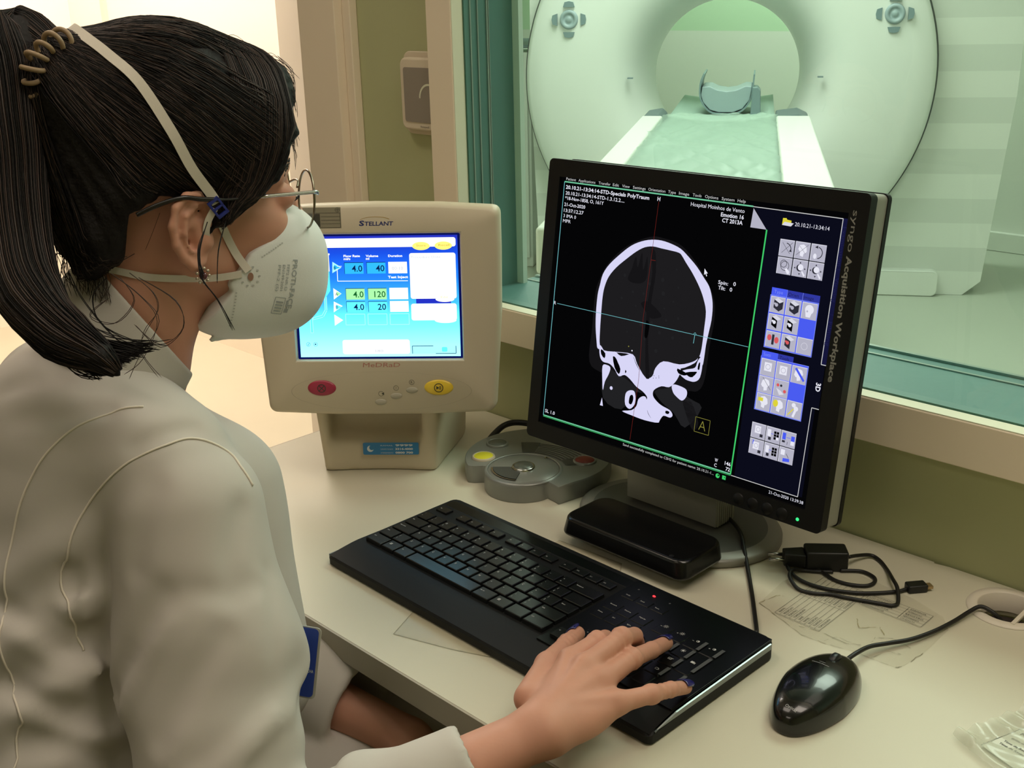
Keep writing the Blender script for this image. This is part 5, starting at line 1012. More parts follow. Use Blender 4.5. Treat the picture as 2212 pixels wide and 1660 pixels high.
for uu in (1.5, 10.85):
    b = MB(); 
    for i in (0, 1):
        for j in (0, 1): b.rect(.0018*i, .0018*j, .0018*i+.0015, .0018*j+.0015, 0, 0, Matrix.Translation(KP(uu+.05, 5.22, Zr+.0002)) @ Matrix.Rotation(ya, 4, 'Z'))
    b.build('key_symbol', 'legend', kb)
# navigation block and number pad, flush glossy keys
for i, s in enumerate(('Insert', 'Home', 'PgUp')): key(15.45+i, .95, 1, 1, s, .7712, m_='kb_gloss', lw=.0080 if i else .0085)
for i, s in enumerate(('Delete', 'End', 'PgDn')): key(15.45+i, 1.95, 1, 1, s, .7712, m_='kb_gloss')
key(16.45, 3.95, 1, 1, '^', .7712, m_='kb_gloss')
key(15.45, 4.95, 1, 1, '<', .7742); key(16.45, 4.95, 1, 1, 'v', .7712, m_='kb_gloss'); key(17.45, 4.95, 1, 1, '>', .7712, m_='kb_gloss')
PAD = [('NumLk', 0, 0), ('/', 1, 0), ('*', 2, 0), ('-', 3, 0), ('7', 0, 1), ('8', 1, 1), ('9', 2, 1), ('4', 0, 2), ('5', 1, 2), ('6', 2, 2), ('1', 0, 3), ('2', 1, 3), ('3', 2, 3), (',', 2, 4)]
def sym(kind, u, v):
    b = MB(); T = Matrix.Translation(KP(u, v, .7716)) @ Matrix.Rotation(ya, 4, 'Z'); q = .0011
    if kind in ('sun-', 'sun+', 'sunh'):
        b.ring((0, 0), .0009, .0013, 0, 0, T, n=16)
        if kind == 'sunh': b.disc((0, 0), .0011, .0001, 0, T, n=12)
        for k in range(8): a = k*PI/4; b.line([(.0018*math.cos(a), .0018*math.sin(a)), (.0027*math.cos(a), .0027*math.sin(a))], .0004, 0, 0, T)
    if kind in ('half-', 'half+'): b.ring((0, 0), .0013, .0017, 0, 0, T, n=18); b.poly([(.0015*math.cos(a), .0015*math.sin(a)) for a in np.linspace(-PI/2, PI/2, 10)], .0001, 0, T)
    if kind.endswith('-') or kind.endswith('+'): b.rect(-.0052, -.0021, -.0034, -.0017, 0, 0, T)
    if kind.endswith('+'): b.rect(-.0045, -.0028, -.0041, -.0010, 0, 0, T)
    if kind == 'pen': b.line([(-.0022, -.0014), (.0014, -.0014), (.0014, .0014), (-.0022, .0014), (-.0022, -.0014)], .0004, 0, 0, T); b.line([(-.0014, 0), (-.0004, -.0009), (.0028, .0016)], .0005, .0001, 0, T)
    if kind == 'pc': b.rect(-.0028, -.0014, .0008, .0016, 0, 0, T); b.rect(.0012, -.0016, .0022, .0008, 0, 0, T)
    if kind == 'sq': b.line([(-.0018, -.0014), (.0012, -.0014), (.0012, .0012), (-.0018, .0012), (-.0018, -.0014)], .0004, 0, 0, T); b.rect(.0014, -.0006, .0024, -.0002, 0, 0, T)
    b.build('key_symbol', 'legend', kb)
for s, i, j in PAD: key(18.8+i, .95+j, 1, 1, '', .7712, m_='kb_gloss')
key(21.8, 1.95, 1, 2, '', .7712, m_='kb_gloss'); key(21.8, 3.95, 1, 2, '', .7712, m_='kb_gloss'); key(18.8, 4.95, 2, 1, '', .7712, m_='kb_gloss')
for kd, u, v in (('sun-', 19.03, .9), ('sun+', 20.06, .87), ('half-', 21.06, .89), ('half+', 22.08, .92), ('sunh', 21.03, 2.06), ('pen', 21.0, 3.05), ('pc', 22.03, 2.56), ('sq', 21.07, 4.16)): sym(kd, u, v)
for u, v0, v1 in ((21.46, .66, 1.52), (22.47, .66, 1.51), (22.46, 1.70, 3.25), (21.46, 1.70, 2.50), (21.46, 2.70, 3.5), (21.46, 3.7, 4.5), (22.46, 3.70, 5.3), (20.46, 1.7, 2.5)):
    b = MB(); b.poly([tuple(Vector(KP(u-.10, v1, 0))[:2]), tuple(Vector(KP(u+.10, v1, 0))[:2]), tuple(Vector(KP(u+.10, v0, 0))[:2]), tuple(Vector(KP(u-.10, v0, 0))[:2])], .7715-DZ); b.build('key_stripe', 'key_mark', kb)
b = MB(); b.lathe([(0, .0008), (.0016, .0006), (.0018, 0)], 14, 0, Matrix.Translation(KP(16.61, -1.12, .7704)) @ Matrix.Scale(.7, 4, (0, 1, 0))); b.build('lock_light', 'led_red', kb)
for u in (15.55, 17.70):
    b = MB(); b.lathe([(0, .0004), (.0012, .0003)], 12, 0, Matrix.Translation(KP(u, -1.1, .7704))); b.build('lock_light', 'key_mark', kb)
# ================================================================== the person
nt = mat('skin', 'CB957E', .52, spec=.3, bump=(220, .12, .0006), var=(38, .07), sss=.12)
mat('lip_dark', '7A4038', .5)
mat('hair_dark', '120E0C', .62, spec=.25, bump=(260, .5, .002)); mat('hair_brown', '3A2A22', .42, spec=.45)
mat('coat_white', 'C4BEB6', .8, spec=.15, bump=(1400, .10, .0003)); mat('seam_white', 'E6DDCE', .75); mat('nail_blue', '22226E', .18, coat=.7)
mat('mask_white', 'E4E6E2', .8, spec=.2, bump=(900, .18, .0004)); mat('strap_white', 'D8D0C2', .7, bump=(1500, .3, .0003)); mat('clip_blue', '1E2A80', .35); mat('mask_print', 'A2A8AA', .7); mat('perf_grey', 'B8BAB6', .7)
HO = np.array([-.918, .499, 1.201]); _F = np.array([.256, .963, -.090]); _F /= np.linalg.norm(_F); _U = np.array([.065, .076, .995]); _U -= _F*(_U @ _F); _U /= np.linalg.norm(_U); _L = np.cross(_U, _F)
TH = np.eye(4); TH[:3, 0] = _F; TH[:3, 1] = _L; TH[:3, 2] = _U; TH[:3, 3] = HO
THM = Matrix(TH.tolist())
def hw(p): return HO+_F*p[0]+_L*p[1]+_U*p[2]        # head frame (forward, left, up) -> world
def wh(P): q = np.atleast_2d(P)-HO; return np.stack([q @ _F, q @ _L, q @ _U], 1)
pe = empty('person', (-.95, .28, .46), 'seated person in a white coat and mask, dark ponytail, typing with the right hand', 'person')
PL_ = Matrix.Translation((.95, -.28, -.46)); PLn = np.array(PL_)
def both(P): Q = P.copy(); Q[:, 1] = np.abs(Q[:, 1]); return Q
def head(P):
    Q = both(P); x, y, z = P[:, 0], P[:, 1], P[:, 2]
    f = ell(P, (-.006, 0, .045), (.100, .074, .088))
    f = smin(f, ell(P, (.040, 0, -.030), (.056, .055, .080)), .03)
    f = smin(f, cap(Q, (.004, .050, -.050), (.078, .012, -.100), .018, .020), .022)
    f = smin(f, ell(Q, (.060, .036, -.028), (.030, .024, .024)), .015)          # cheek
    f = smin(f, cap(Q, (.084, .010, .026), (.070, .046, .022), .014, .012), .012)   # brow
    f = smax(f, -ell(Q, (.104, .033, .002), (.020, .018, .013)), .012)              # eye socket
    f = smin(f, ell(Q, (.083, .033, .000), (.0145, .0145, .0125)), .003)            # lidded eye
    f = smin(f, cap(P, (.094, 0, .010), (.112, 0, -.030), .006, .010), .010)        # nose
    f = smin(f, ell(Q, (.104, .010, -.034), (.012, .009, .008)), .006)
    f = smin(f, ell(P, (.092, 0, -.062), (.016, .022, .010)), .010)                 # mouth
    f = smin(f, chain(P, [(-.028, 0, -.03), (-.034, 0, -.10), (-.055, 0, -.16), (-.075, 0, -.21)], [.052, .050, .056, .066], .02), .022)
    return f
def ear(P, s=1):
    Q = P.copy(); Q[:, 1] = P[:, 1]*s
    def o(x, z, d=0.): return (x, -.0745-.0135*np.clip((.006-x)/.034, 0, 1)-d, z)
    rim = [o(.002, -.012), o(.004, .002), o(-.004, .0105), o(-.015, .0105), o(-.025, .002), o(-.0285, -.014), o(-.0255, -.030), o(-.018, -.042), o(-.009, -.050), o(-.002, -.047)]
    f = chain(Q, rim, [.0030, .0033, .0034, .0034, .0034, .0034, .0034, .0036, .0050, .0038], .003)
    R_ = rotm(0, 0, 0); a = math.atan2(.0135, .034); ca, sa = math.cos(a), math.sin(a); R_ = np.array([[ca, -sa, 0], [sa, ca, 0], [0, 0, 1]])
    pl = ell(Q, (-.011, -.0790, -.018), (.0175, .0030, .029), R_)
    pl = smin(pl, ell(Q, (-.004, -.0765, -.044), (.009, .0042, .010), R_), .004)
    f = smin(f, pl, .003)
    f = smin(f, chain(Q, [o(-.006, .001, .0012), o(-.0165, -.006, .0018), o(-.0180, -.020, .0018), o(-.0130, -.034, .0015), o(-.005, -.039, .001)], [.0022, .0028, .0028, .0027, .0024], .002), .003)
    f = smax(f, -ell(Q, (-.0075, -.0805, -.026), (.0085, .0060, .0105), R_), .003)
    f = smax(f, -ell(Q, (-.0030, -.0795, -.006), (.0055, .0040, .0070), R_), .002)
    f = smin(f, cap(Q, o(.003, -.022, -.001), o(.0035, -.031, .000), .0034, .0034), .003)
    f = smin(f, cap(Q, (-.006, -.070, -.018), (.0, -.072, -.030), .010, .010), .006)
    return f
parts = []
V, Q = surface(lambda P: smin(head(P), np.minimum(ear(P), ear(P, -1)), .004), (-.15, -.105, -.26), (.15, .105, .16), .0021)
V = relax(V, Q, 1); parts.append((V @ TH[:3, :3].T+TH[:3, 3], Q))
# ---- right hand and forearm (world frame)
FI = dict(
    thumb=[(-.560, .572, .797), (-.586, .622, .794), (-.6035, .668, .786), (-.6125, .692, .7825)],
    index=[(-.5590, .622, .8105), (-.5590, .659, .8125), (-.5745, .688, .7955), (-.580, .698, .7825)],
    middle=[(-.5370, .617, .8165), (-.5405, .670, .8190), (-.5530, .7040, .8000), (-.5590, .7170, .7835)],
    ring=[(-.5190, .617, .8105), (-.5240, .664, .8080), (-.5320, .703, .7945), (-.5430, .7395, .7800)],
    pinky=[(-.4975, .612, .8020), (-.4880, .646, .7975), (-.4870, .672, .7895), (-.4885, .6960, .7785)])
FR = dict(thumb=[.0140, .0112, .0090, .0076], index=[.0102, .0086, .0075, .0067], middle=[.0104, .0088, .0076, .0068], ring=[.0102, .0084, .0074, .0068], pinky=[.0092, .0075, .0066, .0060])
WR = (-.5230, .5480, .7985); EL = (-.645, .326, .707)
def rhand(P):
    f = None
    for k in ('index', 'middle', 'ring', 'pinky'):
        c = FI[k]; g = chain(P, c, FR[k], .003); f = g if f is None else smin(f, g, .0035)
        kn = ell(P, c[1], (FR[k][1]+.0006,)*3); f = smin(f, kn, .004)
    pal = None
    for k, r0, r1 in (('index', .0145, .0106), ('middle', .0150, .0108), ('ring', .0150, .0106), ('pinky', .0140, .0096)):
        m_ = np.array(FI[k][0]); w_ = np.array(WR)+(np.array([-.006, 0, 0]) if k == 'index' else (np.array([.010, .003, -.002]) if k == 'pinky' else np.array([.002, 0, 0])))
        g = cap(P, w_, m_, r0, r1); pal = g if pal is None else smin(pal, g, .012)
    pal = smin(pal, ell(P, (-.522, .588, .796), (.028, .038, .0145), rotm(0, 8, 8)), .012)
    th = chain(P, FI['thumb'], FR['thumb'], .005); f = smin(f, pal, .006); f = smin(f, th, .010)
    fa = ecap(P, WR, tuple(np.array(WR)*.55+np.array(EL)*.45), (.0245, .0185), (.034, .029), (.72, -.66, .15)); f = smin(f, fa, .014)
    for k in ('index', 'middle', 'ring', 'pinky'):  # tendons
        f = smin(f, cap(P, tuple(np.array(WR)+np.array([0, .01, .0145])), tuple(np.array(FI[k][0])+np.array([0, -.004, .0075])), .003, .0032), .006)
    f = f+.0004*np.sin(P[:, 1]*900)*np.exp(-((P[:, 1]-.665)/.012)**2)
    return f
V, Q = surface(rhand, (-.66, .44, .74), (-.45, .76, .86), .0014); V = relax(V, Q, 1); parts.append((V, Q))
# ---- left forearm and hand, resting in the lap
LE, LW = (-.985, .50, .70), (-.752, .592, .645)
def lhand(P):
    f = ecap(P, LE, LW, (.040, .036), (.028, .021), (.2, -.5, .8)); w = np.array(LW)
    pal = ecap(P, LW, (-.690, .602, .622), (.030, .016), (.038, .014), (.2, -.8, .5)); f = smin(f, pal, .014)
    for i, (dx, dy, dz, L) in enumerate(((.0, -.026, .012, .9), (.006, -.009, .006, 1.), (.006, .008, 0, .97), (0, .024, -.006, .8))):
        a = np.array([-.690+dx, .602+dy, .622+dz]); b_ = a+np.array([.036*L, .004, -.010]); c = b_+np.array([.020*L, .002, -.018]); d_ = c+np.array([.008, 0, -.018*L])
        f = smin(f, chain(P, [tuple(a), tuple(b_), tuple(c), tuple(d_)], [.0105, .0092, .0083, .0074], .003), .004)
    f = smin(f, chain(P, [(-.738, .566, .640), (-.712, .552, .628), (-.690, .553, .618), (-.672, .556, .612)], [.013, .0115, .0095, .008], .004), .008)
    return f
V, Q = surface(lhand, (-1.06, .42, .55), (-.60, .68, .77), .0024); V = relax(V, Q, 1); parts.append((V, Q))
# ---- trunk core, upper arms and legs under the clothes
HIP = (-.95, .245, .52)
def core(P):
    f = ecap(P, (-.935, .30, .70), (-.95, .385, .97), (.115, .085), (.095, .050), (1, -.09, 0))
    f = smin(f, ecap(P, HIP, (-.93, .29, .70), (.145, .10), (.125, .085), (1, -.09, 0)), .04)
    f = smin(f, cap(P, (-.945, .41, 1.03), (-.95, .425, 1.09), .050, .046), .04)
    f = smin(f, cap(P, (-1.07, .427, .975), (-.80, .407, .970), .030, .030), .04)
    f = smin(f, chain(P, [(-.785, .405, .965), EL, tuple(np.array(WR)*.5+np.array(EL)*.5)], [.032, .029, .029], .01), .012)
    f = smin(f, chain(P, [(-1.085, .425, .975), (-1.06, .42, .74), LE], [.042, .036, .034], .02), .02)
    for s_, kx_ in ((-1, -1.01), (1, -.815)):
        f = smin(f, chain(P, [(-.95+s_*.08, .27, .53), (kx_, .66, .545), (kx_, .70, .10), (kx_, .73, .055)], [.075, .055, .038, .035], .03), .03); f = smin(f, cap(P, (kx_, .69, .045), (kx_, .85, .035), .036, .03), .02)
    return f
V, Q = surface(core, (-1.22, .05, .0), (-.52, .93, 1.16), .009); V = relax(V, Q, 1); parts.append((V, Q))
VV, QQ, n0 = [], [], 0
for V, Q in parts: VV.append(V); QQ.append(Q+n0); n0 += len(V)
npmesh('body', np.concatenate(VV), np.concatenate(QQ), 'skin', pe, T=PLn)
# ---- nails
def nail(P1, P2, up_, r, wd, ln):
    a = Vector(P1); d_ = (Vector(P2)-a).normalized(); up_ = Vector(up_); sd = d_.cross(up_).normalized(); nn = sd.cross(d_).normalized(); b = MB(); c = Vector(P2)
    def g(u, v):
        an = (u-.5)*2*math.asin(min(.98, wd/(r+.0008))); t = (v*ln)-ln*.74; tap = 1-.35*max(0, v-.7)/.3*abs(u-.5)*2
        p = c+d_*(t*1.0+.0022)*1.0+sd*math.sin(an*tap)*(r+.0006)+nn*(math.cos(an*tap)*(r+.0006)-.0012*max(0, v-.4)); return tuple(p)
    b.grid(g, 10, 8); b.build('fingernail', 'nail_blue', pe, loc=(.95, -.28, -.46), solid=.0006)
nail(FI['thumb'][2], FI['thumb'][3], (-.55, -.35, .75), .0084, .0066, .0140)
nail(FI['index'][2], FI['index'][3], (0, .4, .9), .0074, .0050, .0105); nail(FI['middle'][2], FI['middle'][3], (-.1, .5, .85), .0075, .0052, .0108)
nail(FI['ring'][2], FI['ring'][3], (.15, -.75, .8), .0076, .0066, .0145); nail(FI['pinky'][2], FI['pinky'][3], (.1, -.75, .8), .0069, .0061, .0140)
# ---- eyebrow and lashes
b = MB()
for k in range(60):
    t = random.random(); s_ = random.uniform(-.0035, .0035); x = .0985-.013*t-.6*t*t*.010; y = -(.010+.040*t); z = .0285+.005*math.sin(PI*t)*.6-.003*t+s_
    p = Vector((x+.0016, y, z)); b.tube([p, p+Vector((-.002, -.0055, .0015-.003*t))], [.0005, .0002], 4)
T = PL_ @ THM
b2 = MB(); b2.v = [tuple(T @ Vector(v)) for v in b.v]; b2.f, b2.m, b2.sm = b.f, b.m, b.sm
b2.build('eyebrow', 'hair_dark', pe); b2 = MB()
for k in range(9):
    t = k/8; p = Vector((.0955-.006*t, -.026-.014*t, -.003)); q = [T @ p, T @ (p+Vector((.005, -.001, .000))), T @ (p+Vector((.0085, -.002-.002*t, .0035)))]; b2.tube(q, [.0005, .0004, .0001], 4)
b2.build('eyelashes', 'hair_dark', pe)
# ---- hair
FCX = [-.02, .0, .010, .028, .047, .066, .074, .080, .092, .100, .112]; FCZ = [-.034, -.028, -.020, -.012, .002, .018, .030, .050, .058, .050, .048]
def hairline(P):   # >0 outside the hairy region
    x, y, z = P[:, 0], np.abs(P[:, 1]), P[:, 2]
    fr_ = np.interp(x, FCX, FCZ)-z+.020*np.clip((y-.055)/.03, -1, 0)*0
    fr_ = np.where(x > .0, fr_, -1); mid = np.where((x <= .0) & (x > -.060), .008+.35*np.clip(-.034-x, 0, .1)*-1.6-z, -1); bk = np.where(x <= -.060, np.interp(x, [-.13, -.09, -.06], [-.055, -.073, -.062])-z, -1)
    far = np.where(P[:, 1] > .004, np.minimum(x-.086, .078-z), -1); return np.maximum(np.maximum(np.maximum(fr_, mid), bk), far)*.75
def haircap(P):
    f = ell(P, (-.012, 0, .047), (.1085, .0815, .100)); Q = both(P)
    f = smin(f, ell(P, (.058, 0, .090), (.046, .055, .036)), .02)
    f = smin(f, ell(P, (.050, -.050, .035), (.046, .026, .060), rotm(0, 0, -8)), .02)
    f = smin(f, ell(P, (-.085, 0, .085), (.034, .040, .046), rotm(0, -35, 0)), .03)
    f = smin(f, ell(P, (-.070, 0, -.010), (.044, .058, .060)), .03)
    lk = chain(P, [(.056, -.062, .052), (.040, -.0715, .012), (.018, -.0765, -.010), (.005, -.0785, -.024)], [.014, .0100, .0065, .0028], .01); f = smin(f, lk, .010)
    ba = chain(Q, [(-.055, .060, .010), (-.075, .050, -.030), (-.085, .035, -.055)], [.022, .020, .014], .01); return smin(f, ba, .012)
def hair(P):
    Q = both(P); f = smax(haircap(P), hairline(P), .004)
    # strand furrows running towards the tie
    d = P-np.array([-.10, 0, .112]); an = np.arctan2(P[:, 2]-.112, np.abs(P[:, 0]+.10)+.02); r = np.sqrt((d**2).sum(1))
    return f+.0006*np.sin(an*60+3*np.sin(r*30))+.0004*np.sin(an*141+P[:, 1]*90)
sdf_mesh('hair', hair, (-.145, -.10, -.10), (.125, .10, .16), .0022, 'hair_dark', pe, T=PLn @ TH, smooth=1)
# strand helper: ribbons of fine tubes in one mesh
def at_(px, py, dep):
    d = np.array([-.6674, .6666, -.3319])+np.array([.7121, .7018, -.0223])*(px-1106)/2400-np.array([-.2181, .2512, .9430])*(py-830)/2400
    return np.array([0, 0, 1.362])+d*dep
TIE = np.array([-.098, 0, .112]); tie_w = hw(TIE)
rs = np.random.RandomState(11)
CC = np.array([-.012, 0, .045])
def to_caps(P, lift):   # push head-frame points onto the hair surface, along rays from the middle of the head
    d = np.atleast_2d(P)-CC; d = d/np.linalg.norm(d, axis=1)[:, None]; lo, hi = np.full(len(d), .03), np.full(len(d), .2)
    for _ in range(16):
        m_ = (lo+hi)/2; i_ = haircap(CC+d*m_[:, None]) < 0; lo = np.where(i_, m_, lo); hi = np.where(i_, hi, m_)
    return CC+d*(lo+lift)[:, None]
def to_cap(p, lift): return to_caps(p, lift)[0]
JOBS = []               # (points, lifts, radius list, material, ribbon target)
def flush(b):
    P = to_caps(np.concatenate([j[0] for j in JOBS]), np.concatenate([j[1] for j in JOBS])); P = HO+P[:, :1]*_F+P[:, 1:2]*_L+P[:, 2:]*_U; n = 0
    for j in JOBS: k = len(j[0]); b.tube([tuple(p) for p in P[n:n+k]], j[2], 4, j[3], PL_, cap=False); n += k
    JOBS.clear()
b = MB(); b2 = MB()
for k in range(1500):
    side = -1 if rs.rand() < .74 else 1
    u = rs.rand()
    if u < .45:   # from the front hairline
        x = rs.uniform(.0, .075); z = np.interp(x, FCX, FCZ)+.035+rs.rand()*.03; p0 = np.array([x, side*rs.uniform(.06, .085), z])
    elif u < .62: p0 = np.array([rs.uniform(-.06, .0), side*.08, .010+rs.rand()*.01])
    elif u < .82: p0 = np.array([rs.uniform(-.12, -.06), side*rs.uniform(.01, .07), rs.uniform(-.07, -.05)])
    else: p0 = np.array([rs.uniform(-.03, .10), side*rs.uniform(0, .06), .13])
    a = p0; e = TIE+np.array([.01, rs.uniform(-.01, .01), rs.uniform(-.012, .004)]); c = CC; t0 = 0. if u < .82 else rs.uniform(0, .3)
    va, ve = a-c, e-c; pts = []; lift = rs.uniform(.0002, .0018); wob = rs.uniform(-.05, .05)
    for i in range(9):
        t = t0+(1-t0)*i/8; q = va/np.linalg.norm(va)*(1-t)+ve/np.linalg.norm(ve)*t; q = q/np.linalg.norm(q)
        q = q+np.cross(q, va)*wob*math.sin(PI*t)*8; pts.append(c+q*.1)
    JOBS.append((np.array(pts), np.array([lift-.0005]+[lift+.0010]*7+[lift-.0005]), [.00035]*9, 0 if rs.rand() < .7 else 1))
for k in range(520):   # curtain swept from the parting down over the temple to the ear
    u = rs.rand(); side = -1 if rs.rand() < .8 else 1; x0 = .015+.08*u; x1 = .002+.030*u+.010*rs.rand(); wv = rs.uniform(.0002, .0022)
    P_ = [(x0, side*.004, .15), (x0+.012, side*.045, .120), (x0*.9+.014+.006*u, side*.074, .070), (.5*(x0+x1)+.010+.014*u, side*.084, .022), (x1, side*.086, -.012-.016*(1-u)*rs.rand()+.010*u)]
    P_ = [(min(p[0], np.interp(p[2], [-.03, -.013, .0, .016, .028, .052, .075, .09, .15], [.0, .026, .046, .064, .073, .083, .103, .104, .09])), p[1], p[2]) for p in P_]
    q = bez(P_, 3); q = [np.array([min(p.x, np.interp(p.z, [-.03, -.013, .0, .016, .028, .052, .060, .075, .09, .15], [.0, .024, .043, .062, .071, .078, .100, .103, .104, .09])), p.y, p.z]) for p in q]; JOBS.append((np.array(q), np.full(len(q), wv), [.0004]*(len(q)-1)+[.0001], 0 if rs.rand() < .7 else 1))
flush(b); o = b.build('hair_strands', ['hair_dark', 'hair_brown'], pe); o['kind'] = 'stuff'
# ponytail
tail = [tuple(tie_w), tuple(at_(52, 84, .925)), tuple(at_(18, 130, .915)), tuple(at_(20, 260, .905)), tuple(at_(30, 400, .90)), tuple(at_(44, 540, .89)), tuple(at_(72, 650, .875)), tuple(at_(140, 728, .865)), tuple(at_(215, 772, .86)), tuple(at_(262, 812, .86))]
tr_ = [.012, .020, .0235, .0212, .0195, .0190, .0195, .0150, .0075, .0015]
def tailf(P):
    f = chain(P, tail, tr_, .02); return f+.0007*np.sin(P[:, 0]*700+P[:, 1]*500+4*np.sin(P[:, 2]*25))
tp = np.array(tail); sdf_mesh('ponytail', tailf, tp.min(0)-.045, tp.max(0)+.045, .003, 'hair_dark', pe, T=PLn, smooth=1)
b = MB(); cl_ = bez(tail, 4); cr_2 = np.interp(np.linspace(0, 9, len(cl_)), range(10), tr_)
for k in range(1500):
    a = rs.rand()*2*PI; rr = rs.uniform(1.05, 1.32); n1 = int(rs.uniform(.80, 1.0)*len(cl_)); pts = []; sp_ = rs.uniform(.6, 1.5)
    for i in range(0, n1):
        t = (cl_[min(i+1, len(cl_)-1)]-cl_[max(0, i-1)]).normalized(); s1 = t.cross(Vector((.3, .3, .9))).normalized(); s2 = s1.cross(t)
        w = cr_2[i]*rr*(1 if i < len(cl_)*.7 else 1+(sp_-1)*(i/len(cl_)-.7)/.3*1.4); w = max(w, .003*rr); pts.append(cl_[i]+s1*math.cos(a+.01*i)*w+s2*math.sin(a+.01*i)*w)
    if len(pts) > 4: b.tube(pts, [.00045]*(len(pts)-1)+[.0001], 4, 0 if rs.rand() < .55 else 1, PL_, cap=False)
# side tuft of the tail end, spreading over the collar
for k in range(260):
    t = rs.rand(); s0 = Vector(at_(70+40*rs.rand(), 640+70*rs.rand(), .868)); e0 = Vector(at_(200+130*t+20*rs.rand(), 800-70*t+25*rs.rand(), .862)); md = (s0+e0)/2+Vector((0, 0, -.006-.012*rs.rand())); b.tube(bez([s0, md, e0], 5), [.00045]*10+[.0001], 4, 0, PL_, cap=False)
o = b.build('ponytail_strands', ['hair_dark', 'hair_brown'], pe); o['kind'] = 'stuff'
# loose wisps: drawn by hand from the nape, the temple and the crown
b = MB()
def wisp(pp, dep, r=.00035, n=1, sp=6, mi=0):
    for _ in range(n):
        j = rs.uniform(-sp, sp, (len(pp), 2)); pts = [Vector(at_(x+j[i, 0]*(i+.3)/len(pp)*1.6, y+j[i, 1]*(i+.3)/len(pp)*1.6, dep if np.isscalar(dep) else dep[i])) for i, (x, y) in enumerate(pp)]
        q = bez(pts, 5); b.tube(q, [r]*(len(q)-1)+[.0001], 4, mi, PL_, cap=False)
wisp([(440, 500), (428, 540), (437, 600), (470, 650), (505, 712)], [.915, .905, .900, .90, .905], .00028, 4, 3); wisp([(448, 480), (431, 545), (440, 600)], [.915, .905, .900], .0004, 6, 3)
wisp([(487, 480), (472, 540), (470, 610)], [.93, .92, .915], .0004, 2, 3)
wisp([(345, 460), (328, 500), (318, 545)], .935, .00018, 1, 4)
wisp([(280, 590), (330, 630), (342, 670), (310, 720), (305, 760), (350, 820)], .905, .00035, 2, 6, 1); wisp([(300, 600), (380, 650), (395, 710), (350, 745), (290, 700)], .90, .00035, 2, 6, 1)
wisp([(230, 600), (200, 640), (220, 700), (290, 740), (370, 740)], .90, .0004, 2, 6); wisp([(150, 590), (180, 650), (250, 730), (300, 745)], .90, .00035, 3, 8)
wisp([(240, 590), (300, 640), (345, 700), (300, 770), (280, 812)], .90, .00035, 2, 10, 1); wisp([(260, 600), (290, 650), (250, 700), (200, 680), (230, 640)], .905, .00035, 2, 8, 1)
for k in range(60): x = rs.uniform(95, 230); wisp([(x, 540+.4*(x-90)*.6), (x+rs.uniform(-8, 12), 575+.25*(x-90)), (x+rs.uniform(-10, 30), 600+.3*(x-90)+rs.uniform(0, 22))], .945, .0003, 1, 4, k % 2)
for k in range(46):   # flyaways along the crown and the forehead
    t = rs.rand(); x = 300+330*t; y = 50+.00085*(x-300)**2+rs.uniform(-2, 8); wisp([(x-60, y+4), (x-20, y-8-10*rs.rand()), (x+22, y+4+16*t+6*rs.rand())], .985, .00022, 1, 5, 1)
for k in range(26): y = rs.uniform(150, 330); wisp([(600+.08*(y-150), y-30), (628+rs.uniform(-2, 8), y), (634+rs.uniform(-6, 10), y+40)], .985, .00025, 1, 4, k % 2)
o = b.build('loose_hair', ['hair_dark', 'hair_brown'], pe); o['kind'] = 'stuff'
# ---- hair tie: coiled beige elastic
mat('tie_beige', '9A8264', .5)
tt = empty('hair_tie', tuple(hw((-.100, -.014, .100))), 'coiled beige elastic holding the ponytail', 'hair tie')
b = MB(); ax = Vector(tuple(at_(60, 88, .925)-tie_w)).normalized(); s1 = ax.cross(Vector((0, 0, 1))).normalized(); s2 = s1.cross(ax).normalized(); pts = []
for i in range(420):
    t = i/420; a = 2*PI*t; e = 2*PI*17*t; R0 = .0235; rr = .0066+.0012*math.sin(5*a); rad = s1*math.cos(a)+s2*math.sin(a)*1.15
    pts.append(rad*(R0+rr*math.cos(e))+ax*(rr*math.sin(e))*1.25)
pts.append(pts[0]); b.tube(pts, .0021, 8, cap=False); b.build('coil', 'tie_beige', tt)
# ---- mask
mk = empty('face_mask', tuple(hw((.12, 0, -.075))), 'white cup respirator mask with two elastic straps worn over nose and chin', 'face mask')
MKI = Matrix.Translation(-Vector(tuple(hw((.12, 0, -.075))))); MKn = np.array(MKI)
EZ = [-.150, -.135, -.118, -.112, -.095, -.079, -.074, -.068, -.062, -.054, -.046, -.042, -.038, -.034, -.026, -.018, -.008, .004]; EX = [-.030, -.012, .004, .009, .020, .030, .0265, .028, .034, .041, .046, .052, .060, .070, .078, .083, .083, .082]
def maskf(P):
    x, y, z = P[:, 0]-.062, P[:, 1], P[:, 2]+.0725; p = 2.5
    zz = .0665; k = ((np.abs(x)/.0755)**p+(np.abs(y)/.067)**p+(np.abs(z)/zz)**p)**(1/p)-1
    f = k*.060; Q = both(P)
    rg = cap(Q, (.125, .0, -.128), (.02, .030, -.133), .0030, .0026)
    f = smin(f, rg+.0004*np.sin(P[:, 0]*900), .002)
    return smax(f, (np.interp(P[:, 2], EZ, EX)-P[:, 0])*.8, .0012)
sdf_mesh('shell', maskf, (-.04, -.075, -.145), (.145, .075, .008), .0018, 'mask_white', mk, T=MKn @ TH, smooth=3)
def drape(pts, fn, lift=.0004, y0=-.12):   # (x, z) in the head frame -> right-hand surface of fn, seen from the side
    P = np.array([(x, y0, z) for x, z in pts], float); t = np.zeros(len(P))
    for _ in range(60):
        d = fn(P); P[:, 1] += np.clip(d, -.002, .004)*.7
    P[:, 1] -= lift; return P
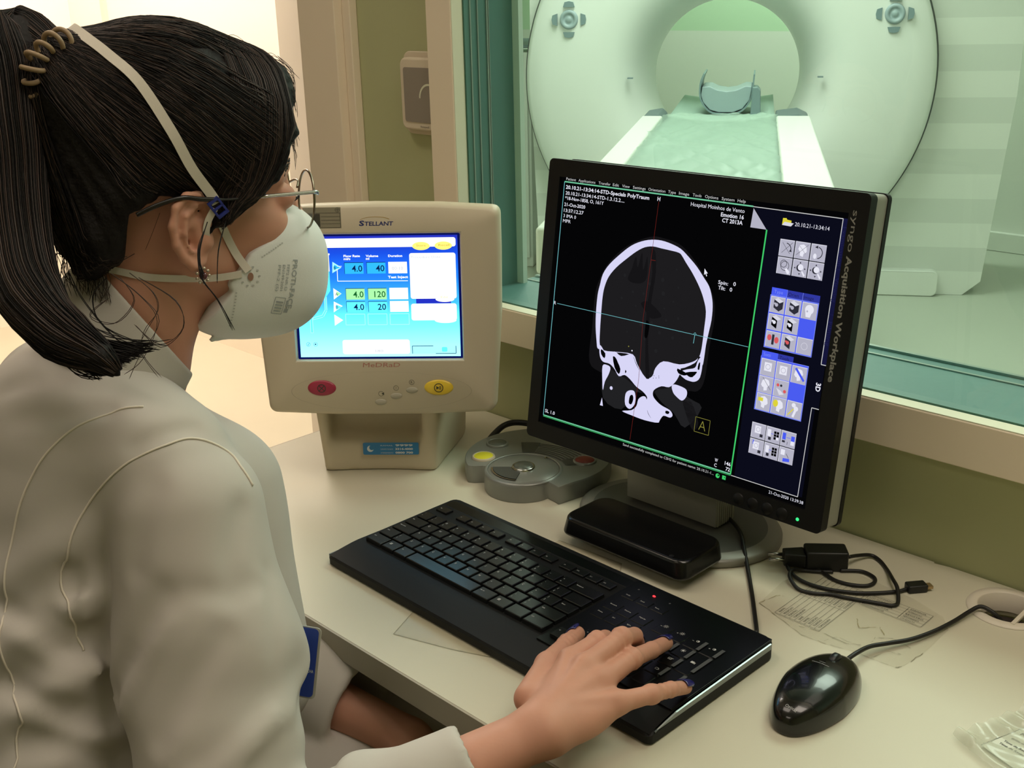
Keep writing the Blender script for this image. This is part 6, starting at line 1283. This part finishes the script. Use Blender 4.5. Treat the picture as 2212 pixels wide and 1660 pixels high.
outer = lambda P: ((((np.abs(P[:, 0]-.062)/.0755)**2.5+(np.abs(P[:, 1])/.067)**2.5+(np.abs(P[:, 2]+.0725)/.0665)**2.5)**(1/2.5))-1)*.06
def drape_mb(b, fn, target, mi, lift=.0005):
    P = drape([(v[0], v[1]) for v in b.v], fn, lift); target.add([tuple(MKI @ THM @ Vector(tuple(p))) for p in P], b.f, mi)
bb = MB()
q = MB()
Tt = Matrix.Translation((.0850, -.052, 0)) @ Matrix.Rotation(math.radians(-97), 4, 'Z'); q.text('PROTI-FACE', 0, 0, .0048, 0, 0, Tt, w=.046, bold=.01)
for i, s_ in enumerate(('FFP2 NR D', 'EN149:2001', 'PFF-2 (S)')): q.text(s_, 0, 0, .0026, 0, 0, Matrix.Translation((.0790-.0042*i, -.056, 0)) @ Matrix.Rotation(math.radians(-97), 4, 'Z'), w=.024)
Tq = Matrix.Translation((.070, -.096, 0)) @ Matrix.Rotation(math.radians(-12), 4, 'Z'); q.line([(-.004, -.006), (.006, -.006), (.006, .010), (-.004, .010), (-.004, -.006)], .0006, 0, 0, Tq); q.rect(.0075, -.004, .0115, .0, 0, 0, Tq); q.rect(.0075, .002, .0095, .008, 0, 0, Tq)
for i in range(4): q.rect(-.0025, -.004+.003*i, .0045, -.0026+.003*i, 0, 0, Tq)
drape_mb(q, outer, bb, 0)
bb.build('print', 'mask_print', mk)
q = MB(); bb = MB()
for k in range(10): a = 2*PI*k/10; q.disc((.0445+.0082*math.cos(a), -.0650+.0088*math.sin(a)), .0013, 0, 0, None, .0008, 8)
for k in range(10): q.disc((.056+.0022*k, -.0480+.0012*k), .0009, 0, 0, None, .0006, 6)
for k in range(12): q.disc((.0325-.0018*k*.6+.0008*k, -.0800-.0030*k), .0010, 0, 0, None, .0006, 6)
drape_mb(q, outer, bb, 0); bb.build('perforation', 'perf_grey', mk)
q = MB(); bb = MB(); q.disc((.0448, -.0652), .0026, 0, 0, Matrix.Identity(4), .0038, 16); drape_mb(q, outer, bb, 0, .0010); mat('hole_skin', '9A7460', .6); bb.build('strap_hole', 'hole_skin', mk)
# straps: flat elastics draped over hair and skin
def ribbon(name, pts, w, nrm, m_='strap_white', parent=mk, inv=MKI):
    P = bez(pts, 6); b = MB(); v = []; n = len(P)
    N = [Vector(x) for x in nrm]; NN = bez(N, 6)
    for i, p in enumerate(P):
        t = (P[min(i+1, n-1)]-P[max(0, i-1)]).normalized(); s_ = t.cross(NN[i]).normalized(); v += [p-s_*w/2, p+s_*w/2]
    f = [(2*i, 2*i+1, 2*i+3, 2*i+2) for i in range(n-1)]
    b.add([tuple(inv @ THM @ x) for x in v], f, 0, False); return b.build(name, m_, parent, solid=.0007)
def capnorm(p): c = np.array([-.012, 0, .045]); d = np.array(p)-c; return tuple(d/np.linalg.norm(d))
s1p = [(.010, -.0845, .004), (.0055, -.083, .012), (-.011, -.081, .035), (-.025, -.076, .062), (-.046, -.066, .098), (-.068, -.050, .122), (-.078, -.030, .130), (-.082, 0, .133), (-.078, .03, .130), (-.068, .050, .122), (-.046, .066, .098), (-.025, .076, .062), (.005, .083, .010)]
s1p = [tuple(to_cap(np.array(p), .0044)) if i > 1 else p for i, p in enumerate(s1p)]
ribbon('strap', s1p, .0084, [capnorm(p) for p in s1p])
ribbon('strap', [(.008, -.0850, .000), (.003, -.0835, -.010), (.0015, -.0815, -.020), (.003, -.0790, -.027)], .0060, [(0, -1, 0)]*4)
sk = lambda P: np.minimum(head(P), haircap(P)+.004)
p2 = drape([(.020, -.016), (.026, -.030), (.034, -.046), (.043, -.060)], head, .0018); p2[-1, 1] = drape([(.043, -.062)], outer, .0012)[0, 1]; p2[-2, 1] -= .001
ribbon('strap', [tuple(p) for p in p2], .0070, [(0, -1, 0)]*4)
p3 = drape([(.037, -.0625), (.015, -.0655), (-.012, -.0665), (-.040, -.0645), (-.060, -.061)], head, .0020); p3[0, 1] = drape([(.037, -.0625)], outer, .0012)[0, 1]
p3 = [tuple(p) for p in p3]+[(-.078, -.030, -.058), (-.084, 0, -.056), (-.078, .030, -.058), (-.060, .05, -.060), (0, .058, -.066), (.037, .056, -.0625)]
ribbon('strap', p3, .0062, [(0, -1, 0)]*4+[(-.5, -.8, 0), (-.9, -.4, 0), (-1, 0, 0), (-.9, .4, 0), (-.5, .8, 0), (0, 1, 0), (0, 1, 0)])
b = MB(); T = MKI @ THM @ Matrix.Translation((.0105, -.0858, .001)) @ Matrix.Rotation(math.radians(52), 4, 'Y') @ Matrix.Rotation(PI/2, 4, 'X')
for x0, x1, y0, y1 in ((-.0075, .0075, -.0055, -.0035), (-.0075, .0075, .0035, .0055), (-.0085, -.0055, -.0055, .0055), (.0055, .0085, -.0055, .0055), (-.001, .001, -.0055, .0055)): b.box((x0, y0, -.001), (x1, y1, .0015), 0, T)
b.build('buckle', 'clip_blue', mk, bevel=.0004)
# ---- glasses
mat('rim_metal', '8C8474', .22, metal=1.); mat('temple_dark', '14110F', .3); mat('temple_silver', 'D8D6D8', .22, metal=1.)
m = mat('lens_glass', 'FFFFFF', .02, spec=.5, alpha=.10)
gl_ = empty('glasses', tuple(hw((.104, 0, .01))), 'round thin metal glasses with dark temple tips', 'glasses'); GI = Matrix.Translation(-Vector(tuple(hw((.104, 0, .01)))))
for s_ in (-1, 1):
    TL = GI @ THM @ Matrix.Translation((.1065, s_*.0385, -.002)) @ Matrix.Rotation(math.radians(-4*s_*-1), 4, 'Z') @ Matrix.Rotation(PI/2, 4, 'Y')
    b = MB(); ring_ = [(.0262*math.cos(a), .0250*math.sin(a), 0) for a in np.linspace(0, 2*PI, 49)]; b.tube(ring_, .00105, 8, 0, TL, cap=False); b.build('rim', 'rim_metal', gl_)
    b = MB(); b.lathe([(0, .0012), (.015, .0009), (.0252, 0)], 40, 0, TL @ Matrix.Scale(.96, 4, (0, 1, 0))); b.build('lens', 'lens_glass', gl_)
    b = MB(); P_ = bez([(.1065, s_*.0660, .008), (.1035, s_*.0695, .010), (.095, s_*.0715, .0098), (.05, s_*.0775, .0080)], 5); b.tube([tuple(GI @ THM @ p) for p in P_], .0017, 8); b.build('temple', 'temple_silver', gl_)
    b = MB(); P_ = bez([(.052, s_*.0775, .0080), (.02, s_*.0835, .0072), (-.004, s_*.0865, .0085), (-.020, s_*.0875, .010), (-.040, s_*.0870, .0040), (-.056, s_*.0850, -.004)], 6); b.tube([tuple(GI @ THM @ p) for p in P_], [.0012]*8+[.0020]*(len(P_)-8), 8); b.build('temple_tip', 'temple_dark', gl_)
    b = MB(); b.tube([tuple(GI @ THM @ Vector(p)) for p in ((.1055, s_*.0150, -.004), (.1000, s_*.0125, -.008), (.0985, s_*.0120, -.013))], .0007, 6); b.lathe([(0, -.001), (.0026, 0), (0, .001)], 12, 0, GI @ THM @ Matrix.Translation((.0985, s_*.0115, -.014)) @ Matrix.Rotation(PI/2, 4, 'X')); b.build('nose_pad', 'rim_metal', gl_)
b = MB(); b.tube([tuple(GI @ THM @ p) for p in bez([(.1068, -.0125, .004), (.110, -.006, .008), (.111, 0, .009), (.110, .006, .008), (.1068, .0125, .004)], 4)], .0010, 8); b.build('bridge', 'rim_metal', gl_)
# ---- earring
mat('stone_red', '5A1420', .12, coat=.6); mat('stone_clear', 'C8BCA8', .1, metal=.6)
er = empty('earring', tuple(hw((-.003, -.084, -.056))), 'flower shaped earring with a dark red stone', 'earring'); EI = Matrix.Translation(-Vector(tuple(hw((-.003, -.084, -.056)))))
def ball(b, c, r, mi=0, ry=1.): b.lathe([(r*math.sin(a), -r*math.cos(a)) for a in np.linspace(0, PI, 8)], 12, mi, EI @ THM @ Matrix.Translation(c))
b = MB(); ball(b, (-.003, -.087, -.057), .0036); b.build('stone', 'stone_red', er)
b = MB()
for k in range(9): a = 2*PI*k/9; ball(b, (-.003+.0052*math.cos(a), -.0865, -.057+.0066*math.sin(a)), .0015)
b.build('setting', 'stone_clear', er)
# ---- coat
CX_ = _F*.79+_U*.61     # collar plane normal
def sleeve_r(P):
    z = P[:, 2]
    f = chain(P, [(-.790, .403, .958), (-.752, .388, .845), (-.655, .325, .706)], [.063, .0695, .058], .03)
    f2 = chain(P, [(-.655, .325, .706), (-.592, .41, .736), (-.552, .490, .774)], [.060, .050, .038], .02)
    f = smin(f, f2, .02); f = smax(f, -ell(P, tuple(at_(708, 1472, .905)), (.027, .027, .040)), .022)
    # drag folds: long soft ones down the sleeve, tighter ones towards the elbow
    a = P[:, 0]*22-P[:, 1]*30; s_ = np.sin(a+z*14+1.6*np.sin(z*17+P[:, 0]*9))*.0045-.0075*np.exp(-((np.mod(z*9.+P[:, 0]*5.5-P[:, 1]*3+.25*np.sin(P[:, 1]*30), 1)-.5)/.10)**2)*np.clip((.90-z)/.10, 0, 1)*np.clip(.5+.8*np.sin(P[:, 0]*31+z*11), 0, 1)+np.sin(z*64+P[:, 1]*40+2*np.sin(P[:, 0]*24))*.0022*np.clip((.90-z)/.08, 0, 1)
    f = f+s_*np.clip((.965-z)/.08, 0, 1)*np.clip(np.sqrt(((P-np.array([-.552, .490, .774]))**2).sum(1))/.09-.25, 0, 1)
    cut = (P-np.array([-.5405, .492, .776])) @ (np.array([.44, .86, .30])/np.linalg.norm([.44, .86, .30])); f = smax(f, cut, .002)
    return smax(f, -cap(P, (-.539, .513, .784), (-.562, .470, .764), .0315, .0300), .0015)
def sleeve_l(P):
    f = chain(P, [(-1.085, .425, .97), (-1.075, .42, .85), (-1.04, .46, .73)], [.066, .070, .066], .03)
    f2 = chain(P, [(-1.04, .46, .73), (-.95, .535, .690), (-.830, .575, .662)], [.070, .068, .061], .03); s_ = np.sin(P[:, 0]*75+P[:, 2]*50)*.0030
    f = smin(f, f2, .03)+s_*np.clip(np.sqrt(((P-np.array([-.818, .580, .660]))**2).sum(1))/.09-.25, 0, 1); cut = (P-np.array([-.818, .580, .668])) @ (np.array([.93, .30, -.2])/np.linalg.norm([.93, .30, -.2])); f = smax(f, cut, .002)
    return smax(f, -cap(P, (-.80, .583, .657), (-.865, .563, .672), .047, .044), .0015)
def trunk(P):
    z = P[:, 2]
    f = ecap(P, (-.935, .30, .68), (-.95, .375, .985), (.150, .122), (.125, .085), (1, -.12, 0))
    f = smin(f, ecap(P, (-.95, .235, .50), (-.935, .30, .68), (.19, .14), (.150, .122), (1, -.09, 0)), .05)
    f = smin(f, cap(P, (-1.075, .425, .985), (-.812, .403, .985), .052, .050), .05)
    f = smin(f, cap(P, (-.945, .400, 1.018), (-.83, .405, 1.000), .052, .050), .03); f = smin(f, cap(P, (-.945, .400, 1.018), (-1.06, .42, 1.000), .052, .050), .03)
    f = smin(f, ell(P, (-.905, .445, .915), (.110, .082, .095)), .04)
    f = smin(f, cap(P, (-.86, .27, .57), (-.81, .62, .565), .098, .085), .05); f = smin(f, cap(P, (-1.03, .27, .57), (-1.01, .64, .565), .098, .085), .05)
    w = np.sin(P[:, 0]*34+z*21+2.6*np.sin(P[:, 1]*13+z*9))*.0026+np.sin(z*41+P[:, 0]*57+2.5*np.sin(P[:, 1]*23+P[:, 0]*11))*.0016
    f = smin(f, cap(P, (-.852, .472, .94), (-.815, .455, .76), .052, .060), .03)
    pull = np.sin((P[:, 0]+.70)*70-(z-.9)*95)*.006*np.exp(-(((P[:, 0]+.82)/.08)**2+((z-.85)/.09)**2))*np.clip((.38-P[:, 1])/.05, 0, 1)
    return f+w*np.clip((1.0-z)/.12, 0, 1)*np.clip((.44-P[:, 1])/.06, .15, 1)+pull
NB = np.array(hw((-.045, 0, -.125)))
def collar(P):
    a = np.array(hw((-.095, 0, -.190))); b_ = np.array(hw((-.010, 0, -.070)))
    f = np.abs(cap(P, a, b_, .078, .060)-.0)-.0028; top = (P-np.array(hw((-.038, 0, -.112)))) @ (CX_/np.linalg.norm(CX_)); f = smax(f, top, .002); f = smax(f, -top-.070, .01)
    return f
def neckhole(P): return cap(P, hw((-.078, 0, -.185)), hw((.0, 0, -.06)), .066, .058)
FOLDS = [([(-.8316, .3132, .9214), (-.8195, .322, .8613), (-.79, .315, .80)], .010, .009), ([(-.8199, .3148, .9038), (-.8128, .3157, .8535), (-.775, .310, .812)], .007, -.006),
    ([(-.8327, .2878, .8933), (-.8213, .3121, .8695), (-.80, .318, .86)], .009, .007), ([(-.8688, .2674, .8963), (-.8363, .2788, .8872), (-.8242, .3001, .8606)], .009, .007), ([(-.873, .262, .886), (-.841, .272, .874), (-.826, .292, .846)], .009, -.005),
    ([(-.7109, .4296, .923), (-.6839, .413, .8982), (-.6622, .3947, .857)], .007, .005), ([(-.7020, .418, .925), (-.674, .402, .895), (-.655, .383, .850)], .008, -.004),
    ([(-.7333, .3429, .9258), (-.7479, .3212, .8839), (-.7718, .3105, .8353)], .013, .006), ([(-.722, .335, .91), (-.735, .317, .875), (-.755, .306, .83)], .012, -.004),
    ([(-.6887, .3653, .8971), (-.6959, .3332, .8639), (-.7032, .3087, .8271)], .012, .006), ([(-.678, .358, .890), (-.685, .327, .853), (-.690, .304, .816)], .011, -.004),
    ([(-.6593, .3867, .8496), (-.6571, .3504, .8362), (-.6658, .3215, .8184)], .010, .006), ([(-.654, .383, .836), (-.652, .346, .822), (-.66, .316, .805)], .010, -.005), ([(-.7008, .4096, .9224), (-.7013, .3847, .9245), (-.715, .36, .93)], .009, .004),
    ([(-.783, .4141, 1.0325), (-.786, .3911, 1.0346), (-.7952, .3668, 1.0276)], .008, .005), ([(-.9354, .3255, 1.0548), (-.9008, .356, 1.0651)], .012, .004), ([(-.8938, .3175, 1.0404), (-.861, .3424, 1.0436), (-.8378, .3676, 1.0483)], .010, .004),
    ([(-.8463, .2556, .8371), (-.8125, .2765, .8202), (-.7935, .3079, .7992)], .011, .008), ([(-.85, .25, .825), (-.815, .27, .805), (-.80, .30, .785)], .010, -.005), ([(-.8208, .2533, .7971), (-.7947, .2787, .7875), (-.7912, .3132, .7604)], .011, .007),
    ([(-.7654, .3629, .9996), (-.7646, .3463, .9698), (-.7624, .3372, .9416)], .012, .004), ([(-.7308, .4179, .9749), (-.7149, .396, .9476), (-.6982, .3865, .9208)], .010, .004)]
def creases(P):
    t_ = 0.
    for pts, r, dp in FOLDS:
        d = None
        for a, b_ in zip(pts, pts[1:]):
            g = cap(P, a, b_, 0, 0); d = g if d is None else np.minimum(d, g)
        t_ = t_+dp*np.exp(-(d/r)**2)
    return t_
def coat(P):
    f = trunk(P); f = smin(f, sleeve_r(P), .007); f = smin(f, sleeve_l(P), .010)+creases(P)
    top = (P-np.array(hw((-.060, 0, -.150)))) @ (CX_/np.linalg.norm(CX_)); return smax(f, -smax(neckhole(P), -top-.02, .01), .004)
sdf_mesh('coat', coat, (-1.24, .04, .44), (-.52, .78, 1.16), .0040, 'coat_white', pe, T=PLn, smooth=2)
nb = hw((-.045, 0, -.125)); sdf_mesh('collar', collar, nb-.13, nb+.13, .0017, 'coat_white', pe, T=PLn, smooth=2)
def seam(name, pts, lift=.0004, r=.0010):
    P = np.array([tuple(p) for p in bez(pts, 6)]); 
    for _ in range(5):
        f0 = coat(P); g = np.stack([(coat(P+e)-coat(P-e))/.002 for e in np.eye(3)*.001], 1); g /= np.linalg.norm(g, axis=1)[:, None]; P = P-g*f0[:, None]
    b = MB(); b.tube([tuple(p) for p in P+g*lift], r, 6, 0, PL_); b.build(name, 'seam_white', pe)
seam('armhole_seam', [(-0.7455, 0.4393, 0.9835), (-0.7551, 0.4361, 0.9984), (-0.7696, 0.4334, 1.0097), (-0.7774, 0.4081, 1.0277), (-0.7803, 0.3869, 1.0274), (-0.7892, 0.3667, 1.0213), (-0.8041, 0.3482, 1.0049), (-0.8224, 0.3338, 0.9797), (-0.8302, 0.3196, 0.9533), (-0.8306, 0.3095, 0.9222), (-0.8250, 0.3060, 0.8945), (-0.8183, 0.3080, 0.8582)])
seam('back_seam', [(-0.8155, 0.3888, 1.0498), (-0.8314, 0.3725, 1.0485), (-0.8441, 0.3539, 1.0426), (-0.8524, 0.3322, 1.0286), (-0.8611, 0.3134, 1.0077), (-0.8683, 0.2982, 0.9777), (-0.8712, 0.2859, 0.9435), (-0.8661, 0.2707, 0.9046), (-0.8557, 0.2602, 0.8746), (-0.8451, 0.2552, 0.8378), (-0.8245, 0.2531, 0.8133), (-0.8207, 0.2395, 0.7824), (-.825, .23, .74), (-.83, .22, .69)])
# ---- blue card clipped to the coat
mat('card_blue', '1C3A92', .3, coat=.3); mat('card_rim', 'A9A596', .3)
bd_o = at_(664, 1462, .975); bd = empty('badge', tuple(bd_o), 'blue card badge hanging at the front of the white coat, mostly hidden by the sleeve', 'badge')
TB = frameT((0, 0, 0), (.80, .55, -.10), (-.05, .25, .97))
b = MB(); b.prism(rrect(-.040, -.020, .0085, .045, .004), -.0012, .0, 0, TB); b.build('holder', 'card_rim', bd)
b = MB(); b.prism(rrect(-.039, -.0185, .0065, .044, .004), .0, .0006, 0, TB); b.text('CRACHA', -.0058, .004, .003, .0009, 1, TB, w=.011); b.build('card', ['card_blue', 'card_white'], bd)
# ================================================================== chair under the person
mat('chair_fabric', '2E3A2E', .85, bump=(300, .3, .001)); mat('chair_plastic', '1A1A1A', .5)
cch = empty('office_chair', (-.95, .20, 0), 'dark green office chair, mostly hidden behind the seated person', 'office chair')
CL = (.95, -.20, 0)
b = MB(); b.prism(rrect(-1.18, .02, -.72, .46, .07), .385, .445); b.build('seat', 'chair_fabric', cch, loc=CL, bevel=.02)
b = MB(); b.prism(rrect(-1.15, -.0, -.75, .045, .02), .56, 1.0); o = b.build('backrest', 'chair_fabric', cch, loc=CL, bevel=.015)
b = MB(); b.box((-.98, -.02, .36), (-.92, .02, .80)); b.build('back_post', 'chair_plastic', cch, loc=CL, bevel=.004)
b = MB(); b.tube([(-.95, .20, .06), (-.95, .20, .39)], .028, 16); b.build('column', 'chair_plastic', cch, loc=CL)
for k in range(5):
    a = 2*PI*k/5+.3; b = MB(); e = (-.95+.28*math.cos(a), .20+.28*math.sin(a)); b.tube([(-.95, .20, .11), (e[0], e[1], .075)], [.024, .015], 10); b.build('leg', 'chair_plastic', cch, loc=CL)
    b = MB(); b.lathe([(0, -.012), (.026, -.012), (.028, 0), (.026, .012), (0, .012)], 20, 0, Matrix.Translation((e[0], e[1], .029)) @ Matrix.Rotation(a+PI/2, 4, 'Z') @ Matrix.Rotation(PI/2, 4, 'Y')); b.build('castor', 'chair_plastic', cch, loc=CL)
# ================================================================== pieces that belong to a part go one level deeper
def deeper(root, child_names, parent_name, near=False):
    kids = list(root.children); base = lambda o: o.name.split('.')[0]
    ps = [o for o in kids if base(o) == parent_name]
    cs = [o for o in kids if base(o) in child_names]
    def cen(o): v = o.data.vertices; k = max(1, len(v)//40); q = [v[i].co for i in range(0, len(v), k)]; return sum(q, Vector())/len(q)+o.location
    for c in cs:
        p = min(ps, key=lambda o: (cen(o)-cen(c)).length) if near else ps[0]
        c.parent = p; c.matrix_parent_inverse = p.matrix_basis.inverted()
deeper(pe, ('fingernail', 'eyebrow', 'eyelashes'), 'body'); deeper(pe, ('hair_strands', 'loose_hair'), 'hair'); deeper(pe, ('ponytail_strands',), 'ponytail'); deeper(pe, ('collar', 'armhole_seam', 'back_seam'), 'coat')
deeper(gl_, ('lens', 'nose_pad'), 'rim', True); deeper(gl_, ('temple_tip',), 'temple', True); deeper(mk, ('print', 'perforation', 'strap_hole'), 'shell'); deeper(cch, ('castor',), 'leg', True)
deeper(kb, ('key_symbol',), 'key', True); deeper(ms, ('lettering', 'scroll_wheel'), 'shell'); deeper(sm_, ('sticker',), 'stand'); deeper(sm_, ('lettering', 'name_label'), 'housing'); deeper(mo, ('lettering', 'button', 'power_light'), 'bezel')
